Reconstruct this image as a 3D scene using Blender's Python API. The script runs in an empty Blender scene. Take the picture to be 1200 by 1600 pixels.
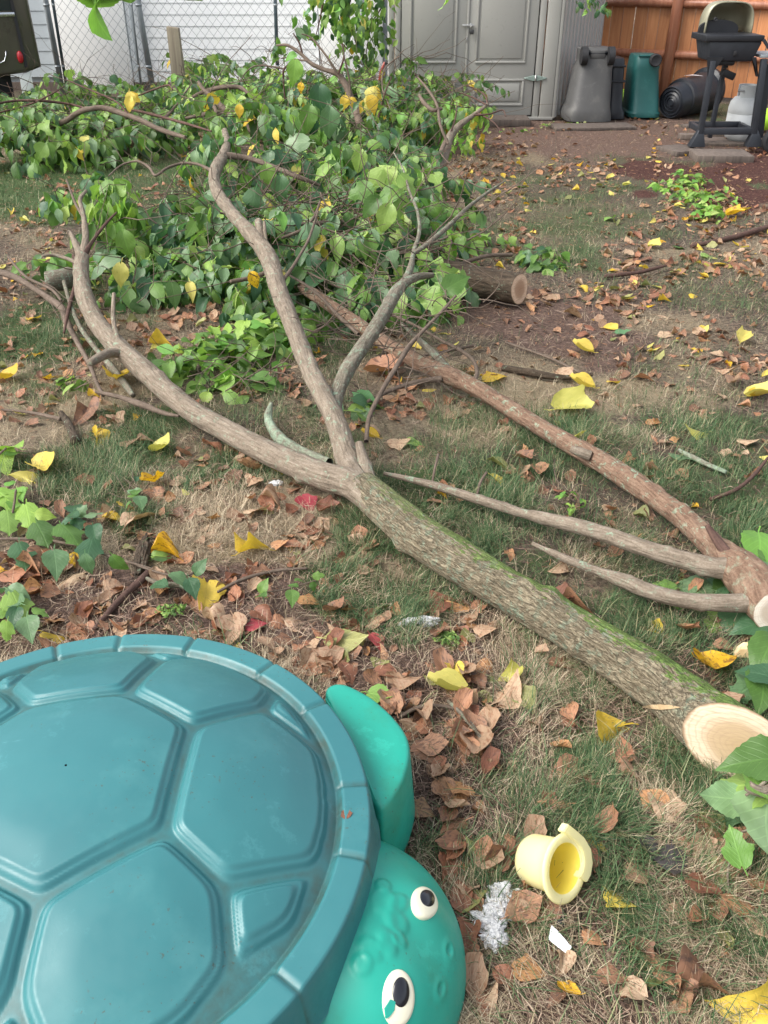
import bpy, bmesh, math, random
import numpy as np
from mathutils import Vector, Matrix

random.seed(11)
RNG = np.random.default_rng(11)
PI = math.pi
scene = bpy.context.scene
COL = scene.collection

# ------------------------------------------------------------------ camera
FPX, PITCH, CAMH = 1380.0, math.radians(32.23), 1.5
cam_d = bpy.data.cameras.new('camera')
cam = bpy.data.objects.new('camera', cam_d)
COL.objects.link(cam)
cam.location = (0, 0, CAMH)
cam.rotation_euler = (math.radians(90) - PITCH, 0, 0)
cam_d.sensor_fit = 'VERTICAL'
cam_d.sensor_height = 24
cam_d.lens = 12 / (800 / FPX)
cam_d.clip_start = 0.05
cam_d.clip_end = 600
scene.camera = cam

# ------------------------------------------------------------------ sky and sun (bright overcast)
SUN_EL, SUN_AZ = 48.0, -112.0      # degrees; azimuth from +Y towards +X
world = bpy.data.worlds.new('World')
scene.world = world
world.use_nodes = True
wn, wl = world.node_tree.nodes, world.node_tree.links
wn.clear()
sky = wn.new('ShaderNodeTexSky')
sky.sky_type = 'NISHITA'
sky.sun_disc = False
sky.sun_elevation = math.radians(SUN_EL)
sky.sun_rotation = math.radians(SUN_AZ)
sky.air_density = 1.0
sky.dust_density = 4.0
sky.ozone_density = 1.0
hsv = wn.new('ShaderNodeHueSaturation')
hsv.inputs['Saturation'].default_value = 0.38
bg = wn.new('ShaderNodeBackground')
bg.inputs['Strength'].default_value = 0.15
wo = wn.new('ShaderNodeOutputWorld')
wl.new(sky.outputs[0], hsv.inputs['Color'])
wl.new(hsv.outputs[0], bg.inputs['Color'])
wl.new(bg.outputs[0], wo.inputs['Surface'])
sun_d = bpy.data.lights.new('sun', 'SUN')
sun_d.energy = 1.25
sun_d.angle = math.radians(40)
sun_d.color = (1.0, 0.95, 0.88)
sun = bpy.data.objects.new('sun', sun_d)
COL.objects.link(sun)
_e, _a = math.radians(SUN_EL), math.radians(SUN_AZ)
sun_dir = Vector((math.sin(_a) * math.cos(_e), math.cos(_a) * math.cos(_e), math.sin(_e)))
sun.rotation_euler = sun_dir.to_track_quat('Z', 'Y').to_euler()
sun.location = sun_dir * 30
scene.view_settings.view_transform = 'Standard'
scene.view_settings.look = 'None'
scene.view_settings.gamma = 1
scene.view_settings.use_curve_mapping = False
scene.view_settings.exposure = 1.22
scene.render.film_transparent = False
scene.cycles.max_bounces = 8
scene.cycles.transparent_max_bounces = 8

# ------------------------------------------------------------------ survey helpers
_c, _s = math.cos(PITCH), math.sin(PITCH)
def at(u, v, z=0.0):
    """surveyed point: photo position and height above the lawn -> metres"""
    x = (u - 600) / FPX; y = -(v - 800) / FPX
    dy = _c + y * _s; dz = -_s + y * _c
    t = (z - CAMH) / dz
    return Vector((x * t, dy * t, z))
def atY(u, v, Y):
    """surveyed point: photo position and distance from the standpoint"""
    x = (u - 600) / FPX; y = -(v - 800) / FPX
    dy = _c + y * _s; dz = -_s + y * _c
    t = Y / dy
    return Vector((x * t, Y, CAMH + dz * t))
def scl(p):
    """photo pixels per metre at a point"""
    return FPX / (p[1] * _c - (p[2] - CAMH) * _s)

# ------------------------------------------------------------------ vector noise
def _hash(ix, iy, iz, seed):
    h = (ix.astype(np.int64) * 374761393 + iy.astype(np.int64) * 668265263 + iz.astype(np.int64) * 2147483647 + seed * 974711) & 0xffffffff
    h = ((h ^ (h >> 13)) * 1274126177) & 0xffffffff
    h = ((h ^ (h >> 16)) * 2246822519) & 0xffffffff
    return ((h ^ (h >> 15)) & 0xffffff) / float(0xffffff)
def vnoise(P, seed=0):
    P = np.asarray(P, float)
    if P.shape[1] == 2: P = np.c_[P, np.zeros(len(P))]
    I = np.floor(P); f = P - I; f = f * f * (3 - 2 * f); I = I.astype(np.int64)
    r = 0
    for a in (0, 1):
        for b in (0, 1):
            for c in (0, 1):
                w = (f[:, 0] if a else 1 - f[:, 0]) * (f[:, 1] if b else 1 - f[:, 1]) * (f[:, 2] if c else 1 - f[:, 2])
                r = r + w * _hash(I[:, 0] + a, I[:, 1] + b, I[:, 2] + c, seed)
    return r
def fbm(P, octs=4, seed=0):
    P = np.asarray(P, float); r = 0; a = .5; t = 0
    for k in range(octs):
        r = r + a * vnoise(P * (2 ** k), seed + k); t += a; a *= .5
    return r / t

# ------------------------------------------------------------------ mesh helpers
def link(o, parent=None):
    COL.objects.link(o)
    if parent is not None: o.parent = parent
    return o
def nmesh(name, V, faces, uv=None, rnd=None, attrs=None, smooth=True):
    """V (n,3); faces: list of int arrays (m,k); uv/rnd per vertex"""
    me = bpy.data.meshes.new(name)
    V = np.asarray(V, np.float32)
    me.vertices.add(len(V)); me.vertices.foreach_set('co', V.ravel())
    fl = [np.asarray(f, np.int32) for f in faces if len(f)]
    loops = np.concatenate([f.ravel() for f in fl])
    tot = np.concatenate([np.full(len(f), f.shape[1], np.int32) for f in fl])
    start = np.concatenate([[0], np.cumsum(tot)[:-1]]).astype(np.int32)
    me.loops.add(len(loops)); me.loops.foreach_set('vertex_index', loops)
    me.polygons.add(len(tot)); me.polygons.foreach_set('loop_start', start); me.polygons.foreach_set('loop_total', tot)
    me.polygons.foreach_set('use_smooth', np.full(len(tot), smooth))
    if uv is not None:
        l = me.uv_layers.new(name='UVMap')
        l.data.foreach_set('uv', np.asarray(uv, np.float32)[loops].ravel())
    if rnd is not None:
        a = me.attributes.new('rnd', 'FLOAT', 'POINT'); a.data.foreach_set('value', np.asarray(rnd, np.float32))
    for k, v in (attrs or {}).items():
        a = me.attributes.new(k, 'FLOAT', 'POINT'); a.data.foreach_set('value', np.asarray(v, np.float32))
    me.update(calc_edges=True)
    me.validate()
    return me
def obj(name, me, m=None, parent=None, loc=None):
    if m is not None and not me.materials: me.materials.append(m)
    o = bpy.data.objects.new(name, me); link(o, parent)
    if loc is not None: o.location = loc
    return o
def empty(name, loc=(0, 0, 0), rz=0):
    o = bpy.data.objects.new(name, None); COL.objects.link(o)
    o.location = loc; o.rotation_euler = (0, 0, rz); o.empty_display_size = .05
    return o
def tag(o, label=None, cat=None, group=None, kind=None):
    if label: o['label'] = label
    if cat: o['category'] = cat
    if group: o['group'] = group
    if kind: o['kind'] = kind
    return o
class MB:
    """collects simple solids into one mesh"""
    def __init__(s): s.V = []; s.F = {}; s.n = 0
    def add(s, V, F):
        s.V.append(np.asarray(V, float))
        for f in F:
            f = np.asarray(f); s.F.setdefault(f.shape[1], []).append(f + s.n)
        s.n += len(V); return s
    def box(s, lo, hi, rot=None, piv=None):
        x0, y0, z0 = lo; x1, y1, z1 = hi
        V = np.array([(x0, y0, z0), (x1, y0, z0), (x1, y1, z0), (x0, y1, z0), (x0, y0, z1), (x1, y0, z1), (x1, y1, z1), (x0, y1, z1)], float)
        if rot is not None:
            M = np.array(rot); p = np.array(piv if piv is not None else (0, 0, 0)); V = (V - p) @ M.T + p
        return s.add(V, [[(0, 3, 2, 1), (4, 5, 6, 7), (0, 1, 5, 4), (1, 2, 6, 5), (2, 3, 7, 6), (3, 0, 4, 7)]])
    def hexa(s, P8):
        return s.add(np.array([tuple(p) for p in P8]), [[(0, 3, 2, 1), (4, 5, 6, 7), (0, 1, 5, 4), (1, 2, 6, 5), (2, 3, 7, 6), (3, 0, 4, 7)]])
    def bar(s, a, b, w, h=None):
        """box bar from a to b with square section"""
        h = h or w; a = Vector(a); b = Vector(b); d = (b - a).normalized()
        up = Vector((0, 0, 1)) if abs(d.z) < .9 else Vector((0, 1, 0))
        sx = d.cross(up).normalized(); sy = sx.cross(d)
        P = [a + sx * i * w / 2 + sy * j * h / 2 for i, j in ((-1, -1), (1, -1), (1, 1), (-1, 1))] + [b + sx * i * w / 2 + sy * j * h / 2 for i, j in ((-1, -1), (1, -1), (1, 1), (-1, 1))]
        return s.hexa(P)
    def tube(s, pts, rad, n=8, cap=True):
        V, F, uv, C = tube_arrays([Vector(p) for p in pts], rad, n, None)
        s.add(V, F)
        return s
    def mesh(s, name, smooth=False, bevel=0, seg=2):
        me = nmesh(name, np.concatenate(s.V), [np.concatenate(f) for f in s.F.values()], smooth=smooth)
        if bevel:
            bm = bmesh.new(); bm.from_mesh(me)
            ed = [e for e in bm.edges if len(e.link_faces) == 2 and e.calc_face_angle(0) > .5]
            bmesh.ops.bevel(bm, geom=ed, offset=bevel, segments=seg, profile=.5, affect='EDGES', clamp_overlap=True)
            for f in bm.faces: f.smooth = True
            bm.to_mesh(me); bm.free()
            sharp(me)
        return me
def sharp(me, ang=40):
    try: me.set_sharp_from_angle(angle=math.radians(ang))
    except Exception: pass

def tube_arrays(pts, rad, n=10, step=None, seed=0, bump=0.0, bscale=(30, 8), cap0=True, cap1=True, knots=0):
    """smooth tapered tube through pts; returns V, faces, uv"""
    P = np.array([tuple(p) for p in pts], float); R = np.array(rad if hasattr(rad, '__len__') else [rad] * len(pts), float)
    if step:
        Q = []; RR = []
        m = len(P)
        for i in range(m - 1):
            p0 = P[max(i - 1, 0)]; p1 = P[i]; p2 = P[i + 1]; p3 = P[min(i + 2, m - 1)]
            k = max(1, int(np.linalg.norm(p2 - p1) / step))
            for j in range(k):
                t = j / k
                Q.append(.5 * ((2 * p1) + (-p0 + p2) * t + (2 * p0 - 5 * p1 + 4 * p2 - p3) * t * t + (-p0 + 3 * p1 - 3 * p2 + p3) * t ** 3))
                tt = t * t * (3 - 2 * t); RR.append(R[i] * (1 - tt) + R[i + 1] * tt)
        Q.append(P[-1]); RR.append(R[-1]); P = np.array(Q); R = np.array(RR)
    m = len(P)
    T = np.gradient(P, axis=0); T /= np.linalg.norm(T, axis=1)[:, None] + 1e-9
    up = np.array((0, 0, 1.)) if abs(T[0, 2]) < .9 else np.array((0, 1., 0))
    X = np.cross(up, T[0]); X /= np.linalg.norm(X); Xs = [X]
    for i in range(1, m):
        X = X - T[i] * X.dot(T[i]); X /= np.linalg.norm(X) + 1e-9; Xs.append(X)
    Xs = np.array(Xs); Ys = np.cross(T, Xs)
    L = np.concatenate([[0], np.cumsum(np.linalg.norm(np.diff(P, axis=0), axis=1))])
    A = np.arange(n) / n * 2 * PI
    ca, sa = np.cos(A), np.sin(A)
    Rm = np.repeat(R[:, None], n, 1)
    if bump or knots:
        aa = np.tile(A, m); ll = np.repeat(L, n); rr = np.repeat(R, n)
        rm = R.mean()
        q = np.c_[np.cos(aa) * rm * bscale[0], np.sin(aa) * rm * bscale[0], ll * bscale[1]]
        if bump:
            f = 1 - np.abs(2 * fbm(q, 3, seed) - 1)
            big = fbm(np.c_[np.cos(aa), np.sin(aa), ll * 5], 2, seed + 9) - .5
            Rm = Rm + (rr * bump * (f - .6) * 2 + rr * .22 * big).reshape(m, n)
        if knots:
            rg = np.random.default_rng(seed + 5)
            for k in range(knots):
                l0 = rg.uniform(0, L[-1]); a0 = rg.uniform(0, 2 * PI); s_ = rg.uniform(.8, 1.6)
                dd = ((np.angle(np.exp(1j * (aa - a0))) * rm) ** 2 + (ll - l0) ** 2) / (rm * .45 * s_) ** 2
                Rm = Rm + (rr * .22 * np.exp(-dd)).reshape(m, n)
    V = P[:, None, :] + Rm[..., None] * (ca[None, :, None] * Xs[:, None, :] + sa[None, :, None] * Ys[:, None, :])
    V = V.reshape(-1, 3)
    i = np.arange(m - 1)[:, None] * n; j = np.arange(n)[None, :]; j2 = (j + 1) % n
    F = np.stack([i + j, i + j2, i + n + j2, i + n + j], -1).reshape(-1, 4)
    uv = np.c_[np.tile(np.abs(A / PI - 1) * R.mean() * PI, m), np.repeat(L, n)]
    faces = [F]
    base = len(V)
    caps = []
    if cap0:
        V = np.vstack([V, P[0]]); uv = np.vstack([uv, (0, 0)]); c = len(V) - 1
        caps.append(np.stack([np.full(n, c), (np.arange(n) + 1) % n, np.arange(n)], -1))
    if cap1:
        V = np.vstack([V, P[-1]]); uv = np.vstack([uv, (0, L[-1])]); c = len(V) - 1; o = (m - 1) * n
        caps.append(np.stack([np.full(n, c), o + np.arange(n), o + (np.arange(n) + 1) % n], -1))
    if caps: faces.append(np.concatenate(caps))
    return V, faces, uv, (P, R, T)
def loft(rings, closed_top=True, closed_bot=True):
    """rings: list of (n,3) arrays with the same n"""
    n = len(rings[0]); V = np.concatenate(rings); m = len(rings)
    i = np.arange(m - 1)[:, None] * n; j = np.arange(n)[None, :]; j2 = (j + 1) % n
    F = [np.stack([i + j, i + j2, i + n + j2, i + n + j], -1).reshape(-1, 4)]
    T = []
    if closed_top:
        V = np.vstack([V, rings[-1].mean(0)]); c = len(V) - 1; o = (m - 1) * n
        T.append(np.stack([np.full(n, c), o + np.arange(n), o + (np.arange(n) + 1) % n], -1))
    if closed_bot:
        V = np.vstack([V, rings[0].mean(0)]); c = len(V) - 1
        T.append(np.stack([np.full(n, c), (np.arange(n) + 1) % n, np.arange(n)], -1))
    if T: F.append(np.concatenate(T))
    return V, F

# ------------------------------------------------------------------ materials
def newmat(name):
    m = bpy.data.materials.new(name); m.use_nodes = True
    nt = m.node_tree; nt.nodes.clear()
    out = nt.nodes.new('ShaderNodeOutputMaterial'); b = nt.nodes.new('ShaderNodeBsdfPrincipled')
    nt.links.new(b.outputs[0], out.inputs['Surface'])
    return m, nt, b, out
def N(nt, t, **kw):
    n = nt.nodes.new(t)
    for k, v in kw.items():
        if k in n.inputs: n.inputs[k].default_value = v
        else: setattr(n, k, v)
    return n
def noise(nt, vec, scale, detail=4, rough=.55, dist=0.0):
    n = N(nt, 'ShaderNodeTexNoise', Scale=scale, Detail=detail, Roughness=rough, Distortion=dist)
    if vec is not None: nt.links.new(vec, n.inputs['Vector'])
    return n.outputs['Fac']
def ramp(nt, fac, stops, interp='LINEAR'):
    r = nt.nodes.new('ShaderNodeValToRGB'); e = r.color_ramp.elements; r.color_ramp.interpolation = interp
    while len(e) > 1: e.remove(e[-1])
    for i, (p, c) in enumerate(stops):
        x = e[0] if i == 0 else e.new(p)
        x.position = p; x.color = (c, c, c, 1) if not hasattr(c, '__len__') else (*c, 1)
    nt.links.new(fac, r.inputs[0]); return r.outputs[0]
def mixc(nt, f, a, b, mode='MIX'):
    n = nt.nodes.new('ShaderNodeMix'); n.data_type = 'RGBA'; n.blend_type = mode
    for s, i in ((f, 0), (a, 6), (b, 7)):
        if hasattr(s, 'links'): nt.links.new(s, n.inputs[i])
        else: n.inputs[i].default_value = s if not hasattr(s, '__len__') else (*s[:3], 1)
    return n.outputs[2]
def math_(nt, op, a, b=None, clamp=False):
    n = nt.nodes.new('ShaderNodeMath'); n.operation = op; n.use_clamp = clamp
    for s, i in ((a, 0), (b, 1)):
        if s is None: continue
        if hasattr(s, 'links'): nt.links.new(s, n.inputs[i])
        else: n.inputs[i].default_value = s
    return n.outputs[0]
def bump(nt, b, h, strength=.4, dist=.01):
    n = N(nt, 'ShaderNodeBump', Strength=strength, Distance=dist)
    nt.links.new(h, n.inputs['Height']); nt.links.new(n.outputs[0], b.inputs['Normal'])
def coords(nt, which='Object'):
    return nt.nodes.new('ShaderNodeTexCoord').outputs[which]
def mapping(nt, vec, scale):
    m = N(nt, 'ShaderNodeMapping'); m.inputs['Scale'].default_value = scale
    nt.links.new(vec, m.inputs['Vector']); return m.outputs[0]
def rndval(nt):
    a = nt.nodes.new('ShaderNodeAttribute'); a.attribute_name = 'rnd'
    o = nt.nodes.new('ShaderNodeObjectInfo')
    return math_(nt, 'FRACT', math_(nt, 'ADD', a.outputs['Fac'], o.outputs['Random']))
def plain(name, col, rough=.6, var=.12, scale=8, metal=0, bmp=0, bscale=60, spec=.5, coat=0):
    m, nt, b, _ = newmat(name)
    v = coords(nt); f = noise(nt, v, scale, 5, .6)
    c = mixc(nt, f, tuple(x * (1 - var) for x in col), tuple(min(1, x * (1 + var)) for x in col))
    f2 = noise(nt, v, scale * 7, 3, .7)
    c = mixc(nt, ramp(nt, f2, [(.62, 0.), (.75, .35)]), c, tuple(x * .62 for x in col))
    nt.links.new(c, b.inputs['Base Color'])
    nt.links.new(ramp(nt, f, [(.3, max(0, rough - .1)), (.7, min(1, rough + .1))]), b.inputs['Roughness'])
    b.inputs['Metallic'].default_value = metal; b.inputs['Specular IOR Level'].default_value = spec
    if coat: b.inputs['Coat Weight'].default_value = coat
    if bmp: bump(nt, b, noise(nt, v, bscale, 4, .6), bmp, .003)
    return m
def leafmat(name, stops, back=1.25, trans=.3, spots=None, rough=.5, veins=.35, vein_mul=1.7, spec=.4):
    m, nt, b, out = newmat(name)
    r = rndval(nt)
    base = ramp(nt, r, stops)
    uv = coords(nt, 'UV'); obc = coords(nt)
    nz = noise(nt, mapping(nt, uv, (3, 3, 3)), 1.6, 4, .6)
    base = mixc(nt, ramp(nt, nz, [(.3, 0.), (.75, .6)]), base, mixc(nt, 1.0, base, (.72, .78, .70), 'MULTIPLY'))
    if spots:
        sp = noise(nt, N(nt, 'ShaderNodeVectorMath', operation='ADD').outputs[0], 5, 3, .6)
        va = nt.nodes.new('ShaderNodeVectorMath'); va.operation = 'ADD'
        nt.links.new(mapping(nt, uv, (1, 1, 1)), va.inputs[0])
        cb = nt.nodes.new('ShaderNodeCombineXYZ'); nt.links.new(math_(nt, 'MULTIPLY', r, 37.0), cb.inputs[0]); nt.links.new(cb.outputs[0], va.inputs[1])
        sp = noise(nt, va.outputs[0], 4.5, 4, .65)
        base = mixc(nt, ramp(nt, sp, [(spots[1], 0.), (spots[1] + .12, .85)]), base, spots[0])
    sx = nt.nodes.new('ShaderNodeSeparateXYZ'); nt.links.new(uv, sx.inputs[0])
    au = math_(nt, 'ABSOLUTE', sx.outputs[0])
    mid = ramp(nt, au, [(0.0, 1.), (.035, .9), (.06, 0.)])
    lat = math_(nt, 'FRACT', math_(nt, 'SUBTRACT', math_(nt, 'MULTIPLY', sx.outputs[1], 7.0), math_(nt, 'MULTIPLY', au, 3.2)))
    lat = ramp(nt, math_(nt, 'ABSOLUTE', math_(nt, 'SUBTRACT', lat, .5)), [(0.0, 1.), (.06, .6), (.11, 0.)])
    vn = math_(nt, 'MAXIMUM', mid, math_(nt, 'MULTIPLY', lat, .7))
    base = mixc(nt, math_(nt, 'MULTIPLY', vn, veins), base, mixc(nt, 1.0, base, (vein_mul, vein_mul, vein_mul * .95), 'MULTIPLY'))
    g = nt.nodes.new('ShaderNodeNewGeometry')
    base = mixc(nt, g.outputs['Backfacing'], base, mixc(nt, 1.0, base, (back, back * 1.0, back * .98), 'MULTIPLY'))
    nt.links.new(base, b.inputs['Base Color'])
    b.inputs['Roughness'].default_value = rough; b.inputs['Specular IOR Level'].default_value = spec
    bump(nt, b, math_(nt, 'ADD', math_(nt, 'MULTIPLY', vn, -.6), nz), .5, .002)
    tr = nt.nodes.new('ShaderNodeBsdfTranslucent'); nt.links.new(mixc(nt, 1.0, base, (1.25, 1.3, .8), 'MULTIPLY'), tr.inputs['Color'])
    ms = nt.nodes.new('ShaderNodeMixShader'); ms.inputs[0].default_value = trans
    nt.links.new(b.outputs[0], ms.inputs[1]); nt.links.new(tr.outputs[0], ms.inputs[2]); nt.links.new(ms.outputs[0], out.inputs['Surface'])
    return m
def barkmat(name, stops, moss=0.0, lichen=0.0, ridge=(90, 22), bstr=.8, fine=1.0):
    m, nt, b, _ = newmat(name)
    uv = coords(nt, 'UV'); ob = coords(nt)
    ru = mapping(nt, uv, (ridge[0], ridge[1], 1))
    n1 = noise(nt, ru, 1.0, 6, .65, .4)
    n2 = noise(nt, ob, 14, 4, .6)
    n3 = noise(nt, ob, 160 * fine, 4, .7)
    col = ramp(nt, math_(nt, 'ADD', math_(nt, 'MULTIPLY', n1, .7), math_(nt, 'MULTIPLY', n2, .3)), stops)
    col = mixc(nt, ramp(nt, n3, [(.35, .5), (.6, 0.)]), col, mixc(nt, 1.0, col, (.45, .42, .4), 'MULTIPLY'))
    if lichen:
        l1 = noise(nt, ob, 42, 5, .7, .3); l2 = noise(nt, ob, 4.5, 2, .5)
        lf = math_(nt, 'MULTIPLY', ramp(nt, l1, [(.60 - lichen * .16, 0.), (.66 - lichen * .16, 1.)]), ramp(nt, l2, [(.35, .25), (.6, 1.)]))
        lc = ramp(nt, noise(nt, ob, 70, 3, .6), [(.3, (.16, .22, .15)), (.6, (.27, .36, .26)), (.8, (.36, .44, .33))])
        col = mixc(nt, math_(nt, 'MULTIPLY', lf, .8), col, lc)
    if moss:
        g = nt.nodes.new('ShaderNodeNewGeometry'); sx = nt.nodes.new('ShaderNodeSeparateXYZ'); nt.links.new(g.outputs['Normal'], sx.inputs[0])
        side = math_(nt, 'ADD', math_(nt, 'MULTIPLY', math_(nt, 'ADD', sx.outputs[0], sx.outputs[1]), .52), math_(nt, 'MULTIPLY', sx.outputs[2], .45))
        mf = math_(nt, 'ADD', side, math_(nt, 'MULTIPLY', math_(nt, 'SUBTRACT', noise(nt, ob, 34, 5, .8), .5), 2.6))
        at_ = nt.nodes.new('ShaderNodeAttribute'); at_.attribute_name = 'moss'
        mf = math_(nt, 'MULTIPLY', ramp(nt, mf, [(.30, 0.), (.48, .9)]), at_.outputs['Fac'])
        mc = ramp(nt, noise(nt, ob, 120, 4, .7), [(.3, (.06, .12, .02)), (.55, (.15, .27, .045)), (.8, (.27, .40, .09))])
        col = mixc(nt, mf, col, mc)
    cr_ = noise(nt, mapping(nt, uv, (ridge[0] * .42, ridge[1] * .30, 1)), 1.0, 3, .6, .8)
    cr_ = ramp(nt, math_(nt, 'ABSOLUTE', math_(nt, 'SUBTRACT', cr_, .5)), [(0., 1.), (.035, .5), (.08, 0.)])
    col = mixc(nt, math_(nt, 'MULTIPLY', cr_, .5 if moss else .3), col, mixc(nt, 1.0, col, (.30, .27, .24), 'MULTIPLY'))
    nt.links.new(col, b.inputs['Base Color'])
    b.inputs['Roughness'].default_value = .85; b.inputs['Specular IOR Level'].default_value = .25
    h = math_(nt, 'SUBTRACT', math_(nt, 'ADD', n1, math_(nt, 'MULTIPLY', n3, .4)), math_(nt, 'MULTIPLY', cr_, .5))
    bump(nt, b, h, bstr, .012 if moss else .006)
    return m
def plastic(name, col, dark, rough=.38, scuff=.25, worn=None):
    m, nt, b, _ = newmat(name)
    v = coords(nt)
    f = noise(nt, v, 3.0, 4, .55); g = noise(nt, v, 45, 4, .7)
    c = mixc(nt, ramp(nt, f, [(.3, 0.), (.7, 1.)]), dark, col)
    if worn:
        c = mixc(nt, ramp(nt, noise(nt, v, 6.5, 5, .65), [(.55, 0.), (.72, .55)]), c, worn)
    sp = noise(nt, v, 150, 2, .5); sp2 = noise(nt, v, 7, 2, .5)
    c = mixc(nt, math_(nt, 'MULTIPLY', ramp(nt, sp, [(.66, 0.), (.72, .75)]), ramp(nt, sp2, [(.5, 0.), (.6, 1.)])), c, (.06, .07, .05))
    sc = noise(nt, mapping(nt, v, (8, 120, 20)), 1.0, 3, .6, 1.2)
    c = mixc(nt, ramp(nt, sc, [(.74, 0.), (.78, scuff)]), c, tuple(min(1, x * 1.8 + .1) for x in col))
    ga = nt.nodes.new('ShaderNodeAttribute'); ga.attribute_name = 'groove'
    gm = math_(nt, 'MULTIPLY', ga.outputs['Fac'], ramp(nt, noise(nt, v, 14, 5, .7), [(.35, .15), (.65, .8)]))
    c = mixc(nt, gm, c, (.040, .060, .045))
    st_ = noise(nt, v, 11, 6, .75)
    c = mixc(nt, ramp(nt, st_, [(.60, 0.), (.66, .22), (.70, 0.)]), c, tuple(x * 1.5 + .03 for x in col))
    nt.links.new(c, b.inputs['Base Color'])
    nt.links.new(ramp(nt, g, [(.3, rough - .06), (.7, rough + .1)]), b.inputs['Roughness'])
    b.inputs['Specular IOR Level'].default_value = .5
    bump(nt, b, noise(nt, v, 500, 2, .5), .12, .0006)
    return m

M = {}
GREEN = [(0, (.055, .115, .028)), (.3, (.10, .20, .045)), (.6, (.165, .285, .065)), (.85, (.24, .37, .09)), (1, (.34, .44, .13))]
COOL = [(0, (.035, .095, .045)), (.35, (.07, .15, .07)), (.7, (.12, .215, .10)), (1, (.20, .29, .16))]
M['leaf_green'] = leafmat('leaf_green', GREEN, back=1.45, rough=.42)
M['leaf_cool'] = leafmat('leaf_cool', COOL, back=1.6, rough=.35)
M['leaf_lime'] = leafmat('leaf_lime', [(0, (.12, .29, .05)), (.5, (.19, .37, .07)), (1, (.30, .42, .08))], back=1.2)
M['leaf_yellow'] = leafmat('leaf_yellow', [(0, (.58, .38, .04)), (.4, (.68, .50, .08)), (.7, (.64, .54, .15)), (1, (.50, .47, .12))], back=1.0, spots=((.20, .09, .03), .62), rough=.5, vein_mul=1.25)
M['leaf_gold'] = leafmat('leaf_gold', [(0, (.66, .36, .02)), (1, (.78, .50, .03))], back=1.0, spots=((.14, .05, .02), .5), rough=.5, vein_mul=1.25)
M['leaf_rust'] = leafmat('leaf_rust', [(0, (.19, .075, .045)), (.4, (.30, .13, .075)), (.75, (.40, .20, .115)), (1, (.46, .24, .10))], back=1.15, spots=((.10, .04, .025), .52), trans=.15, rough=.55, vein_mul=.55, veins=.5)
M['leaf_brown'] = leafmat('leaf_brown', [(0, (.12, .06, .035)), (.4, (.22, .11, .065)), (.8, (.32, .17, .10)), (1, (.26, .15, .08))], back=1.3, spots=((.07, .04, .03), .50), trans=.12, rough=.6, vein_mul=1.8, veins=.5)
M['leaf_tan'] = leafmat('leaf_tan', [(0, (.29, .18, .115)), (.5, (.38, .25, .165)), (1, (.48, .34, .23))], back=1.1, spots=((.22, .11, .06), .50), trans=.15, rough=.6, vein_mul=.6, veins=.5)
M['leaf_olive'] = leafmat('leaf_olive', [(0, (.16, .17, .06)), (1, (.30, .29, .11))], back=1.1, spots=((.10, .07, .03), .58), trans=.15, rough=.5)
M['leaf_red'] = leafmat('leaf_red', [(0, (.30, .04, .06)), (1, (.40, .09, .07))], back=1.1, trans=.2)
M['leaf_dark'] = leafmat('leaf_dark', [(0, (.03, .028, .03)), (1, (.06, .05, .05))], back=1.1, trans=.05, rough=.3)
M['bark_trunk'] = barkmat('bark_trunk', [(.30, (.07, .05, .03)), (.40, (.19, .155, .10)), (.53, (.33, .28, .19)), (.72, (.46, .40, .28))], moss=1, lichen=.46, ridge=(230, 55), bstr=1.0)
M['bark_smooth'] = barkmat('bark_smooth', [(.28, (.085, .068, .05)), (.45, (.20, .162, .122)), (.7, (.31, .262, .205))], moss=0, lichen=.18, ridge=(120, 18), bstr=.5)
M['bark_red'] = barkmat('bark_red', [(.28, (.075, .045, .03)), (.45, (.185, .115, .078)), (.7, (.29, .205, .145))], moss=0, lichen=.28, ridge=(130, 24), bstr=.6)
M['bark_grey'] = barkmat('bark_grey', [(.25, (.085, .072, .05)), (.5, (.18, .158, .12)), (.75, (.27, .245, .195))], moss=0, lichen=.45, ridge=(130, 30), bstr=.6)
M['bark_lichen'] = barkmat('bark_lichen', [(.25, (.13, .12, .09)), (.7, (.28, .28, .21))], lichen=.95, ridge=(120, 30), bstr=.6)
M['bark_dark'] = barkmat('bark_dark', [(.25, (.025, .02, .015)), (.5, (.07, .052, .035)), (.75, (.15, .11, .08))], lichen=.02, ridge=(70, 20), bstr=1.0)
M['twig'] = barkmat('twig', [(.2, (.075, .055, .04)), (.6, (.175, .135, .105)), (.9, (.27, .22, .175))], ridge=(60, 20), bstr=.3)
M['twig_dark'] = barkmat('twig_dark', [(.2, (.05, .03, .025)), (.6, (.12, .07, .055)), (.9, (.19, .12, .09))], ridge=(60, 20), bstr=.3)

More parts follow.
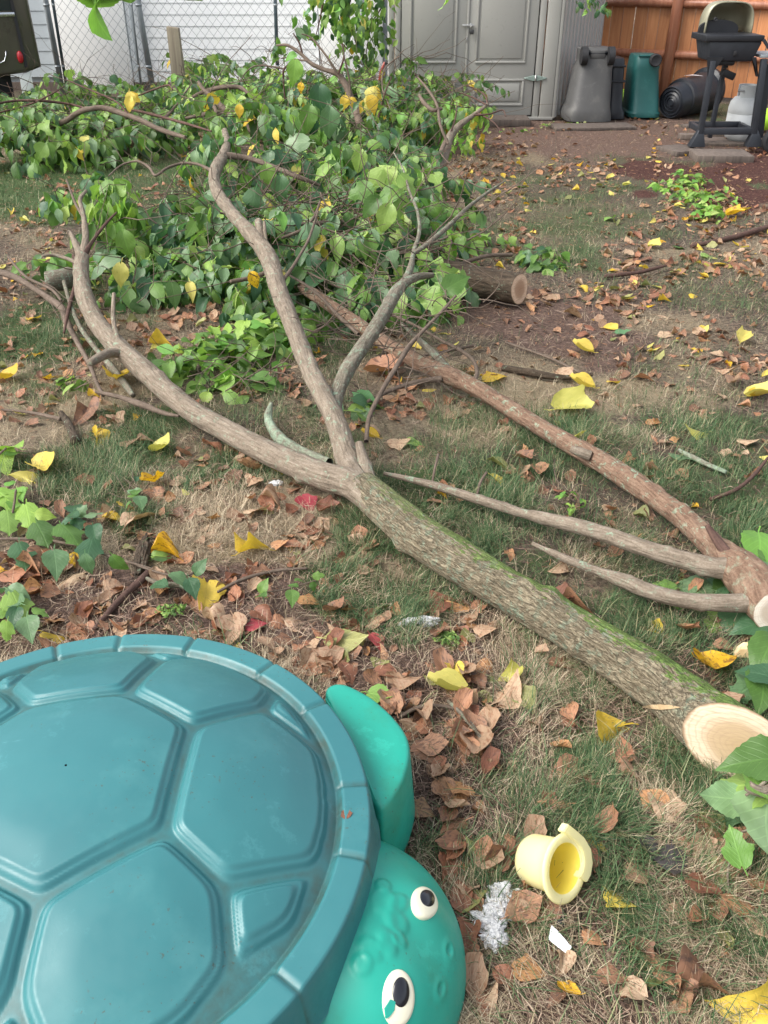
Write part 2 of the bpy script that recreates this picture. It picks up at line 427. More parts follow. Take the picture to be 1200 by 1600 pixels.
def cutwood(name, heart, sap, ringc, weather=0):
    m, nt, b, _ = newmat(name)
    uv = coords(nt, 'UV'); ob = coords(nt)
    ln = nt.nodes.new('ShaderNodeVectorMath'); ln.operation = 'LENGTH'; nt.links.new(uv, ln.inputs[0])
    r = math_(nt, 'ADD', ln.outputs['Value'], math_(nt, 'MULTIPLY', math_(nt, 'SUBTRACT', noise(nt, uv, 2.2, 3), .5), .18))
    col = ramp(nt, r, [(0, heart), (.5, tuple(.8 * a + .2 * c for a, c in zip(heart, sap))), (.72, sap), (.9, sap), (.955, (.20, .13, .07)), (1, (.14, .09, .05))])
    w = math_(nt, 'SINE', math_(nt, 'MULTIPLY', r, 60.0))
    col = mixc(nt, ramp(nt, w, [(.3, 0.), (1, .32)]), col, ringc)
    st = noise(nt, mapping(nt, ob, (30, 30, 260)), 1.0, 4, .6)
    col = mixc(nt, ramp(nt, st, [(.45, 0.), (.75, .55)]), col, ringc)
    nt.links.new(col, b.inputs['Base Color']); b.inputs['Roughness'].default_value = .75
    bump(nt, b, st, .4, .003)
    return m
M['cut_fresh'] = cutwood('cut_fresh', (.36, .26, .14), (.58, .46, .33), (.30, .21, .13))
M['cut_old'] = cutwood('cut_old', (.36, .21, .12), (.70, .50, .34), (.26, .14, .08))
M['cut_pale'] = cutwood('cut_pale', (.45, .37, .28), (.68, .62, .52), (.45, .36, .26))
M['lid_plastic'] = plastic('lid_plastic', (.036, .170, .180), (.026, .135, .150), rough=.40, scuff=.35, worn=(.060, .205, .212))
M['body_plastic'] = plastic('body_plastic', (.014, .335, .250), (.011, .26, .19), rough=.42, worn=(.028, .19, .115), scuff=.45)
M['eye_white'] = plain('eye_white', (.72, .68, .52), .4, .06, 30)
M['eye_black'] = plain('eye_black', (.012, .013, .018), .22, .1, 10)
def toymat(name, col):
    m, nt, b, out = newmat(name)
    f = noise(nt, coords(nt), 60, 4, .6)
    c = mixc(nt, ramp(nt, f, [(.62, 0.), (.8, .5)]), col, tuple(x * .8 for x in col)); nt.links.new(c, b.inputs['Base Color']); b.inputs['Roughness'].default_value = .45
    tr = nt.nodes.new('ShaderNodeBsdfTranslucent'); nt.links.new(c, tr.inputs['Color'])
    ms = nt.nodes.new('ShaderNodeMixShader'); ms.inputs[0].default_value = .4
    nt.links.new(b.outputs[0], ms.inputs[1]); nt.links.new(tr.outputs[0], ms.inputs[2]); nt.links.new(ms.outputs[0], out.inputs['Surface'])
    return m
M['toy_yellow'] = toymat('toy_yellow', (.93, .88, .52))
M['toy_yellow_in'] = toymat('toy_yellow_in', (.93, .78, .13))
M['shed'] = plain('shed', (.285, .282, .258), .6, .07, 3, bmp=.15, bscale=90)
M['shed_side'] = plain('shed_side', (.46, .46, .44), .6, .10, 3)
M['shed_gap'] = plain('shed_gap', (.03, .03, .03), .8)
M['hinge'] = plain('hinge', (.20, .26, .23), .45, .1, 20, metal=.2)
M['steel'] = plain('steel', (.42, .42, .41), .4, .15, 30, metal=.8)
M['galv'] = plain('galv', (.26, .29, .31), .5, .15, 20, metal=.35)
M['galv_dark'] = plain('galv_dark', (.06, .085, .10), .5, .15, 20, metal=.3)
M['lock'] = plain('lock', (.03, .03, .03), .4)
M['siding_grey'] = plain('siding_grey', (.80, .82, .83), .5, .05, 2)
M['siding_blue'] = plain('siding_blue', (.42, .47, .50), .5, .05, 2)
M['white_panel'] = plain('white_panel', (.93, .94, .93), .5, .02, 2)
def woodmat(name, c1, c2, c3, rough=.5):
    m, nt, b, _ = newmat(name)
    ob = coords(nt); oi = nt.nodes.new('ShaderNodeObjectInfo')
    n = noise(nt, mapping(nt, ob, (28, 28, 1.6)), 1.0, 5, .6, .5)
    col = ramp(nt, n, [(.25, c1), (.5, c2), (.75, c3)])
    v = math_(nt, 'ADD', math_(nt, 'MULTIPLY', oi.outputs['Random'], .3), .85)
    hs = nt.nodes.new('ShaderNodeHueSaturation'); nt.links.new(v, hs.inputs['Value']); nt.links.new(col, hs.inputs['Color'])
    bl = noise(nt, ob, 2.2, 4, .6)
    col = mixc(nt, ramp(nt, bl, [(.52, 0.), (.75, .4)]), hs.outputs[0], tuple(x * .55 for x in c1))
    nt.links.new(col, b.inputs['Base Color']); b.inputs['Roughness'].default_value = rough
    bump(nt, b, n, .3, .003)
    return m
M['fence_wood'] = woodmat('fence_wood', (.34, .13, .05), (.46, .19, .075), (.56, .26, .11))
M['fence_rail'] = woodmat('fence_rail', (.22, .08, .04), (.34, .14, .08), (.44, .22, .14), .4)
M['old_post'] = woodmat('old_post', (.09, .075, .05), (.19, .16, .115), (.28, .25, .18), .85)
M['board_dark'] = woodmat('board_dark', (.055, .043, .035), (.10, .078, .064), (.155, .125, .105), .85)
M['bin_grey'] = plastic('bin_grey', (.085, .085, .083), (.058, .058, .058), rough=.6, scuff=.4, worn=(.14, .135, .125))
M['bin_black'] = plastic('bin_black', (.013, .016, .022), (.008, .010, .014), rough=.4, scuff=.3, worn=(.03, .032, .036))
M['bin_teal'] = plastic('bin_teal', (.014, .098, .092), (.010, .078, .074), rough=.5, scuff=.3, worn=(.035, .12, .11))
M['rubber'] = plain('rubber', (.012, .012, .014), .7)
M['white_print'] = plain('white_print', (.7, .7, .72), .5, .05)
M['grill_black'] = plain('grill_black', (.008, .009, .012), .5, .3, 12)
M['grill_dark'] = plain('grill_dark', (.018, .021, .027), .5, .3, 12)
M['grill_lid'] = plain('grill_lid', (.25, .24, .17), .35, .22, 5, metal=.25)
M['tank'] = plain('tank', (.48, .50, .50), .45, .1, 9)
M['lime'] = plain('lime', (.38, .68, .04), .5, .1)
M['car_paint'] = plain('car_paint', (.072, .066, .052), .32, .12, 3, metal=.3, coat=.5)
M['car_glass'] = plain('car_glass', (.03, .035, .04), .12, .1, 3)
M['chrome'] = plain('chrome', (.55, .57, .60), .25, .05, 9, metal=1)
M['red_lens'] = plain('red_lens', (.35, .012, .02), .25, .1, 9)
M['white_part'] = plain('white_part', (.62, .64, .62), .5, .06, 5)
M['red_tool'] = plain('red_tool', (.28, .03, .02), .4, .1, 9)
M['blue_tub'] = plain('blue_tub', (.02, .06, .25), .4, .1, 9)
M['paper'] = plain('paper', (.80, .81, .82), .8, .08, 60, bmp=.6, bscale=200)
def ashmat():
    m, nt, b, _ = newmat('flaky_white')
    v = coords(nt); n = noise(nt, v, 160, 5, .75)
    nt.links.new(ramp(nt, n, [(.30, (.10, .10, .11)), (.42, (.62, .63, .64)), (.52, (.93, .93, .93))]), b.inputs['Base Color'])
    b.inputs['Roughness'].default_value = .6; bump(nt, b, n, 1.0, .01); return m
M['flaky'] = ashmat()
M['wood_chip'] = woodmat('wood_chip', (.45, .27, .12), (.62, .44, .24), (.74, .6, .4), .8)

def strandmat(name, stops, rough=.6, trans=.2):
    m, nt, b, out = newmat(name)
    c = ramp(nt, rndval(nt), stops)
    nt.links.new(c, b.inputs['Base Color']); b.inputs['Roughness'].default_value = rough; b.inputs['Specular IOR Level'].default_value = .3
    tr = nt.nodes.new('ShaderNodeBsdfTranslucent'); nt.links.new(c, tr.inputs['Color'])
    ms = nt.nodes.new('ShaderNodeMixShader'); ms.inputs[0].default_value = trans
    nt.links.new(b.outputs[0], ms.inputs[1]); nt.links.new(tr.outputs[0], ms.inputs[2]); nt.links.new(ms.outputs[0], out.inputs['Surface'])
    return m
M['grass_green'] = strandmat('grass_green', [(0, (.035, .075, .03)), (.4, (.065, .13, .05)), (.78, (.125, .19, .085)), (.9, (.25, .26, .13)), (1, (.36, .31, .18))])
M['grass_straw'] = strandmat('grass_straw', [(0, (.14, .10, .06)), (.3, (.31, .24, .155)), (.7, (.47, .385, .26)), (1, (.62, .53, .38))])
M['litter'] = strandmat('litter', [(0, (.035, .022, .018)), (.4, (.12, .075, .055)), (.75, (.25, .165, .12)), (1, (.45, .34, .25))], trans=.05)

def groundmat():
    m, nt, b, _ = newmat('lawn_soil')
    v = coords(nt)
    A = {}
    for k in ('green', 'straw', 'dirt', 'mulch'):
        a = nt.nodes.new('ShaderNodeAttribute'); a.attribute_name = k; A[k] = a.outputs['Fac']
    n1 = noise(nt, v, 7, 6, .65); n2 = noise(nt, v, 55, 6, .72); n3 = noise(nt, v, 240, 4, .75)
    soil = ramp(nt, n2, [(.28, (.045, .034, .027)), (.5, (.115, .088, .070)), (.72, (.215, .17, .138))])
    soil = mixc(nt, ramp(nt, n3, [(.55, 0.), (.75, .7)]), soil, (.30, .22, .165))
    straw = ramp(nt, n3, [(.3, (.16, .125, .075)), (.5, (.33, .27, .175)), (.75, (.50, .43, .30))])
    green = ramp(nt, n3, [(.3, (.03, .055, .02)), (.5, (.07, .115, .042)), (.75, (.15, .18, .08))])
    mul = ramp(nt, n2, [(.3, (.03, .014, .012)), (.55, (.10, .048, .04)), (.75, (.18, .09, .07))])
    mixn = math_(nt, 'SUBTRACT', math_(nt, 'MULTIPLY', n2, 1.4), .7)
    def w(k, th=.5, s=3.0):
        return math_(nt, 'MULTIPLY', math_(nt, 'SUBTRACT', math_(nt, 'ADD', A[k], mixn), th), s, True)
    col = mixc(nt, w('straw', .42, 2.2), soil, straw)
    col = mixc(nt, w('green', .48, 2.2), col, green)
    dirt = mixc(nt, 1.0, soil, (1.25, 1.1, 1.1), 'MULTIPLY')
    col = mixc(nt, w('dirt', .45, 2.5), col, dirt)
    col = mixc(nt, w('mulch', .45, 2.5), col, mul)
    nt.links.new(col, b.inputs['Base Color']); b.inputs['Roughness'].default_value = .95; b.inputs['Specular IOR Level'].default_value = .15
    n4 = noise(nt, v, 95, 5, .8)
    nt.links.new(mixc(nt, ramp(nt, n4, [(.56, 0.), (.64, .45)]), col, (.03, .022, .018)), b.inputs['Base Color'])
    bump(nt, b, math_(nt, 'ADD', n2, math_(nt, 'MULTIPLY', n3, .6)), 1.0, .02)
    return m
M['ground'] = groundmat()

# ------------------------------------------------------------------ patches of the lawn (surveyed ellipses -> metres)
PATCH = {'green': [], 'straw': [], 'dirt': [], 'mulch': []}
def patch(kind, u, v, ru, rv, w=1.0):
    c = at(u, v); near = at(u, v + rv); far = at(u, max(v - rv, 60))
    PATCH[kind].append((c.x, (near.y + far.y) / 2, ru / scl(c), (far.y - near.y) / 2, w))
for a in ((180, 742, 130, 48), (520, 650, 60, 30, .6), (690, 790, 170, 60, .9), (1110, 700, 110, 60, .75), (430, 700, 120, 40, .8), (700, 640, 60, 30, .7), (1150, 980, 80, 60, .8), (560, 560, 80, 40, .8), (840, 900, 90, 40, .8), (240, 690, 90, 40, .9), (600, 905, 110, 60, 1.1), (960, 1140, 160, 60, .8), (1040, 1430, 190, 110, .6), (90, 300, 230, 75, 1), (20, 560, 130, 80, 1.0), (60, 500, 160, 50, .9), (300, 300, 160, 60, .8),
          (1000, 960, 160, 60, .7), (1120, 450, 120, 40, .6), (820, 300, 90, 25, .3), (960, 360, 120, 30, .3), (700, 700, 130, 30, .6), (1180, 1180, 200, 100, .5), (1060, 170, 200, 12, .7), (680, 1120, 60, 80, .35), (560, 500, 160, 40, .5), (870, 800, 200, 30, .3)):
    patch('green', *a)
for a in ((330, 800, 110, 70, 1.2), (120, 625, 200, 35, 1), (830, 640, 260, 70, .8), (900, 1030, 200, 50, .8), (1080, 600, 160, 60, .5), (690, 560, 120, 40, .5), (460, 830, 160, 60, .7), (950, 1300, 300, 250, .55), (600, 880, 200, 60, .4), (800, 350, 250, 80, .45), (1000, 440, 300, 60, .4), (300, 700, 200, 60, .5), (1000, 870, 200, 60, .5), (500, 1000, 200, 60, .15)):
    patch('straw', a[0], a[1], a[2], a[3], (a[4] if len(a) > 4 else 1) * 1.25)
for a in ((880, 510, 150, 48, 1.3), (230, 930, 300, 75, 1.3), (640, 1080, 130, 100, 1.0), (900, 215, 330, 35, 1.1), (740, 1500, 130, 160, .6), (300, 1010, 500, 60, 1), (640, 600, 100, 40, .4), (1050, 530, 150, 30, .4), (380, 760, 120, 40, .3), (700, 1230, 60, 90, .7)):
    patch('dirt', *a)
for a in ((1150, 290, 110, 38, 1.5), (1250, 260, 120, 40, 1.2)): patch('mulch', *a)
def field(kind, x, y):
    r = np.zeros_like(x)
    for cx, cy, rx, ry, w in PATCH[kind]:
        d = ((x - cx) / rx) ** 2 + ((y - cy) / ry) ** 2
        r = np.maximum(r, w * np.clip(1.25 - d * .75, 0, 1))
    return r
def fields(x, y):
    wob = np.c_[x * 3.1, y * 3.1]
    dx = (fbm(wob, 4, 5) - .5) * .9 * np.clip(y / 3, .5, 2); dy = (fbm(wob, 4, 8) - .5) * .9 * np.clip(y / 3, .5, 2)
    f = {k: field(k, x + dx, y + dy) for k in PATCH}
    base = fbm(np.c_[x * 1.7, y * 1.7], 4, 31)
    f['green'] = np.clip(np.maximum(f['green'], .30 + (base - .5) * 1.7), 0, 1.2)
    f['straw'] = np.clip(np.maximum(f['straw'], .48 - (base - .5) * 1.3), 0, 1.2)
    return f
def gh(x, y):
    """lawn relief"""
    x = np.atleast_1d(np.asarray(x, float)); y = np.atleast_1d(np.asarray(y, float))
    P = np.c_[x, y]
    return (fbm(P * 2.0, 3, 3) - .5) * .035 + (fbm(P * 14, 3, 4) - .5) * .012 - .006
_n = 420
_s1 = np.linspace(-1, 1, _n)
gx = .75 * np.sinh(5.45 * _s1)
gy = 1.9 + .75 * np.sinh(5.45 * _s1)
GX, GY = np.meshgrid(gx, gy)
gxf, gyf = GX.ravel(), GY.ravel()
gz = gh(gxf, gyf) * np.clip(1.4 - np.hypot(gxf, gyf) / 30, 0, 1)
ff = fields(gxf, gyf)
_i = np.arange(_n - 1)[:, None] * _n; _j = np.arange(_n - 1)[None, :]
GF = np.stack([_i + _j, _i + _j + 1, _i + _n + _j + 1, _i + _n + _j], -1).reshape(-1, 4)
tag(obj('ground', nmesh('ground', np.c_[gxf, gyf, gz], [GF], attrs=ff), M['ground']), kind='structure', label='worn back yard lawn with bare soil, thatch and moss patches')

# ------------------------------------------------------------------ things that strands and leaves must keep clear of
LID_C = Vector((-.511, .983, 0)); LID_R = .502
HEAD_DIR = math.radians(-15)
def blocked(x, y, pad=0.0):
    b = np.hypot(x - LID_C.x, y - LID_C.y) < .475 + pad
    hx = LID_C.x + .46 * math.cos(HEAD_DIR); hy = LID_C.y + .46 * math.sin(HEAD_DIR)
    b |= np.hypot(x - hx, y - hy) < .19 + pad
    lx, ly = LID_C.x + .50 * math.cos(.42), LID_C.y + .50 * math.sin(.42)
    b |= np.hypot(x - lx, y - ly) < .11 + pad
    b |= np.hypot(x - 0.340, y - 1.042) < .066
    b |= np.hypot(x - 0.297, y - 1.062) < .060
    b |= (y > 10.3) & (x > 0.0) & (x < 1.8 + (y - 10.3) * .42)
    return b

# ------------------------------------------------------------------ strands: grass, thatch, litter
def strands(n, dens, L, W, lean, col_rnd, ymin=.55, ymax=11.5, power=1.35, seed=0, flat=False, clump=0.0, segs=2):
    rg = np.random.default_rng(seed)
    out = []
    need = n
    while need > 0:
        k = int(need * 3 + 1000)
        t = rg.random(k)
        y = (ymin ** (1 - power) + t * (ymax ** (1 - power) - ymin ** (1 - power))) ** (1 / (1 - power))
        hw = (y * _c + CAMH * _s) * .50 + .25
        x = rg.uniform(-1, 1, k) * hw
        keep = rg.random(k) < np.clip(dens(x, y), 0, 1)
        keep &= ~blocked(x, y)
        out.append(np.c_[x, y][keep]); need -= keep.sum()
        if len(out) > 30: break
    P = np.concatenate(out)[:n]; n = len(P)
    if clump:
        P = P + (RNG.normal(0, clump, (n, 2)))
    x, y = P[:, 0], P[:, 1]; z = gh(x, y)
    far = np.clip(y / 3.0, 1, 3.2)
    a = rg.uniform(0, 2 * PI, n)
    flow = fbm(np.c_[x * 6, y * 6], 2, 77) * 4 * PI
    if not flat: a = np.where(rg.random(n) < .55, flow + rg.normal(0, .5, n), a)
    ll = L[0] + (L[1] - L[0]) * rg.random(n) ** 1.3
    ww = (W[0] + (W[1] - W[0]) * rg.random(n)) * np.sqrt(far)
    le = rg.uniform(lean[0], lean[1], n)
    d = np.c_[np.cos(a), np.sin(a)]; sd = np.c_[-np.sin(a), np.cos(a)]
    pts = []
    bend = rg.uniform(-.35, .35, n) if flat else np.zeros(n)
    for k in range(segs + 1):
        t = k / segs
        if flat:
            hor = ll * t; lat = bend * ll * t * (1 - t) * 2
            hz = z + .002 + rg.random(n) * .010 + le * ll * math.sin(t * PI) * .25
            q = np.c_[x + d[:, 0] * hor + sd[:, 0] * lat, y + d[:, 1] * hor + sd[:, 1] * lat, hz]
        else:
            ang = le * (.35 + .85 * t)
            hor = ll * t * np.sin(ang); hz = z - .003 + ll * t * np.cos(ang * .8)
            q = np.c_[x + d[:, 0] * hor, y + d[:, 1] * hor, hz]
        w = ww * (1 - .75 * t if not flat else 1 - .5 * abs(2 * t - 1))
        s3 = np.c_[sd * w[:, None] * .5, np.zeros(n)]
        if flat: s3[:, 2] = rg.uniform(-.4, .4, n) * w
        pts += [q - s3, q + s3]
    V = np.stack(pts, 1).reshape(-1, 3); k2 = 2 * (segs + 1)
    b = np.arange(n)[:, None] * k2
    F = np.concatenate([np.stack([b[:, 0] + 2 * k, b[:, 0] + 2 * k + 1, b[:, 0] + 2 * k + 3, b[:, 0] + 2 * k + 2], -1) for k in range(segs)])
    r = np.repeat(np.clip(rg.random(n) * .999, 0, .999), k2)
    return V, F, r
def d_green(x, y):
    f = fields(x, y); c = fbm(np.c_[x * 9, y * 9], 2, 51)
    return np.clip(f['green'] - .18, 0, 1) ** 1.15 * np.clip((c - .30) * 3.2, 0.03, 1.2) * (1 - np.clip(f['dirt'], 0, 1) * .9) * (1 - np.clip(f['mulch'], 0, 1))
def d_straw(x, y):
    f = fields(x, y); c = fbm(np.c_[x * 7, y * 7], 2, 61)
    return np.clip(f['straw'] - .15, 0, 1) * np.clip((c - .25) * 2.2, .05, 1) * (1 - np.clip(f['dirt'], 0, 1) * .75) * (1 - np.clip(f['mulch'], 0, 1))
def d_lit(x, y):
    f = fields(x, y)
    return .35 + .5 * np.clip(f['dirt'], 0, 1) + .3 * (y < 1.6)
for nm, mm, args, lb in (
        ('grass', 'grass_green', dict(n=140000, dens=d_green, L=(.018, .066), W=(.0009, .0027), lean=(.1, 1.25), col_rnd=0, seed=21, power=1.75), 'fine green fescue growing in uneven tufts across the yard'),
        ('dry_grass', 'grass_straw', dict(n=110000, dens=d_straw, L=(.02, .065), W=(.0008, .0022), lean=(.5, 1.5), col_rnd=0, seed=22, power=1.75), 'bleached dry grass thatch lying between the green tufts'),
        ('needle_litter', 'litter', dict(n=60000, dens=d_lit, L=(.015, .075), W=(.0008, .0020), lean=(0, .6), col_rnd=0, seed=23, power=2.1, flat=True), 'brown needles and stem litter scattered over the soil')):
    V, F, r = strands(**args)
    tag(obj(nm, nmesh(nm, V, [F], rnd=r, smooth=False), M[mm]), lb, kind='stuff')
# coarse blades near the turtle and the cup
V, F, r = strands(n=5200, dens=lambda x, y: d_green(x, y) + .10 * (x > .1) * (1 - np.clip(field('dirt', x, y), 0, 1)), L=(.04, .10), W=(.0018, .0036), lean=(.5, 1.5), col_rnd=0, seed=29, power=2.2, ymax=3.2, segs=4)
tag(obj('coarse_grass', nmesh('coarse_grass', V, [F], rnd=r, smooth=False), M['grass_green']), 'broad flat grass blades sprawling in the foreground', kind='stuff')

# ================================================================== BACKGROUND BUILDINGS AND FENCES
def w(u, v, Y): return atY(u, v, Y)
# ---- shed ----------------------------------------------------------
SY = 10.30
shed = empty('garden_shed', (.95, SY, 0))
tag(shed, 'grey plastic garden shed with padlocked double doors behind the brush pile', 'shed')
SHZ = 2.05
def sb(name, x0, x1, y0, y1, z0, z1, m='shed', bev=.006, parent=shed):
    me = MB().box((x0 - .95, y0 - SY, z0), (x1 - .95, y1 - SY, z1)).mesh(name, bevel=bev)
    return obj(name, me, M[m], parent)
sb('door_recess', .13, 1.62, SY + .05, SY + .10, .03, SHZ, 'shed_gap', 0)
for x0, x1 in ((.045, .105), (.115, .172), (1.585, 1.655), (1.665, 1.80)):
    sb('front_panel', x0, x1, SY - .012 if x0 in (.115, 1.665) else SY, SY + .06, .02, SHZ, bev=.012)
sb('base_rail', .045, 1.81, SY - .02, SY + .05, .0, .03, 'shed', .004)
def door(x0, x1, mirror):
    d = sb('door', x0, x1, SY - .005, SY + .035, .045, SHZ - .06, bev=.008)
    st = .115 if mirror else .10
    for z0, z1 in ((.14, .40), (.545, SHZ - .2)):
        a, b = x0 + .085, x1 - .10
        # raised moulding frame, recessed field, raised centre
        for (p0, p1, q0, q1) in ((a, b, z0, z0 + .022), (a, b, z1 - .022, z1), (a, a + .022, z0 + .022, z1 - .022), (b - .022, b, z0 + .022, z1 - .022)):
            sb('moulding', p0, p1, SY - .021, SY - .004, q0, q1, bev=.006, parent=d)
        sb('door_panel', a + .045, b - .045, SY - .017, SY - .004, z0 + .045, z1 - .045, bev=.009, parent=d)
    return d
dl = door(.178, .850, True); dr = door(.862, 1.575, False)
sb('astragal', .846, .870, SY - .018, SY - .006, .05, SHZ - .08, bev=.005)
lz = w(732, 40, SY).z
mb = MB().box((.80 - .95, -.03, lz - .008), (.92 - .95, -.022, lz + .012)).box((.875 - .95, -.036, lz - .02), (.892 - .95, -.020, lz + .022))
obj('hasp', mb.mesh('hasp', bevel=.002), M['steel'], shed)
pl = MB().box((.875 - .95, -.062, lz - .075), (.917 - .95, -.036, lz - .032))
lk = obj('padlock', pl.mesh('padlock', bevel=.006), M['lock'], shed)
obj('shackle', MB().tube([(.884 - .95, -.049, lz - .035), (.884 - .95, -.049, lz - .005), (.896 - .95, -.049, lz + .006), (.908 - .95, -.049, lz - .005), (.908 - .95, -.049, lz - .035)], .0035, 8).mesh('shackle', True), M['steel'], lk)
obj('keyhole_plate', MB().box((.845 - .95, -.026, lz - .15), (.856 - .95, -.018, lz - .10)).mesh('keyhole_plate', bevel=.002), M['steel'], shed)
for hx, hz in ((w(836, 122, SY).x, w(836, 122, SY).z), (w(632, 120, SY).x - .02, w(632, 120, SY).z)):
    V = []; k = 22
    for s_, zz in ((1.0, 0), (.86, .009)):
        for i in range(k):
            a = 2 * PI * i / k; rx = .125 * s_ * (abs(math.cos(a)) ** .9) * (1 if math.cos(a) > 0 else -1); rz = .030 * s_ * math.sin(a) * (.45 + .55 * (1 - abs(math.cos(a))))
            V.append((hx - .95 + rx, -.021 - zz, hz + rz))
    F = [[(i, (i + 1) % k, k + (i + 1) % k, k + i)] for i in range(k)]
    m_ = MB(); m_.add(V, [np.array([f[0] for f in F])]); 
    V2 = V[k:] + [(hx - .95, -.031, hz)]; m_.add(V2, [np.array([(i, (i + 1) % k, k) for i in range(k)])])
    h = obj('hinge', m_.mesh('hinge', True), M['hinge'], shed)
    obj('hinge_pin', MB().tube([(hx - .95, -.036, hz - .03), (hx - .95, -.036, hz + .03)], .008, 8).mesh('hinge_pin', True), M['steel'], h)
# splayed ribbed side wall
SD = Vector((.43, 1.0, 0)).normalized(); SN = Vector((SD.y, -SD.x, 0))
k = 260; rows = []
Ls = 2.15; V = []
for i in range(k + 1):
    t = i / k * Ls; ph = (t / .165) % 1.0
    off = .040 * (1 if .2 < ph < .62 else 0) 
    p = Vector((1.805 - .95, .03, 0)) + SD * t + SN * off
    V += [(p.x, p.y, .02), (p.x, p.y, SHZ + .05)]
F = np.array([(2 * i, 2 * i + 2, 2 * i + 3, 2 * i + 1) for i in range(k)])
obj('ribbed_wall', nmesh('ribbed_wall', V, [F], smooth=False), M['shed_side'], shed)
p = Vector((1.805 - .95, .03, 0)); q = p + SD * Ls
obj('corner_post', MB().box((1.80 - .95, -.004, .015), (1.835 - .95, .05, SHZ)).mesh('corner_post', bevel=.006), M['shed'], shed)
obj('back_post', MB().bar(q + Vector((0, 0, 0)), q + Vector((0, 0, SHZ)), .05).mesh('back_post'), M['shed'], shed)
mb = MB().box((.045 - .95, .06, .0), (.07 - .95, 2.0, SHZ)); obj('left_wall', mb.mesh('left_wall'), M['shed_side'], shed)
xl = .0 - .95; xr = q.x + .08
mb = MB(); mb.add([(xl, -.12, SHZ), (xr - .5, -.12, SHZ), (xr, 2.1, SHZ), (xl, 2.1, SHZ), (xl + .9, -.12, SHZ + .45), (xl + .9, 2.1, SHZ + .45)],
    [[(0, 3, 5, 4), (4, 5, 2, 1), (0, 1, 2, 3)], [(0, 4, 1), (2, 5, 3)]])
obj('roof', mb.mesh('roof'), M['shed_side'], shed)
# doorstep
ds = MB(); c = w(776, 193, 10.0)
o = obj('doorstep', MB().box((-.33, -.17, 0), (.33, .17, .07)).mesh('doorstep', bevel=.008), M['board_dark'], loc=(1.19, 10.06, -.01))
tag(o, 'dark wooden doorstep slab under the right shed door', 'doorstep')

# ---- stained wooden fence on the right -----------------------------
FA = Vector((1.9, 12.85, 0)); FD = Vector((1.0, -.50, 0)).normalized(); FN = Vector((FD.y, -FD.x, 0))   # FN faces the yard
wf = empty('wooden_fence', FA); tag(wf, 'orange stained board fence with round rails behind the bins and grill', 'fence')
def fpt(t, off, z): return FD * t + FN * off + Vector((0, 0, z))
FH = 1.95; t = 0; rg = random.Random(4)
pieces = []
while t < 5.2:
    bw = rg.uniform(.135, .15)
    g = .004 if rg.random() < .8 else .012
    zz = rg.uniform(-.01, .01); o1 = rg.uniform(-.003, .003)
    P = [fpt(t, o1, .04), fpt(t + bw - g, o1, .04), fpt(t + bw - g, o1 - .018, .04), fpt(t, o1 - .018, .04)]
    P += [p + Vector((0, 0, FH + zz)) for p in P]
    obj('board', MB().hexa(P).mesh('board', bevel=.002, seg=1), M['fence_wood'], wf)
    t += bw
# rail heights surveyed from the photo on the fence plane
def on_fence(u, v):
    d = (at(u, v, 0) - Vector((0, 0, CAMH))); o0 = Vector((0, 0, CAMH))
    tt = (FA - o0).dot(FN) / d.dot(FN); return o0 + d * tt
for (u, v) in ((1150, 7), (1010, 83), (1150, 168)):
    z = on_fence(u, v).z
    obj('rail', MB().tube([fpt(0, .045, z), fpt(5.2, .045, z)], .045, 14).mesh('rail', True), M['fence_rail'], wf)
for (u, v) in ((1048, 80),):
    pp = on_fence(u, v); tt = (pp - FA).dot(FD)
    for t_ in (tt - 2.4, tt, tt + 2.4):
        if 0 < t_ < 5.2: obj('post', MB().tube([fpt(t_, .10, -.1), fpt(t_ + .03, .10, FH + .1)], .062, 16).mesh('post', True), M['fence_rail'], wf)

# ---- vinyl sided house behind the chain link -----------------------
HY = 12.75
house = empty('neighbour_house', (-3.0, HY, 0)); tag(house, 'pale vinyl sided house beyond the chain link fence', 'house')
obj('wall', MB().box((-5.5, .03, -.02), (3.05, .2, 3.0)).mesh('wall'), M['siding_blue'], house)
def siding(x0, x1, m, lap=.128, z0=.10):
    z = z0
    while z < 2.55:
        P = [(x0, -.011, z), (x1, -.011, z), (x1, .03, z), (x0, .03, z), (x0, -.004, z + lap), (x1, -.004, z + lap), (x1, .03, z + lap), (x0, .03, z + lap)]
        obj('siding_board', MB().hexa(P).mesh('siding_board'), M[m], house); z += lap
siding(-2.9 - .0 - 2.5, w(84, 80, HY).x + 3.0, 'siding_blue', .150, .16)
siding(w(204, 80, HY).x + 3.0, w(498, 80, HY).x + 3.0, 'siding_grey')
def wp(name, u0, u1, m, off):
    x0, x1 = w(u0, 80, HY).x + 3.0, w(u1, 80, HY).x + 3.0
    obj(name, MB().box((x0, -.05 - off, .05), (x1, -.0, 2.75)).mesh(name, bevel=.004), M[m], house)
wp('white_door', 86, 203, 'white_panel', 0)
wp('white_wall_panel', 500, 598, 'white_panel', 0)
obj('foundation', MB().box((-5.5, -.03, -.05), (3.05, .0, .10)).mesh('foundation'), M['board_dark'], house)
obj('downpipe', MB().box((w(212, 80, HY).x + 3.0, -.09, .1), (w(217, 80, HY).x + 3.0, -.035, 2.7)).mesh('downpipe', bevel=.004), M['siding_blue'], house)

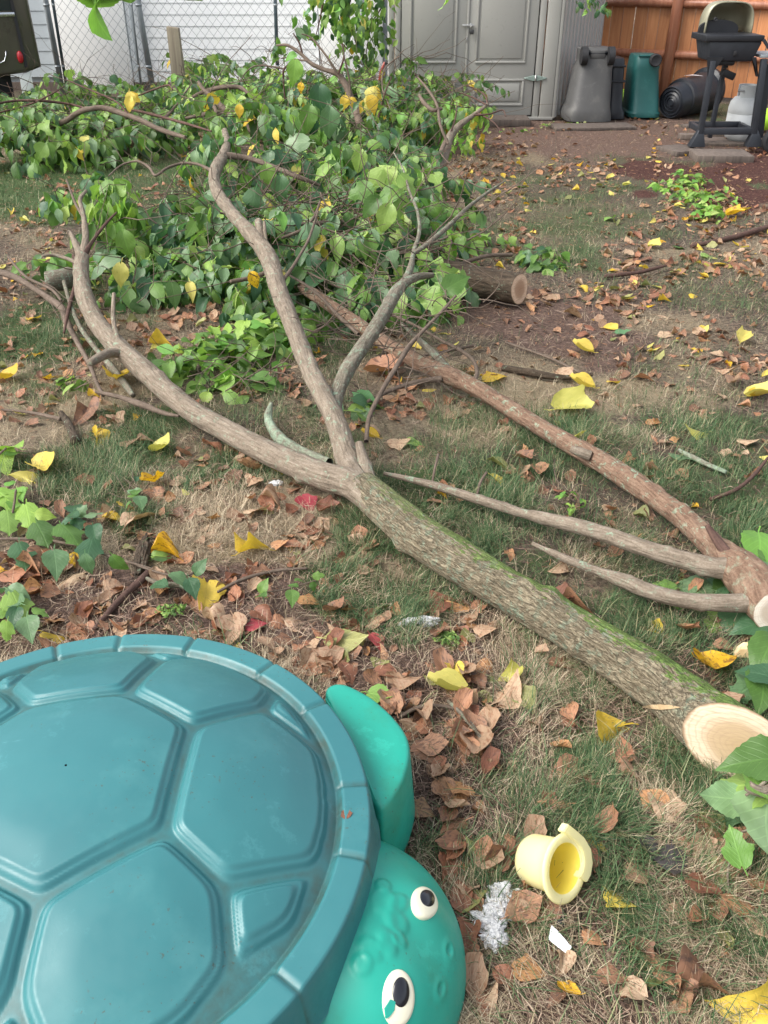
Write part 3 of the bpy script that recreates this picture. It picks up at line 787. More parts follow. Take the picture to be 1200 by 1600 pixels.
# ---- chain link fence ----------------------------------------------
CY = 12.15
cl = empty('chain_link_fence', (-2.9, CY, 0)); tag(cl, 'galvanised chain link fence with steel posts left of the shed', 'fence')
def cpost(u0, v0, u1, v1, r, m, Y=CY):
    a = w(u0, v0, Y); b = w(u1, v1, Y); 
    xb = b.x; xt = a.x; 
    sl = (xt - xb) / (a.z - b.z)
    pb = Vector((xb - b.z * sl + 2.9, Y - CY, -.03)); pt = Vector((xb + (2.0 - b.z) * sl + 2.9, Y - CY, 2.0))
    o = obj('post', MB().tube([pb, pt], r, 14).mesh('post', True), M[m], cl)
    obj('post_cap', MB().tube([pt, pt + Vector((0, 0, .02)), pt + Vector((0, 0, .045))], [r * 1.15, r * 1.15, r * .4], 12).mesh('post_cap', True), M[m], o)
    for zb in (.35, 1.0, 1.6):
        q = pb.lerp(pt, zb / 2.0); obj('tension_band', MB().tube([q, q + Vector((0, 0, .025))], r * 1.14, 12).mesh('tension_band', True), M['galv'], o)
cpost(71, 0, 101, 160, .034, 'galv')
cpost(82, 0, 107, 155, .018, 'galv_dark')
cpost(215, 0, 240, 145, .036, 'galv')
cpost(207, 20, 222, 150, .012, 'galv')
cpost(430, 0, 434, 125, .022, 'galv_dark')
cpost(566, 0, 566, 120, .022, 'galv')
xa, xb_ = w(104, 120, CY).x + 2.9, w(604, 60, CY).x + 2.9
zt = 1.95
for nm, z in (('top_rail', 1.95), ('tension_wire', .05)):
    obj(nm, MB().tube([(xa, 0, z), (xb_, 0, z)], .02 if nm == 'top_rail' else .004, 10).mesh(nm, True), M['galv'], cl)
pit = .052; zs = .062; Vs = []; Fs = []; nb = 0; x = xa; wv = 0
nz = int(1.9 / zs)
while x < xb_:
    pts = []
    for i in range(nz + 1):
        side = (i + wv) % 2
        pts.append((x + side * pit + (0), .004 * (1 if side else -1), .05 + i * zs))
    r = .003
    P = np.array(pts); n3 = 3
    ring = np.array([(math.cos(a) * r, math.sin(a) * r, 0) for a in (0, 2 * PI / 3, 4 * PI / 3)])
    V = (P[:, None, :] + ring[None]).reshape(-1, 3)
    i = np.arange(nz)[:, None] * 3; j = np.arange(3)[None, :]; j2 = (j + 1) % 3
    Fs.append(np.stack([i + j, i + j2, i + 3 + j2, i + 3 + j], -1).reshape(-1, 4) + nb); Vs.append(V); nb += len(V)
    x += pit; wv += 1
o = obj('chain_link_mesh', nmesh('chain_link_mesh', np.concatenate(Vs), [np.concatenate(Fs)]), M['galv'], cl); tag(o, kind='stuff')

# weathered wooden stake
c = w(285, 132, 11.2)
top = w(268, 41, 11.2)
o = obj('wooden_stake', MB().hexa([Vector(p) for p in ((-.075, -.05, -.05), (.075, -.05, -.05), (.075, .05, -.05), (-.075, .05, -.05), (-.07, -.05, top.z), (.06, -.05, top.z - .02), (.06, .05, top.z - .015), (-.07, .05, top.z))]).mesh('wooden_stake', bevel=.006), M['old_post'], loc=(c.x - .03, 11.2, 0))
tag(o, 'weathered square wooden stake standing before the chain link fence', 'stake')

# green bush, red hook and blue tub between house and shed
def blob(name, loc, rad, m, seed, amp=.3, sc=3.0, n=28, flat=None, sq=1.0):
    th = np.linspace(0, PI, n); ph = np.linspace(0, 2 * PI, 2 * n, endpoint=False)
    T, Pp = np.meshgrid(th, ph, indexing='ij'); D = np.c_[(np.sin(T) * np.cos(Pp)).ravel(), (np.sin(T) * np.sin(Pp)).ravel(), np.cos(T).ravel()]
    f = 1 + amp * (fbm(D * sc + seed * 3.1, 4, seed) - .5) * 2
    V = D * f[:, None] * np.array(rad)
    m2 = 2 * n; i = np.arange(n - 1)[:, None] * m2; j = np.arange(m2)[None, :]; j2 = (j + 1) % m2
    F = np.stack([i + j, i + m2 + j, i + m2 + j2, i + j2], -1).reshape(-1, 4)
    me = nmesh(name, V, [F], uv=np.c_[V[:, 0], V[:, 1]])
    return obj(name, me, M[m], loc=loc)
c = w(576, 140, 11.6)
V, F = loft([np.c_[np.cos(np.arange(20) / 20 * 2 * PI) * r, np.sin(np.arange(20) / 20 * 2 * PI) * r, np.full(20, z)] for r, z in ((.12, 0), (.15, .09), (.162, .095), (.162, .12), (.14, .115), (.12, .02))], False, True)
o = obj('plastic_tub', nmesh('plastic_tub', V, F), M['blue_tub'], loc=(c.x, 11.6, c.z - .08)); tag(o, 'small blue tub on the ground beside the left wall of the shed', 'tub')
hx = w(597, 120, 11.0)
hk = [w(u, v, 11.0) for u, v in ((593, 148), (592, 130), (595, 112), (601, 98), (607, 97), (610, 103))]
t0 = hk[0].copy()
hk = [Vector((t0.x, 11.0, -.01))] + hk
o = obj('garden_tool', MB().tube([p - t0 for p in hk], .014, 8).mesh('garden_tool', True), M['red_tool'], loc=t0)
tag(o, 'red curved tool handle poking up left of the shed', 'tool')
obj('grip', MB().tube([hk[4] - t0, hk[5] - t0, hk[6] - t0], .022, 8).mesh('grip', True), M['rubber'], o)

# ---- vehicle at the left edge --------------------------------------
VY = 10.1
vx = w(57, 60, VY).x
car = empty('parked_vehicle', (vx, VY, 0), .42); tag(car, 'olive brown vehicle with a red side marker parked at the left edge', 'vehicle')
zb_ = w(50, 108, VY).z
# side outline (x to the left), extruded away from the yard
prof = [(0, zb_ + .02), (-.02, zb_ + 1.35), (-.12, zb_ + 1.5), (-4.3, zb_ + 1.5), (-4.4, zb_ + .1), (-3.9, zb_ - .05), (-3.0, zb_ - .05)]
arch = [(-.86 + .42 * math.cos(a), zb_ - .05 + .36 * math.sin(a)) for a in np.linspace(PI, 0, 14)]
prof = prof + [(-2.2, zb_ - .05)] + arch + [(-.16, zb_ - .03)]
V = [(x, 0, z) for x, z in prof] + [(x, 1.75, z) for x, z in prof]; k = len(prof)
bm = bmesh.new(); vs = [bm.verts.new(p) for p in V]
bm.faces.new(vs[:k][::-1]); bm.faces.new(vs[k:])
for i in range(k): bm.faces.new((vs[i], vs[(i + 1) % k], vs[k + (i + 1) % k], vs[k + i]))
bmesh.ops.recalc_face_normals(bm, faces=bm.faces)
ed = [e for e in bm.edges if abs(e.verts[0].co.y - e.verts[1].co.y) < .01 and e.verts[0].co.y < .01] 
bmesh.ops.bevel(bm, geom=ed, offset=.04, segments=3, profile=.5, affect='EDGES', clamp_overlap=True)
for f in bm.faces: f.smooth = True
me = bpy.data.meshes.new('body'); bm.to_mesh(me); bm.free(); sharp(me, 35)
obj('body', me, M['car_paint'], car)
def vpt(u, v): p = w(u, v, VY); return p.x - vx, p.z
def vbox(name, u0, u1, v0, v1, m, d0=-.012, d1=.004, bev=.004):
    x0, z1 = vpt(u0, v0); x1, z0 = vpt(u1, v1)
    return obj(name, MB().box((x0, d0, z0), (x1, d1, z1)).mesh(name, bevel=bev), M[m], car)
x0, z0 = vpt(20, 16)
obj('side_window', MB().box((-2.2, -.010, z0), (x0, .004, z0 + .55)).mesh('side_window', bevel=.004), M['car_glass'], car)
obj('trim_strip', MB().box((-3.8, -.022, z0 - .05), (x0 + .02, .004, z0 - .012)).mesh('trim_strip', bevel=.005), M['chrome'], car)
obj('window_pillar', MB().hexa([Vector(p) for p in ((x0 + .02, -.016, z0 - .5), (x0 + .05, -.016, z0 - .5), (x0 + .05, .004, z0 - .5), (x0 + .02, .004, z0 - .5), (x0 - .02, -.016, z0 + .6), (x0 + .01, -.016, z0 + .6), (x0 + .01, .004, z0 + .6), (x0 - .02, .004, z0 + .6))]).mesh('window_pillar'), M['rubber'], car)
xx, zz = vpt(33, 88)
V, F = loft([np.c_[xx + np.cos(np.arange(14) / 14 * 2 * PI) * r, np.full(14, yy), zz + np.sin(np.arange(14) / 14 * 2 * PI) * r * 1.9] for r, yy in ((.03, .0), (.03, -.018), (.022, -.03), (.01, -.034))], True, False)
obj('side_marker', nmesh('side_marker', V, F), M['red_lens'], car)
fl = [vpt(u, v) for u, v in ((-8, 97), (4, 96), (10, 93), (12, 86), (12, 78))]
obj('fuel_door_edge', MB().tube([(a, -.006, b) for a, b in fl], .006, 6).mesh('fuel_door_edge', True), M['chrome'], car)
x0, z0 = vpt(33, 116); x1, z1 = vpt(58, 158)
_a, _b, _c2, _d2 = vpt(32, 116), vpt(49, 111), vpt(40, 160), vpt(58, 157)
obj('mud_flap', MB().hexa([Vector(p) for p in ((_c2[0], .02, _c2[1]), (_d2[0], .02, _d2[1]), (_d2[0], .035, _d2[1]), (_c2[0], .035, _c2[1]), (_a[0], .02, _a[1]), (_b[0], .02, _b[1]), (_b[0], .035, _b[1]), (_a[0], .035, _a[1]))]).mesh('mud_flap', bevel=.003), M['white_part'], car)
wr = .33
V, F = loft([np.c_[-.86 + np.cos(np.arange(40) / 40 * 2 * PI) * r, np.full(40, y), wr + np.sin(np.arange(40) / 40 * 2 * PI) * r] for r, y in ((.22, .06), (.30, .05), (.33, .08), (.33, .26), (.30, .29), (.2, .29))], True, True)
wh = obj('wheel', nmesh('wheel', V, F), M['rubber'], car)
V, F = loft([np.c_[-.86 + np.cos(np.arange(24) / 24 * 2 * PI) * r, np.full(24, y), wr + np.sin(np.arange(24) / 24 * 2 * PI) * r] for r, y in ((.21, .09), (.21, .05), (.19, .045), (.17, .08))], True, False)
obj('rim', nmesh('rim', V, F), M['galv'], wh)
obj('wheel_well', MB().box((-1.3, .32, .15), (-.3, .36, zb_ + .3)).mesh('wheel_well'), M['rubber'], car)
w2 = wh.copy(); COL.objects.link(w2); w2.parent = car; w2.location = (-2.7, 0, 0)

# ================================================================== BINS
def px_loft(name, secs, depth, Y, m, parent, loc, n=28, sq=4.5, close=True, y_off=0):
    """secs: (u_left, u_right, v, depth scale) bottom to top, rounded-rectangle sections on a vertical axis"""
    rings = []
    A = np.arange(n) / n * 2 * PI
    ex = np.sign(np.cos(A)) * np.abs(np.cos(A)) ** (2 / sq); ey = np.sign(np.sin(A)) * np.abs(np.sin(A)) ** (2 / sq)
    for u0, u1, v, ds in secs:
        a = atY(u0, v, Y - depth * ds / 2 * .0); b = atY(u1, v, Y)
        cx, hw, z = (a.x + b.x) / 2 - loc[0], (b.x - a.x) / 2, a.z - loc[2]
        rings.append(np.c_[cx + ex * hw, Y - loc[1] + y_off + ey * depth * ds / 2, np.full(n, z)])
    V, F = loft(rings, True, True)
    me = nmesh(name, V, F); sharp(me, 35)
    return obj(name, me, M[m], parent)
def disc(name, c, r, th, m, parent, axis='Y', n=28, rings=((1, 0), (1, 1), (.82, 1.15), (.5, 1.0))):
    A = np.arange(n) / n * 2 * PI
    R = []
    for s_, t_ in rings:
        a, b, d = np.cos(A) * r * s_, np.sin(A) * r * s_, np.full(n, t_ * th)
        R.append({'Y': np.c_[c[0] + a, c[1] - d, c[2] + b], 'X': np.c_[c[0] + d, c[1] + a, c[2] + b]}[axis])
    V, F = loft(R, True, True); me = nmesh(name, V, F); sharp(me, 35)
    return obj(name, me, M[m], parent)
# grey wheeled bin upside down
Y = 10.0; L0 = (w(922, 186, Y).x, Y + .25, 0)
b1 = empty('grey_bin', L0); tag(b1, 'grey wheeled bin standing upside down against the ribbed side of the shed', 'bin')
px_loft('bin_body', [(885, 958, 190, 1), (884, 958, 181, 1.02), (888, 957, 172, 1), (892, 957, 166, .97), (904, 961, 112, .8), (910, 963, 99, .74), (911, 964, 90, .70), (911, 964, 79, .66), (914, 961, 77, .6)], .56, Y, 'bin_grey', b1, L0, y_off=.25)
for u in (914, 956):
    c = w(u, 88, Y); 
    V, F = loft([np.c_[c.x - L0[0] + dx + 0 * np.arange(24), -.20 + np.cos(np.arange(24) / 24 * 2 * PI) * r - .0, c.z + np.sin(np.arange(24) / 24 * 2 * PI) * r] for dx, r in ((-.033, .06), (-.03, .085), (.03, .085), (.033, .06))])
    me = nmesh('wheel', V, F); sharp(me); obj('wheel', me, M['rubber'], b1)
a = w(921, 84, Y); b = w(951, 88, Y)
obj('axle', MB().tube([(a.x - L0[0], -.19, a.z), (b.x - L0[0], -.19, a.z)], .016, 10).mesh('axle', True), M['bin_black'], b1)
obj('axle_bracket', MB().box((a.x - L0[0] + .02, -.205, a.z - .05), (b.x - L0[0] - .02, -.15, a.z + .03)).mesh('axle_bracket', bevel=.012), M['bin_grey'], b1)
# black bin behind
Y = 10.25; L0 = (w(966, 184, Y).x, Y + .25, 0)
b2 = empty('black_bin', L0); tag(b2, 'slim black bin upside down between the grey bin and the teal bin', 'bin')
px_loft('bin_body', [(948, 978, 186, 1), (947, 978, 176, 1.02), (950, 975, 168, .95), (953, 977, 130, .85), (955, 980, 97, .8), (956, 979, 92, .74)], .42, Y, 'bin_black', b2, L0, y_off=.2)
for v in (104, 128): 
    a = w(964, v, Y); obj('rib', MB().box((a.x - L0[0] - .09, -.235, a.z - .01), (a.x - L0[0] + .10, -.05, a.z + .01)).mesh('rib', bevel=.004), M['bin_black'], b2)
# teal bin
Y = 10.3; L0 = (w(1008, 182, Y).x, Y + .25, 0)
b3 = empty('teal_bin', L0); tag(b3, 'teal wheeled bin standing upside down with a leaf stuck low on it', 'bin')
px_loft('bin_body', [(983, 1034, 184, 1), (982, 1035, 178, 1.03), (985, 1033, 175, 1), (992, 1035, 110, .8), (993, 1036, 107, .82), (996, 1036, 92, .75), (998, 1035, 88, .7)], .50, Y, 'bin_teal', b3, L0, y_off=.25)
c = w(1029, 96, Y - .1); disc('wheel', (c.x - L0[0], -.20, c.z), .062, .05, 'rubber', b3)
c = w(1000, 93, Y)
obj('grip_bar', MB().box((c.x - L0[0], -.20, c.z + .02), (c.x - L0[0] + .17, -.16, c.z + .04)).mesh('grip_bar', bevel=.008), M['bin_teal'], b3)
# black round bin lying on its side
Y = 10.35
ca = w(1050, 158, Y); cb = w(1098, 152, Y + .35); ax = (cb - ca); ax.z = .02; axl = ax.length; ax.normalize()
b4 = empty('lying_bin', (ca.x, ca.y, 0)); tag(b4, 'round black bin lying on its side between the teal bin and the grill', 'bin')
r0 = .165; sx = ax.cross(Vector((0, 0, 1))).normalized(); sz = sx.cross(ax)
def ringa(t, r, n=36, dz=0.0):
    c = ax * t + Vector((0, 0, max(r0, r) * 1.0 + dz)); A = np.arange(n) / n * 2 * PI
    return np.array([tuple(c + sx * math.cos(a) * r + sz * math.sin(a) * r) for a in A])
prof = [(-.02, .03), (-.008, .045), (-.02, .05), (-.008, .075), (-.022, .08), (-.022, .085), (-.006, .11), (-.022, .115), (-.022, .125), (-.004, .14), (-.02, .15), (0, .16), (.02, .165), (.12, .178), (.125, .190), (.18, .195), (.19, .186), (axl, .205), (axl + .02, .225), (axl + .06, .225), (axl + .07, .205)]
V, F = loft([ringa(t, r) for t, r in prof], True, True); me = nmesh('bin_body', V, F); sharp(me, 30)
obj('bin_body', me, M['bin_black'], b4)
# white swoosh printed on top
ptz = []
for i in range(13):
    t = i / 12; a = 1.95 - .75 * t; tt = .16 + .22 * t; rr = .202
    for dr in (-1, 1):
        aa = a + dr * (.02 + .10 * math.sin(PI * min(1, t * 1.1)) * (1 - t * .5)); c = ax * tt + Vector((0, 0, r0 + .03))
        ptz.append(tuple(c + (sx * math.cos(aa) + sz * math.sin(aa)) * (rr + .006)))
obj('printed_swoosh', nmesh('printed_swoosh', ptz, [np.array([(2 * i, 2 * i + 1, 2 * i + 3, 2 * i + 2) for i in range(12)])]), M['white_print'], b4)

# ================================================================== GRILL, TANK, PAVERS
GYd = 8.45
def gp(u, v, dy=0): return atY(u, v, GYd + dy)
g0 = Vector((gp(1140, 235).x, GYd, 0))
gr = empty('gas_grill', g0); tag(gr, 'black cart grill with its faded beige lid open by the right edge', 'grill')
def L(p): return Vector(p) - g0
a = gp(1103, 60); b = gp(1195, 60)
zr = a.z
DD = .42
obj('shelf_plate', MB().box(L((a.x, GYd, zr - .025)), L((b.x, GYd + DD, zr + .022))).mesh('shelf_plate', bevel=.006), M['grill_black'], gr)
x0, x1 = gp(1108, 70).x, gp(1192, 70).x; zl = gp(1120, 97).z
P = [L(p) for p in ((x0 + .035, GYd + .03, zl), (x1 - .05, GYd + .03, zl), (x1 - .05, GYd + DD - .05, zl), (x0 + .035, GYd + DD - .05, zl), (x0, GYd + .01, zr - .025), (x1, GYd + .01, zr - .025), (x1, GYd + DD - .02, zr - .025), (x0, GYd + DD - .02, zr - .025))]
fb = obj('firebox', MB().hexa(P).mesh('firebox', bevel=.015), M['grill_dark'], gr)
c = gp(1150, 83); obj('ignition_hole', MB().box(L((c.x - .015, GYd + .008, c.z - .02)), L((c.x + .012, GYd + .03, c.z + .015))).mesh('ignition_hole', bevel=.003), M['rubber'], fb)
obj('belly', MB().box(L((x0 + .12, GYd + .06, zl - .035)), L((x1 - .18, GYd + .3, zl + .01))).mesh('belly', bevel=.02), M['grill_black'], gr)
# open lid: a half-round hood leaning back
hood = []
hx0, hx1 = gp(1118, 30).x, gp(1196, 30).x; hw = (hx1 - hx0) / 2; hc = (hx0 + hx1) / 2
ztop = gp(1150, 2, .3).z
n = 26
def hood_ring(s, y, z0):
    out = []
    for i in range(n):
        t = i / (n - 1); a = PI * (1 - t)
        ex = math.copysign(abs(math.cos(a)) ** .55, math.cos(a)); ez = abs(math.sin(a)) ** .55
        out.append((hc + ex * hw * s + (.02 if y else 0), GYd + DD - .06 + y, z0 + ez * (ztop - zr) * s))
    return out
R = [hood_ring(1.0, -.06, zr), hood_ring(1.0, .12, zr + .0), hood_ring(.93, .18, zr + .0), hood_ring(.5, .215, zr), hood_ring(.02, .22, zr)]
V = np.array([tuple(L(p)) for r in R for p in r]); i = np.arange(len(R) - 1)[:, None] * n; j = np.arange(n - 1)[None, :]
F = np.stack([i + j, i + j + 1, i + n + j + 1, i + n + j], -1).reshape(-1, 4)
me = nmesh('lid', V, [F]); lid = obj('lid', me, M['grill_lid'], gr)
sm = lid.modifiers.new('thick', 'SOLIDIFY'); sm.thickness = .012
V = []; n2 = 18
for i in range(n2):
    a = PI * i / (n2 - 1); V.append(tuple(L((hc - .06 + math.cos(a) * hw * .82, GYd + DD - .10, zr + .02 + abs(math.sin(a)) ** .7 * gp(1150, 33, .3).z * 0 + abs(math.sin(a)) ** .6 * (gp(1140, 35, .3).z - zr)))))
V += [(v[0], v[1] + .04, v[2]) for v in V]
bm = MB(); bm.add(V, [np.array([(i, i + 1, n2 + i + 1, n2 + i) for i in range(n2 - 1)])])
me = bm.mesh('lid_inside_mesh', True); bm2 = bmesh.new(); bm2.from_mesh(me); bm2.verts.ensure_lookup_table(); bm2.faces.new([bm2.verts[i] for i in range(n2)]); bm2.to_mesh(me); bm2.free()
obj('lid_inside', me, M['grill_black'], lid)  # flat black panel filling the lower inside of the open lid
c = gp(1117, 30, .3); disc('lid_bolt', L((c.x, GYd + DD - .13, c.z)), .016, .02, 'rubber', lid)
# side table bracket at the right
P = [L(p) for p in ((b.x + .0, GYd, zr + .28), (b.x + .03, GYd, zr + .28), (b.x + .03, GYd + .3, zr + .28), (b.x, GYd + .3, zr + .28))]
obj('side_shelf', MB().box(L((b.x + .005, GYd + .02, gp(1195, 91).z)), L((b.x + .35, GYd + DD, gp(1195, 86).z))).mesh('side_shelf', bevel=.006), M['galv'], gr)
obj('shelf_brace', MB().bar(L((b.x - .01, GYd - .004, gp(1195, 62).z)), L((b.x + .12, GYd - .004, gp(1195, 90).z)), .022).mesh('shelf_brace'), M['grill_dark'], gr)
# legs
def leg(u0, v0, u1, v1, wd, dy):
    a = gp(u0, v0, dy); b_ = gp(u1, v1, dy); 
    o = obj('leg', MB().bar(L(Vector((b_.x, b_.y, .06))), L(Vector((a.x, a.y, a.z))), wd, .05).mesh('leg', bevel=.004), M['grill_dark'], gr); return b_
bl = leg(1114, 95, 1093, 214, .045, .02); br = leg(1194, 92, 1177, 214, .05, .02)
leg(1133, 100, 1112, 196, .035, DD - .04); leg(1200, 100, 1190, 196, .06, DD - .04)
for xx, s_ in ((bl.x, -1), (br.x, 1)):
    P = [(xx - .055 - (.03 if s_ < 0 else 0), GYd - .02, .045), (xx + .055 + (.05 if s_ > 0 else 0), GYd - .02, .045), (xx + .055 + (.05 if s_ > 0 else 0), GYd + .08, .045), (xx - .055 - (.03 if s_ < 0 else 0), GYd + .08, .045), (xx - .02, GYd, .19), (xx + .02, GYd, .19), (xx + .02, GYd + .05, .19), (xx - .02, GYd + .05, .19)]
    obj('foot', MB().hexa([L(p) for p in P]).mesh('foot', bevel=.005), M['grill_dark'], gr)
for dy, v in ((.0, 206), (DD - .06, 202)):
    a = gp(1097, v); b_ = gp(1180, v)
    obj('lower_rail', MB().box(L((a.x, GYd + dy - .0, .145)), L((b_.x, GYd + dy + .04, .20))).mesh('lower_rail', bevel=.004), M['grill_dark'], gr)
for u in (1100, 1178):
    a = gp(u, 206); obj('side_rail', MB().box(L((a.x - .02, GYd + .04, .148)), L((a.x + .02, GYd + DD - .06, .195))).mesh('side_rail', bevel=.003), M['grill_dark'], gr)
for u in (1112, 1188):
    a = gp(u, 110); obj('gusset', MB().hexa([L(p) for p in ((a.x - .02, GYd + .015, a.z - .05), (a.x + .0, GYd + .015, a.z - .05), (a.x + .0, GYd + .03, a.z - .05), (a.x - .02, GYd + .03, a.z - .05), (a.x - .05, GYd + .015, a.z + .1), (a.x + .09 * (1 if u < 1150 else -1), GYd + .015, a.z + .1), (a.x + .09 * (1 if u < 1150 else -1), GYd + .03, a.z + .1), (a.x - .05, GYd + .03, a.z + .1))]).mesh('gusset'), M['grill_black'], gr)
c = gp(1137, 116, .2); cup = obj('grease_cup', MB().box(L((c.x - .06, c.y - .04, c.z - .03)), L((c.x + .06, c.y + .04, c.z + .03)), rot=Matrix.Rotation(.35, 3, 'Y'), piv=tuple(L(c))).mesh('grease_cup', bevel=.008), M['grill_black'], gr)
obj('cup_hanger', MB().tube([L(c) + Vector((0, 0, .02)), L(c) + Vector((-.03, 0, .12))], .004, 6).mesh('cup_hanger', True), M['rubber'], cup)
c = gp(1190, 213, .2); disc('wheel', L((c.x + .02, GYd - .02, .10)), .10, .05, 'rubber', gr)
# cigar-shaped dry leaf litter on the grill plate
# propane tank
tc = atY(1160, 205, 8.95); T0 = Vector((tc.x, 8.98, 0))
tk = empty('propane_tank', T0); tag(tk, 'grey propane tank standing behind the legs of the grill', 'gas tank')
A = np.arange(32) / 32 * 2 * PI
tr_ = .155
V, F = loft([np.c_[np.cos(A) * r, np.sin(A) * r, np.full(32, z)] for r, z in ((.11, .0), (.115, .03), (.14, .04), (tr_, .09), (tr_, .25), (tr_ * .99, .252), (tr_, .254), (tr_, .30), (tr_ * .93, .35), (tr_ * .75, .385), (.05, .40))])
obj('cylinder', nmesh('cylinder', V, F), M['tank'], tk)
for a0, a1 in ((.3, 2.6), (3.5, 5.9)):
    k = 12; V = []
    for i in range(k + 1):
        a = a0 + (a1 - a0) * i / k
        for r, z in ((.10, .37), (.10, .49), (.094, .49), (.094, .37)): V.append((math.cos(a) * r, math.sin(a) * r, z))
    F = [np.array([(4 * i + j, 4 * i + (j + 1) % 4, 4 * i + 4 + (j + 1) % 4, 4 * i + 4 + j) for i in range(k) for j in range(4)] + [(0, 1, 2, 3), (4 * k, 4 * k + 3, 4 * k + 2, 4 * k + 1)])]
    obj('collar', nmesh('collar', V, F, smooth=False), M['tank'], tk)
obj('valve', MB().box((-.03, -.03, .395), (.03, .03, .46)).mesh('valve', bevel=.006), M['steel'], tk)
obj('valve_knob', MB().tube([(-.02, -.05, .44), (-.13, -.08, .45)], .010, 8).mesh('valve_knob', True), M['steel'], tk)
obj('hose', MB().tube([(.03, 0, .43), (.12, -.02, .50), (.17, .0, .62), (.19, .02, .75)], .008, 8).mesh('hose', True), M['steel'], tk)
c = atY(1195, 181, 9.6)
o = blob('lime_ball', (c.x, 9.6, .105), (.105, .105, .105), 'lime', 3, .01); tag(o, 'lime green ball partly hidden behind the propane tank', 'ball')
c = atY(974, 168, 11.0); o = blob('lime_ball', (c.x, 11.0, .11), (.11, .11, .11), 'lime', 4, .01); tag(o, 'lime green ball peeping out between the black bin and the teal bin', 'ball')
def slab(u, v, sx_, sy_, h, rz, label, m='board_dark', z=0):
    p = at(u, v, h); o = obj('paver', MB().box((-sx_, -sy_, 0), (sx_, sy_, h)).mesh('paver', bevel=.006), M[m], loc=(p.x, p.y, z - .01)); o.rotation_euler.z = rz
    return tag(o, label, 'paver', 'pavers around the grill')
slab(1127, 236, .24, .17, .06, -.05, 'large brown paver under the right foot of the grill')
slab(1062, 229, .14, .16, .045, .35, 'brown paver left of the grill, tilted on bare soil')
slab(1092, 232, .07, .1, .04, .0, 'small paver piece under the left foot of the grill')
slab(1140, 217, .32, .18, .03, -.03, 'thin flat paver between the front and rear grill legs')
slab(1120, 207, .36, .05, .05, .02, 'dark narrow board lying across behind the grill feet')
slab(925, 194, .42, .16, .03, .1, 'reddish board the upturned grey bin stands on')
slab(1082, 193, .10, .06, .03, .3, 'little grey block beside the lying black bin')

# ================================================================== TURTLE SANDBOX
C0 = LID_C.copy()
sbx = empty('turtle_sandbox', (C0.x, C0.y, 0)); tag(sbx, 'green turtle shaped plastic sandbox closed with a teal shell lid, in the left foreground', 'sandbox')
LR = math.radians(6.5)
def lp(r, a): a = math.radians(a) + LR; return (r * math.cos(a), r * math.sin(a))
PL = {  # plates of the shell, polar (radius, angle) corners as surveyed
    'centre': [(.215, 29), (.200, -35.5), (.212, -92), (.215, -150), (.215, 150), (.218, 121), (.212, 72)],
    'b': [(.215, 29), (.365, 32), (.425, 14), (.425, 0), (.425, -13), (.418, -20), (.318, -37.5), (.200, -35.5)],
    'c': [(.200, -35.5), (.318, -37.5), (.40, -49), (.425, -62), (.425, -75), (.42, -86), (.33, -94), (.212, -92)],
    'd': [(.215, 29), (.212, 72), (.375, 74), (.43, 65), (.43, 52), (.43, 40), (.365, 32)],
    'e': [(.212, 72), (.218, 121), (.34, 122), (.43, 112), (.43, 98), (.43, 84), (.375, 74)],
    'f': [(.212, -92), (.33, -94), (.43, -104), (.43, -120), (.43, -138), (.34, -150), (.215, -150)],
    'g': [(.215, -150), (.34, -150), (.43, -160), (.43, 180), (.43, 160), (.34, 152), (.215, 150)],
    'h': [(.215, 150), (.34, 152), (.43, 143), (.43, 133), (.43, 125), (.34, 122), (.218, 121)],
    't1': [(.318, -37.5), (.418, -20), (.43, -34), (.40, -49)],
    't2': [(.365, 32), (.43, 40), (.43, 27), (.425, 14)],
    't3': [(.375, 74), (.43, 84), (.435, 74), (.43, 65)],
    't4': [(.34, 122), (.43, 125), (.435, 118), (.43, 112)],
    't5': [(.33, -94), (.42, -86), (.435, -95), (.43, -104)],
    't6': [(.34, -150), (.43, -138), (.435, -149), (.43, -160)],
    't7': [(.34, 152), (.43, 160), (.435, 151), (.43, 143)]}
PLP = {k: np.array([lp(*q) for q in v]) for k, v in PL.items()}
def sdf_poly(P, poly):
    n = len(poly); D = []; inside = np.zeros(len(P), bool)
    for i in range(n):
        a, b = poly[i], poly[(i + 1) % n]; e = b - a; wv = P - a
        t = np.clip((wv @ e) / (e @ e), 0, 1); q = wv - t[:, None] * e
        D.append(np.sqrt((q ** 2).sum(1)))
        c1 = (a[1] > P[:, 1]) != (b[1] > P[:, 1])
        with np.errstate(divide='ignore', invalid='ignore'):
            xx = (b[0] - a[0]) * (P[:, 1] - a[1]) / (b[1] - a[1] + 1e-12) + a[0]
        inside ^= c1 & (P[:, 0] < xx)
    D = np.array(D); d = D.min(0); ds = np.maximum(d - .0055 * np.log(np.exp(-(D - d) / .0055).sum(0)), 0); return np.where(inside, ds, -d)
def sst(x, a, b):
    t = np.clip((x - a) / (b - a), 0, 1); return t * t * (3 - 2 * t)
SEAMS = [106, 90, 71, 48, 29, 3, -15, -43, -62, -82, -103, -124, -145, -166, 173, 151, 128]
RI = .436
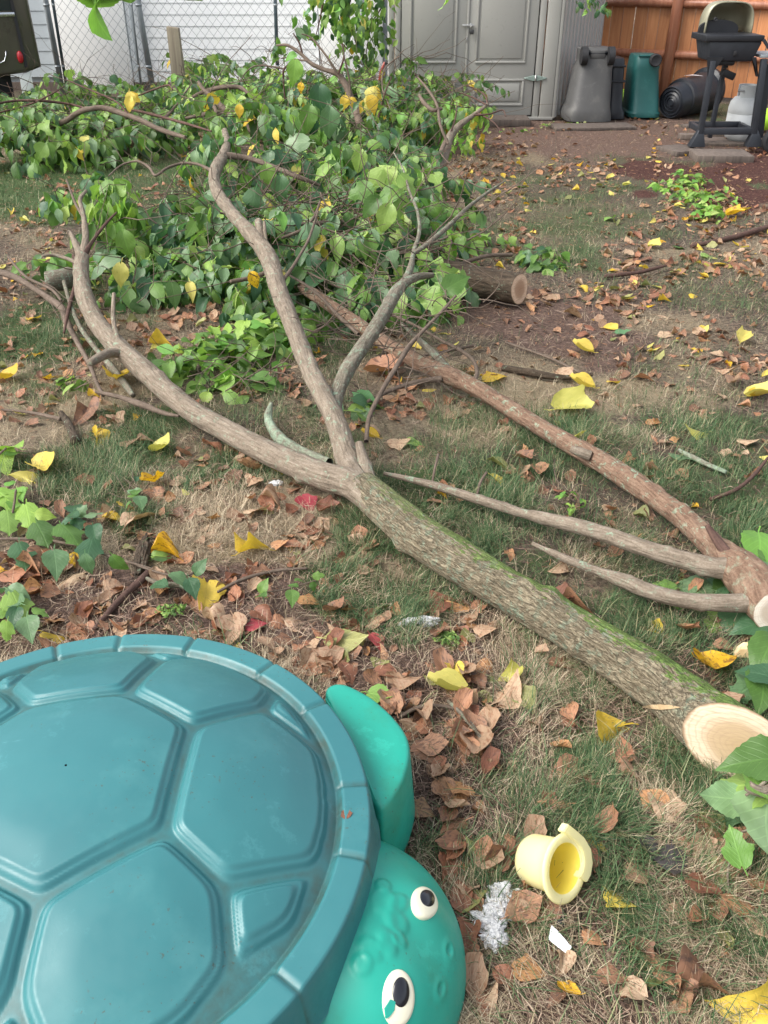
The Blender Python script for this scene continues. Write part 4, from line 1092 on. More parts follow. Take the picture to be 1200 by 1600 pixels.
def lid_z(x, y):
    r = np.hypot(x, y); P = np.c_[x, y]
    dome = .262 + .125 * (1 - np.clip(r / .43, 0, 1) ** 2.1)
    best = np.full(len(x), -1.0); which = np.full(len(x), -1)
    for i, (k, poly) in enumerate(PLP.items()):
        s_ = sdf_poly(P, poly); up = s_ > best; best = np.where(up, s_, best); which = np.where(up, i, which)
    lim = np.minimum(best, .432 - r)
    e = .0085 * sst(lim, .006, .0135) + .0065 * sst(lim, .015, .023) + .0035 * sst(lim, .02, .08)
    z = dome - .006 + e * (r < RI)
    rim = .256 + .013 * np.sqrt(np.clip(1 - np.abs((r - .462) / .046) ** 3.5, 0, 1)) - (r - .44) * .10
    a = np.arctan2(y, x) - LR
    for sdeg in SEAMS:
        dd = np.abs(np.angle(np.exp(1j * (a - math.radians(sdeg))))) * r
        rim = rim - .0065 * (1 - sst(dd, .001, .007)) * sst(r, .430, .442)
    z = np.where(r > RI - .006, np.maximum(np.where(r < RI, z, -1), rim - .012 * (1 - sst(r, RI - .006, RI + .010))), z)
    z = z - .085 * sst(r, .484, .506) ** 1.4
    return z, which, best
rs = np.concatenate([np.linspace(.002, .40, 150), np.linspace(.402, .485, 58), np.linspace(.487, .506, 22)])
nA = 620
aa = np.arange(nA) / nA * 2 * PI
RR, AA = np.meshgrid(rs, aa, indexing='ij')
lx, ly = (RR * np.cos(AA)).ravel(), (RR * np.sin(AA)).ravel()
lz_, which, best = lid_z(lx, ly)
V = np.c_[lx, ly, lz_]
i = np.arange(len(rs) - 1)[:, None] * nA; j = np.arange(nA)[None, :]; j2 = (j + 1) % nA
F = np.stack([i + j, i + nA + j, i + nA + j2, i + j2], -1).reshape(-1, 4)
# analytic vertex normals so that separately built plates meet without a visible seam
G3 = V.reshape(len(rs), nA, 3); dA = np.roll(G3, -1, 1) - np.roll(G3, 1, 1); dR = np.gradient(G3, axis=0)
NN = np.cross(dR, dA).reshape(-1, 3); NN /= np.linalg.norm(NN, axis=1)[:, None] + 1e-12; NN *= np.sign(NN[:, 2:3] + 1e-9)
fr = RR.ravel()[F].mean(1); fw = which[F[:, 0]]
fb_ = best[F].min(1)
fa = np.arctan2(ly[F].mean(1), lx[F].mean(1)) - LR
sm_ = sorted(math.radians(s_) % (2 * PI) for s_ in SEAMS)
fs = np.searchsorted(np.array(sm_), fa % (2 * PI)) % len(sm_)
lab = np.where(fr > RI + .002, 100 + fs, np.where((fb_ > .001) & (fr < RI - .006), fw, -1))
_r = np.hypot(lx, ly); _a = np.arctan2(ly, lx) - LR
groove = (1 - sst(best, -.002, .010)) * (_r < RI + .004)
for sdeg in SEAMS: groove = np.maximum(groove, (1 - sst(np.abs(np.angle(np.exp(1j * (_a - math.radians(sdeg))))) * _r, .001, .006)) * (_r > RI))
def sub(name, mask, parent):
    f = F[mask]; u, inv = np.unique(f.ravel(), return_inverse=True)
    me = nmesh(name, V[u], [inv.reshape(-1, 4)], attrs={'groove': groove[u]})
    try: me.normals_split_custom_set_from_vertices([tuple(q) for q in NN[u]])
    except Exception as ex: print(ex)
    return obj(name, me, M['lid_plastic'], parent)
lid_o = sub('lid', lab == -1, sbx)
for i in range(len(PL)): sub('shell_plate', lab == i, lid_o)
for i in range(len(SEAMS)): sub('rim_segment', lab == 100 + i, lid_o)
# basin below the lid
A = np.arange(96) / 96 * 2 * PI
V2, F2 = loft([np.c_[np.cos(A) * r, np.sin(A) * r, np.full(96, z)] for r, z in ((.40, -.01), (.44, .01), (.458, .05), (.470, .17), (.474, .215), (.46, .225), (.44, .20))], False, True)
obj('basin', nmesh('basin', V2, F2), M['body_plastic'], sbx)
# legs: crescent flippers with a flat top and steep outer wall
def smooth_closed(P, n=72):
    P = np.array(P, float); m = len(P); out = []
    k = n // m + 1
    for i in range(m):
        p0, p1, p2, p3 = P[i - 1], P[i], P[(i + 1) % m], P[(i + 2) % m]
        for t in np.arange(k) / k:
            out.append(.5 * ((2 * p1) + (-p0 + p2) * t + (2 * p0 - 5 * p1 + 4 * p2 - p3) * t * t + (-p0 + 3 * p1 - 3 * p2 + p3) * t ** 3))
    return np.array(out)
ZL = .205
top = [(508, 1078), (516, 1068), (535, 1066), (562, 1077), (590, 1094), (620, 1122), (639, 1152), (641, 1185), (628, 1225), (606, 1256), (592, 1262), (570, 1235), (545, 1190), (530, 1140), (515, 1100)]
tp = np.array([tuple(at(u, v, ZL) - C0)[:2] for u, v in top])
def make_leg(tp, lbl=None):
    c = tp.mean(0); ol = smooth_closed(tp)
    inward = lambda P, d: P + (c - P) / (np.linalg.norm(c - P, axis=1)[:, None] + 1e-9) * d
    R_ = [np.c_[inward(ol, -.006), np.full(len(ol), -.01)], np.c_[inward(ol, -.012), np.full(len(ol), .03)], np.c_[inward(ol, -.006), np.full(len(ol), .10)], np.c_[inward(ol, -.001), np.full(len(ol), .165)],
          np.c_[inward(ol, .0015), np.full(len(ol), ZL - .012)], np.c_[inward(ol, .003), np.full(len(ol), ZL - .006)], np.c_[inward(ol, .006), np.full(len(ol), ZL - .002)], np.c_[inward(ol, .011), np.full(len(ol), ZL)], np.c_[inward(ol, .03), np.full(len(ol), ZL + .002)]]
    V, F = loft(R_); return obj('leg', nmesh('leg', V, F), M['body_plastic'], sbx)
leg_o = make_leg(tp)
_lipc = [(512, 1090), (530, 1118), (548, 1150), (564, 1184), (578, 1218), (590, 1248)]
_lp = [at(u - 3, v + 2, ZL + .001) - C0 for u, v in _lipc]
obj('lip', MB().tube(_lp, [.0015, .003, .003, .003, .003, .0015], 8).mesh('lip', True), M['body_plastic'], leg_o)
def mirror(P, ang): 
    c, s = math.cos(2 * ang), math.sin(2 * ang); return P @ np.array([[c, s], [s, -c]])
make_leg(mirror(tp, HEAD_DIR)[::-1])
rot = lambda P, a: P @ np.array([[math.cos(a), math.sin(a)], [-math.sin(a), math.cos(a)]])
make_leg(rot(tp, math.radians(112))); make_leg(rot(mirror(tp, HEAD_DIR)[::-1], -math.radians(100)))
# head: domed bulb with brow mounds, pads and nostrils
HC = np.array([.445 * math.cos(HEAD_DIR), .445 * math.sin(HEAD_DIR), .02]); hd = np.array([math.cos(HEAD_DIR), math.sin(HEAD_DIR), 0]); hs_ = np.array([-hd[1], hd[0], 0])
HR = (.222, .232, .200)      # forward, sideways, up
def head_hit(u, v):
    o0 = np.array([0, 0, CAMH]) - np.array(C0) - HC; d = np.array(at(u, v, 0)) - np.array([0, 0, CAMH])
    T = lambda q: np.array([q @ hd / HR[0], q @ hs_ / HR[1], q[2] / HR[2]])
    a, b = T(o0), T(d); A_, B_, C_ = b @ b, 2 * a @ b, a @ a - 1; D_ = B_ * B_ - 4 * A_ * C_
    if D_ < 0: return None
    t = (-B_ - math.sqrt(D_)) / (2 * A_); q = a + b * t; return q / np.linalg.norm(q)
th = np.linspace(0, PI * .58, 130); ph = np.arange(300) / 300 * 2 * PI
T_, P_ = np.meshgrid(th, ph, indexing='ij')
U = np.c_[(np.sin(T_) * np.cos(P_)).ravel(), (np.sin(T_) * np.sin(P_)).ravel(), np.cos(T_).ravel()]
disp = np.zeros(len(U))
def gb(u, v, su, amp, pw=2, ax=(1, 1), rotd=0):
    global disp
    q = head_hit(u, v)
    if q is None: return
    d = U - q; e1 = np.cross(q, (0, 0, 1.)); e1 /= np.linalg.norm(e1); e2 = np.cross(q, e1)
    c_, s_ = math.cos(rotd), math.sin(rotd); x = d @ e1; y = d @ e2; x, y = x * c_ + y * s_, -x * s_ + y * c_
    rr = np.sqrt((x / (su * ax[0])) ** 2 + (y / (su * ax[1])) ** 2); disp += amp * np.where(d @ d.T[:, :1] * 0 > 1, 0, 1).ravel()[:len(rr)] * np.exp(-rr ** pw) if False else amp * np.exp(-rr ** pw)
for (u, v, s_, ax_, ro) in ((598, 1408, .10, (1, 1), 0), (619, 1413, .085, (.8, 1.1), .5), (592, 1445, .13, (1.1, .9), 0), (620, 1441, .095, (.8, 1.1), 0), (603, 1474, .09, (.8, 1.1), -.4), (623, 1468, .065, (.8, 1.1), 0), (577, 1485, .085, (.8, 1.1), .2), (598, 1385, .06, (1, 1), 0), (564, 1508, .07, (1, 1), 0), (650, 1650, .1, (1, 1), 0)):
    gb(u, v, s_, .0046, 5, ax_, ro)
gb(655, 1408, .24, .008, 3, (.8, 1.15)); gb(612, 1545, .32, .010, 3, (.85, 1.15))
for (u, v) in ((704, 1484), (690, 1545)): gb(u, v, .035, -.009, 2); gb(u, v, .07, .004, 3)
gb(660, 1470, .35, -.006, 2, (.6, 1.3))
RAD = np.array(HR); base3 = U * RAD * (1 + 0 * disp[:, None])
nrm = U / RAD; nrm /= np.linalg.norm(nrm, axis=1)[:, None]
loc3 = base3 + nrm * disp[:, None]
Vh = HC + loc3[:, :1] * hd + loc3[:, 1:2] * hs_ + loc3[:, 2:] * np.array([0, 0, 1.])
k = 300; i = np.arange(129)[:, None] * k; j = np.arange(k)[None, :]; j2 = (j + 1) % k
Fh = np.stack([i + j, i + k + j, i + k + j2, i + j2], -1).reshape(-1, 4)
head = obj('head', nmesh('head', Vh, [Fh]), M['body_plastic'], sbx)
def eye(u, v, wpx, hpx, rotd, pu, pv, pw_, ph_, chip=False):
    q = head_hit(u, v)
    pos = HC + q[0] * HR[0] * hd + q[1] * HR[1] * hs_ + q[2] * HR[2] * np.array([0, 0, 1.])
    nl = q / RAD; nl /= np.linalg.norm(nl); nw = Vector(nl[0] * hd + nl[1] * hs_ + nl[2] * np.array([0, 0, 1.]))
    view = (Vector((0, 0, CAMH)) - (Vector(pos) + C0)).normalized()
    s0 = scl(Vector(pos) + C0)
    right = Vector((1, 0, 0)); up = view.cross(right).normalized()
    # lie the eye disc on the head so that its outline is right for its tilt
    def onplane(du, dv):
        p = right * (du / s0) - up * (-dv / s0) * -1
        p = right * (du / s0) + up * (-dv / s0)
        t = -(p.dot(nw)) / view.dot(nw); return p + view * t
    def disc_(name, cu, cv, w_, h_, h0, h1, mat, n=40):
        R_ = []
        for s_, hh in ((1.0, h0 - .012), (1.0, h1 * .55), (.96, h1 * .8), (.8, h1), (.4, h1 * 1.12), (.1, h1 * 1.16)):
            ring = []
            for t in range(n):
                a = 2 * PI * t / n; x, y = math.cos(a) * w_ / 2 * s_, math.sin(a) * h_ / 2 * s_
                x, y = x * math.cos(rotd) - y * math.sin(rotd), x * math.sin(rotd) + y * math.cos(rotd)
                p = onplane(cu - u + x, cv - v + y); ring.append(tuple(Vector(pos) + p + nw * hh))
            R_.append(np.array(ring))
        V, F = loft(R_, True, True); return nmesh(name, V, F)
    e = obj('eye', disc_('eye', u, v, wpx, hpx, .006, .0112, M['eye_white']), M['eye_white'], sbx)
    obj('pupil', disc_('pupil', pu, pv, pw_, ph_, .0105, .0143, M['eye_black']), M['eye_black'], e)
    if chip:
        pts = [(596, 1572), (604, 1560), (612, 1563), (610, 1575), (603, 1583), (598, 1586)]
        V = [tuple(Vector(pos) + onplane(a - u, b - v) + nw * hh) for hh in (.009, .0134) for a, b in pts]
        F = [np.array([(i, (i + 1) % 6, 6 + (i + 1) % 6, 6 + i) for i in range(6)]), np.array([(6, 7, 8), (6, 8, 9), (6, 9, 10), (6, 10, 11)])]
        obj('worn_patch', nmesh('worn_patch', V, F, smooth=False), M['body_plastic'], e)
eye(660, 1413, 38, 47, -.5, 661, 1410, 24, 28)
eye(619, 1559, 52, 80, .05, 621, 1551, 29, 45, True)

# ================================================================== YELLOW TOY CUP
uc, vc = 884, 1357
cc = at(uc, vc, .080); vw = (cc - Vector((0, 0, CAMH))).normalized(); tw = -vw
Rv = tw.cross(Vector((0, 0, 1))).normalized() * -1; Rv = Vector((1, 0, 0)); Uv = tw.cross(Rv).normalized(); Rv = Uv.cross(tw).normalized()
axd = (Rv * .965 - Uv * .26) * .80 + tw * .60; axd.normalize()
s0 = scl(cc); Rf = 54 / s0
e1 = axd.cross(Vector((0, 0, 1))).normalized(); e2 = e1.cross(axd).normalized()
cup = empty('toy_cup', (cc.x, cc.y, 0)); tag(cup, 'pale yellow toy cup with a wide rim and hooked tab lying on its side', 'toy cup')
lo = Vector((0, 0, cc.z))
def cring(t, r, n=48): return np.array([tuple(lo + axd * t * Rf + (e1 * math.cos(a) + e2 * math.sin(a)) * r * Rf) for a in np.arange(n) / n * 2 * PI])
outer = [(-1.42, .02), (-1.42, .50), (-1.36, .66), (-1.22, .735), (-.5, .775), (-.16, .80), (-.12, .86), (-.10, .97), (-.06, 1.0), (-.01, .985), (.02, .93), (.0, .74), (-.03, .715)]
inner = [(-.03, .715), (-.08, .69), (-.6, .66), (-1.15, .62), (-1.28, .50), (-1.30, .02)]
V, F = loft([cring(*q) for q in outer], False, True); obj('cup_body', nmesh('cup_body', V, F), M['toy_yellow'], cup)
V, F = loft([cring(*q) for q in inner], True, False); obj('cup_inside', nmesh('cup_inside', V, F), M['toy_yellow_in'], cup)
def onflange(du, dv, h=0.0):
    p = Rv * (du / s0) - Uv * (dv / s0); t = -(p.dot(axd)) / tw.dot(axd); return lo + p + tw * t + axd * h
def ribbon(name, pts, h0, h1, wd):
    V = []
    for k_, (du, dv) in enumerate(pts):
        a = pts[max(k_ - 1, 0)]; b = pts[min(k_ + 1, len(pts) - 1)]; tx, ty = b[0] - a[0], b[1] - a[1]; ln = math.hypot(tx, ty); nx, ny = -ty / ln * wd, tx / ln * wd
        V += [tuple(onflange(du - nx, dv - ny, h0)), tuple(onflange(du + nx, dv + ny, h0)), tuple(onflange(du + nx, dv + ny, h1)), tuple(onflange(du - nx, dv - ny, h1))]
    m_ = len(pts); F = [np.array([(4 * i + j, 4 * i + (j + 1) % 4, 4 * i + 4 + (j + 1) % 4, 4 * i + 4 + j) for i in range(m_ - 1) for j in range(4)] + [(0, 3, 2, 1), (4 * m_ - 4, 4 * m_ - 3, 4 * m_ - 2, 4 * m_ - 1)])]
    me = nmesh(name, V, F, smooth=False)
    bm = bmesh.new(); bm.from_mesh(me); bmesh.ops.bevel(bm, geom=[e for e in bm.edges if e.calc_face_angle(0) > .6], offset=.0015, segments=2, affect='EDGES')
    for f in bm.faces: f.smooth = True
    bm.to_mesh(me); bm.free(); sharp(me); return me
obj('tab', ribbon('tab', [(1, -60), (12, -52), (24, -42), (32, -28), (33, -10), (29, 6), (22, 16)], -.010, .006, 7), M['toy_yellow'], cup)

# ---- litter of small man made and odd things -----------------------
def lump(name, u, v, rx, ry, rz, m, seed, amp, sc, label, cat, rz_=0):
    p = at(u, v, rz * .5); o = blob(name, (p.x, p.y, rz * .45), (rx, ry, rz), m, seed, amp, sc, 36); o.rotation_euler.z = rz_
    if label: tag(o, label, cat)
    return o
fo = empty('foil_scrap', at(770, 1430, 0)); tag(fo, 'crumpled flaky white and silver scrap on the soil beside the turtle head', 'scrap')
for (u, v, rx, ry, rz, sd) in ((787, 1401, .030, .020, .016, 3), (776, 1425, .026, .026, .014, 8), (764, 1446, .030, .028, .014, 5), (772, 1468, .022, .020, .012, 9)):
    p = at(u, v, .01) - at(770, 1430, 0); o = blob('flake_clump', (p.x, p.y, .016), (rx, ry, rz), 'flaky', sd, .75, 3.2, 44); o.parent = fo
P = [at(u, v, z) for u, v, z in ((862, 1446, .040), (872, 1456, .038), (893, 1480, .034), (886, 1491, .030), (857, 1468, .030))]
c = sum(P, Vector()) / 5
V = [tuple(p - c) for p in P] + [(0, 0, .003)]
me = nmesh('paper_scrap', V, [np.array([(0, 1, 5), (1, 2, 5), (2, 3, 5), (3, 4, 5), (4, 0, 5)])], smooth=False)
o = obj('paper_scrap', me, M['paper'], loc=c); sm = o.modifiers.new('t', 'SOLIDIFY'); sm.thickness = .0015
tag(o, 'small torn white paper scrap right of the foil scrap', 'scrap')
o = lump('bark_chunk', 655, 972, .05, .016, .014, 'flaky', 14, .5, 3, 'silvery grey bark chunk half buried above the dead leaves', 'bark', .1)
o = lump('foil_piece', 431, 756, .022, .010, .012, 'flaky', 15, .5, 4, 'tiny white foil piece under the fallen trunk fork', 'scrap', .2)
o = lump('dark_stone', 223, 868, .02, .10, .016, 'bark_dark', 16, .5, 3, 'black charred stick end stuck in the soil among the ivy', 'stick', .1)
o = lump('dark_stone', 870, 1435, .014, .05, .012, 'leaf_dark', 17, .5, 3, 'wet black pebble beside the toy cup rim', 'stone', -.2)
# splintered wood chip at the right edge
p = at(1172, 1018, .02)
o = obj('wood_chip', nmesh('wood_chip', [(-.045, -.012, 0), (-.035, .018, .0), (.06, .02, 0), (.065, -.018, 0), (-.03, -.008, .022), (-.018, .012, .028), (.06, .014, .03), (.062, -.01, .026)], [np.array([(0, 1, 2, 3), (4, 7, 6, 5), (0, 3, 7, 4), (1, 5, 6, 2), (0, 4, 5, 1), (3, 2, 6, 7)])], smooth=False), M['wood_chip'], loc=(p.x, p.y, .012))
tag(o, 'pale splintered wood chip behind the trunk cut by the right edge', 'wood chip')

# ================================================================== LIMBS
def limb(name, pts, mat, parent, origin, cutn=None, n=20, step=.012, bump_=.05, seed=1, caps=(True, True), knots=0, bs=(30, 8), moss=None, mass=None):
    """pts: (u, v, z, radius px) surveyed along the axis"""
    P = []; R = []
    for q in pts:
        p = at(q[0], q[1], q[2]) if q[2] < 5 else atY(q[0], q[1], q[2] - 0)
        P.append(p - origin); R.append(q[3] / scl(p))
    V, F, uv, info = tube_arrays(P, R, n, step, seed, bump_, bs, caps[0], caps[1], knots)
    if cutn is not None:
        c0, T0, N0 = info[0][0], info[2][0], np.array(Vector(cutn).normalized())
        rows = 44; LL = rows * step
        P0_, R0_, T0_ = info[0], info[1], info[2]
        for k_ in range(14):
            q_ = V[k_ * n:(k_ + 1) * n]; c_ = P0_[k_]; r_ = np.linalg.norm(q_ - c_, axis=1)[:, None]; rs_ = np.real(np.fft.ifft(np.where(np.minimum(np.arange(n), n - np.arange(n)) < 4, np.fft.fft(r_[:, 0]), 0)))[:, None]; f_ = (1 - k_ / 14) * .9
            V[k_ * n:(k_ + 1) * n] = c_ + (q_ - c_) / r_ * (r_ * (1 - f_) + rs_ * f_)
        sh = -((V[:n] - c0) @ N0) / (T0 @ N0)
        for k_ in range(rows): V[k_ * n:(k_ + 1) * n] += (1 - k_ / rows) * sh[:, None] * T0
        info = (*info, V[:n].copy())
    at_ = None
    if moss is not None:
        at_ = {'moss': np.clip(np.interp(V[:, 0], moss[0], moss[1]), 0, 1)}
    me = nmesh(name, V, F, uv=uv, attrs=at_)
    o = obj(name, me, M[mat], parent)
    return o, info
def cutface(name, info, nrm, mat, parent):
    """sawn end built on the limb's own first ring"""
    ring = info[3]; c = ring.mean(0); nrm = np.array(Vector(nrm).normalized()); n = len(ring); A = np.arange(n) / n * 2 * PI
    V = []; uv = []
    for s_, h in ((1.0, .0004), (.9, .002), (.6, .0015), (.3, .0025)):
        V += [tuple(c + (q - c) * s_ + nrm * h) for q in ring]; uv += [(math.cos(a) * s_ * .97, math.sin(a) * s_ * .97) for a in A]
    V.append(tuple(c + nrm * .002)); uv.append((0, 0))
    F = [np.array([(k * n + i, k * n + (i + 1) % n, (k + 1) * n + (i + 1) % n, (k + 1) * n + i) for k in range(3) for i in range(n)]), np.array([(3 * n + i, 3 * n + (i + 1) % n, 4 * n) for i in range(n)])]
    return obj(name, nmesh(name, V, F, uv=uv), M[mat], parent)

# ---- main fallen limb ----------------------------------------------
O1 = at(1120, 1140, 0); O1.z = 0
mainl = empty('fallen_tree_limb', O1); tag(mainl, 'big forked fallen limb with mossy lichened trunk sawn off at the lower right', 'fallen limb')
mossx = ([at(560, 750).x - O1.x, at(600, 780).x - O1.x, at(700, 840).x - O1.x, at(1200, 1150).x - O1.x], [0, .5, .8, 1])
trunk_pts = [(1158, 1168, .075, 56.7), (1122, 1140, .074, 51.3), (1085, 1112, .073, 45.9), (1030, 1070, .071, 40.5), (960, 1023, .070, 36.9), (890, 980, .070, 34.2), (775, 912, .072, 31.5), (700, 866, .08, 32.4), (650, 832, .085, 30.6), (600, 790, .088, 27.9), (566, 762, .09, 25.2)]
tr, info = limb('trunk', trunk_pts, 'bark_trunk', mainl, O1, n=120, step=.0045, bump_=.06, seed=3, knots=6, bs=(70, 16), moss=mossx, cutn=(-.26, -.85, .42), caps=(False, True))
cutface('cut_face', info, (-.26, -.85, .42), 'cut_fresh', mainl)
# saw nick above the butt
from mathutils.bvhtree import BVHTree
_bv = BVHTree.FromPolygons([v.co.copy() for v in tr.data.vertices], [tuple(p_.vertices) for p_ in tr.data.polygons])
def on_trunk(u, v, lift=.0015):
    o_ = Vector((0, 0, CAMH)) - O1; d_ = (at(u, v, 0) - Vector((0, 0, CAMH))).normalized()
    h_ = _bv.ray_cast(o_, d_)
    return (h_[0] - d_ * lift) if h_[0] is not None else at(u, v, .1) - O1
_up = [(1003, 1104), (1015, 1101.5), (1030, 1100.5), (1046, 1101.5), (1062, 1104.5)]; _lo = [(1003, 1105), (1017, 1107.5), (1032, 1109), (1047, 1108), (1062, 1105.5)]
V = [tuple(on_trunk(*q)) for q in _up] + [tuple(on_trunk(*q, .003)) for q in _lo]
obj('saw_nick', nmesh('saw_nick', V, [np.array([(i, i + 1, 6 + i, 5 + i) for i in range(4)])]), M['cut_fresh'], mainl)
def brn(pts, mat='bark_smooth', bs=(40, 14), n=24, seed=1, par=mainl, org=O1, step=.010, bump_=.10, knots=6, name='branch', caps=(False, True)):
    return limb(name, pts, mat, par, org, n=n, step=step, bump_=bump_, seed=seed, knots=knots, moss=None, caps=caps, bs=bs)
brn([(596, 790, .085, 25.1), (550, 757, .088, 23.2), (510, 745, .085, 21.9), (455, 722, .08, 20.0), (395, 695, .075, 17.7), (335, 662, .075, 16.7), (290, 635, .08, 15.8), (230, 583, .09, 15.8), (185, 543, .11, 15.8), (152, 505, .14, 14.4), (133, 465, .19, 12.6), (127, 430, .24, 11.2), (128, 402, .28, 10.2)], n=72, seed=5, step=.006, bump_=.075, knots=9, bs=(60, 14))
brn([(568, 770, .085, 22), (548, 730, .10, 19), (535, 690, .135, 16), (520, 650, .17, 15), (495, 600, .22, 14), (475, 555, .25, 13.5), (455, 505, .28, 13), (436, 455, .31, 13), (420, 405, .34, 13.5), (398, 372, .36, 12), (370, 342, .385, 10), (346, 312, .41, 9), (335, 285, .44, 8.5), (338, 262, .47, 9), (350, 240, .49, 7), (354, 222, .51, 6), (351, 204, .53, 4)], n=48, seed=6, step=.009, knots=8)
brn([(532, 668, .14, 9), (524, 640, .165, 11), (528, 612, .19, 11), (543, 578, .23, 11), (562, 548, .26, 10.5), (585, 515, .29, 11), (603, 485, .31, 10.5), (618, 458, .33, 9.5), (634, 441, .34, 7.5), (655, 432, .34, 5.5), (676, 430, .33, 4)], 'bark_grey', n=36, seed=7, step=.010, knots=6)
brn([(628, 448, .335, 6.0), (641, 420, .36, 5.1), (646, 395, .38, 3.6), (655, 362, .42, 2.9), (652, 330, .46, 2.3), (640, 300, .5, 1.9), (630, 265, .54, 1.4), (615, 238, .58, 1.1)], 'bark_grey', n=12, seed=8)
brn([(646, 396, .38, 3.6), (672, 378, .40, 4.0), (700, 354, .42, 3.6), (730, 325, .44, 2.9), (760, 302, .46, 2.3), (789, 283, .48, 1.2)], 'bark_grey', n=12, seed=9)
brn([(572, 690, .10, 3.6), (577, 652, .13, 3.6), (596, 612, .17, 3.6), (620, 572, .21, 3.6), (640, 540, .24, 4.0), (662, 516, .27, 2.9), (690, 487, .30, 2.5), (712, 462, .33, 1.8)], 'twig', n=12, seed=10, bump_=.12, knots=14)
brn([(585, 775, .08, 12.0), (572, 735, .115, 11.0), (564, 705, .145, 7.6), (561, 692, .16, 6.0)], 'bark_smooth', n=20, seed=11)
brn([(515, 724, .05, 7.6), (490, 716, .035, 10.0), (462, 703, .03, 10.0), (438, 686, .03, 9.5), (424, 667, .035, 7.2), (419, 650, .045, 6.0), (424, 630, .06, 2.9)], 'bark_lichen', n=24, seed=12)
brn([(190, 545, .12, 3.6), (182, 522, .16, 3.6), (177, 498, .20, 3.6), (178, 459, .26, 2.9)], 'bark_smooth', n=12, seed=13)
brn([(185, 552, .12, 6.8), (170, 552, .135, 7.2), (153, 560, .15, 6.8), (140, 567, .155, 5.5)], 'bark_smooth', n=16, seed=14)
brn([(128, 405, .28, 7.6), (120, 385, .31, 5.1), (111, 366, .34, 3.6), (106, 362, .35, 2.9)], 'bark_smooth', n=12, seed=15)
brn([(129, 402, .28, 6.8), (134, 370, .34, 5.1), (130, 335, .41, 3.6), (125, 312, .45, 3.2), (135, 298, .48, 2.2)], 'bark_smooth', n=12, seed=16)
brn([(130, 340, .40, 2.2), (118, 318, .44, 2.2), (108, 292, .49, 1.7), (104, 281, .51, 1.4)], 'twig', n=8, seed=17)
brn([(131, 398, .29, 5.1), (146, 375, .33, 2.9), (163, 352, .38, 2.2), (182, 332, .42, 1.4)], 'twig_dark', n=10, seed=18)
brn([(126, 414, .26, 3.6), (105, 404, .27, 2.9), (85, 399, .28, 2.4), (66, 400, .29, 1.8)], 'bark_smooth', n=10, seed=19)
brn([(336, 270, .46, 2.9), (310, 257, .47, 2.2), (285, 255, .47, 2.2), (262, 262, .46, 2.2), (243, 274, .44, 2.2), (233, 262, .46, 1.9), (215, 252, .48, 1.6), (190, 258, .46, 1.4), (170, 275, .44, 1.2)], 'twig', n=8, seed=20, bump_=.15, knots=8)
brn([(354, 243, .49, 5.1), (390, 248, .47, 4.0), (430, 262, .44, 3.6), (470, 278, .40, 3.6), (500, 290, .35, 2.2)], 'twig', n=12, seed=21)
brn([(408, 383, .355, 6.8), (406, 362, .38, 6.0), (404, 346, .40, 5.5)], 'bark_smooth', n=14, seed=22)
brn([(416, 384, .35, 2.9), (414, 366, .38, 2.9), (413, 347, .41, 2.2)], 'bark_smooth', n=10, seed=23)
brn([(437, 443, .31, 2.9), (452, 425, .33, 2.9), (468, 400, .36, 2.2), (483, 372, .4, 2.2), (497, 330, .45, 1.4)], 'twig', n=8, seed=24)
# ---- second limb ----------------------------------------------------
O2 = at(1180, 920, 0); O2.z = 0
sec = empty('fallen_tree_limb', O2); tag(sec, 'reddish barked fallen limb with three forks, running behind the mossy trunk to the right edge', 'fallen limb')
_, info = limb('trunk', [(1207, 955, .075, 31.0), (1190, 928, .085, 34.4), (1165, 900, .085, 31.8), (1138, 876, .08, 24.9), (1108, 848, .07, 18.9), (1065, 808, .06, 17.2), (1020, 775, .055, 16.3), (975, 744, .055, 16.8), (930, 716, .055, 15.5), (890, 694, .055, 13.8), (845, 668, .06, 12.9), (790, 634, .065, 12.5), (740, 604, .075, 12.5), (700, 586, .085, 13.8), (668, 572, .09, 12.0), (620, 548, .095, 10.8), (560, 508, .105, 10.3), (505, 470, .115, 9.5), (455, 437, .13, 7.3), (418, 412, .14, 6.5), (392, 396, .15, 3.7)], 'bark_red', sec, O2, n=64, step=.008, bump_=.09, seed=31, knots=14, bs=(50, 14), cutn=(.2, -.95, .25), caps=(False, True))
cutface('cut_face', info, (.2, -.95, .25), 'cut_pale', sec)
B2 = dict(par=sec, org=O2)
brn([(1172, 905, .085, 20.0), (1148, 893, .085, 16.0), (1110, 886, .085, 15.0), (1050, 870, .085, 13.5), (1000, 855, .085, 12.5), (950, 837, .08, 12.0), (900, 822, .08, 11.5), (855, 811, .07, 11.0), (815, 801, .065, 7.2), (770, 787, .06, 7.2), (730, 775, .055, 6.8), (690, 762, .05, 6.4), (645, 750, .05, 5.1), (600, 740, .055, 3.2)], 'bark_smooth', n=32, seed=32, knots=10, **B2)
brn([(1180, 938, .08, 18.0), (1150, 942, .075, 14.0), (1110, 941, .075, 13.0), (1060, 936, .07, 12.0), (1010, 922, .065, 11.5), (975, 908, .06, 11.0), (935, 893, .055, 6.8), (900, 880, .05, 6.4), (868, 866, .05, 5.5), (848, 857, .05, 3.6), (832, 849, .05, 2.9)], 'bark_smooth', n=28, seed=33, knots=8, **B2)
brn([(1140, 872, .10, 10.0), (1126, 852, .12, 7.6), (1112, 832, .14, 5.5), (1104, 820, .155, 3.6)], 'twig_dark', n=14, seed=34, **B2)
brn([(922, 712, .075, 7.6), (905, 706, .085, 6.8), (892, 701, .09, 5.5)], 'bark_smooth', n=12, seed=35, **B2)
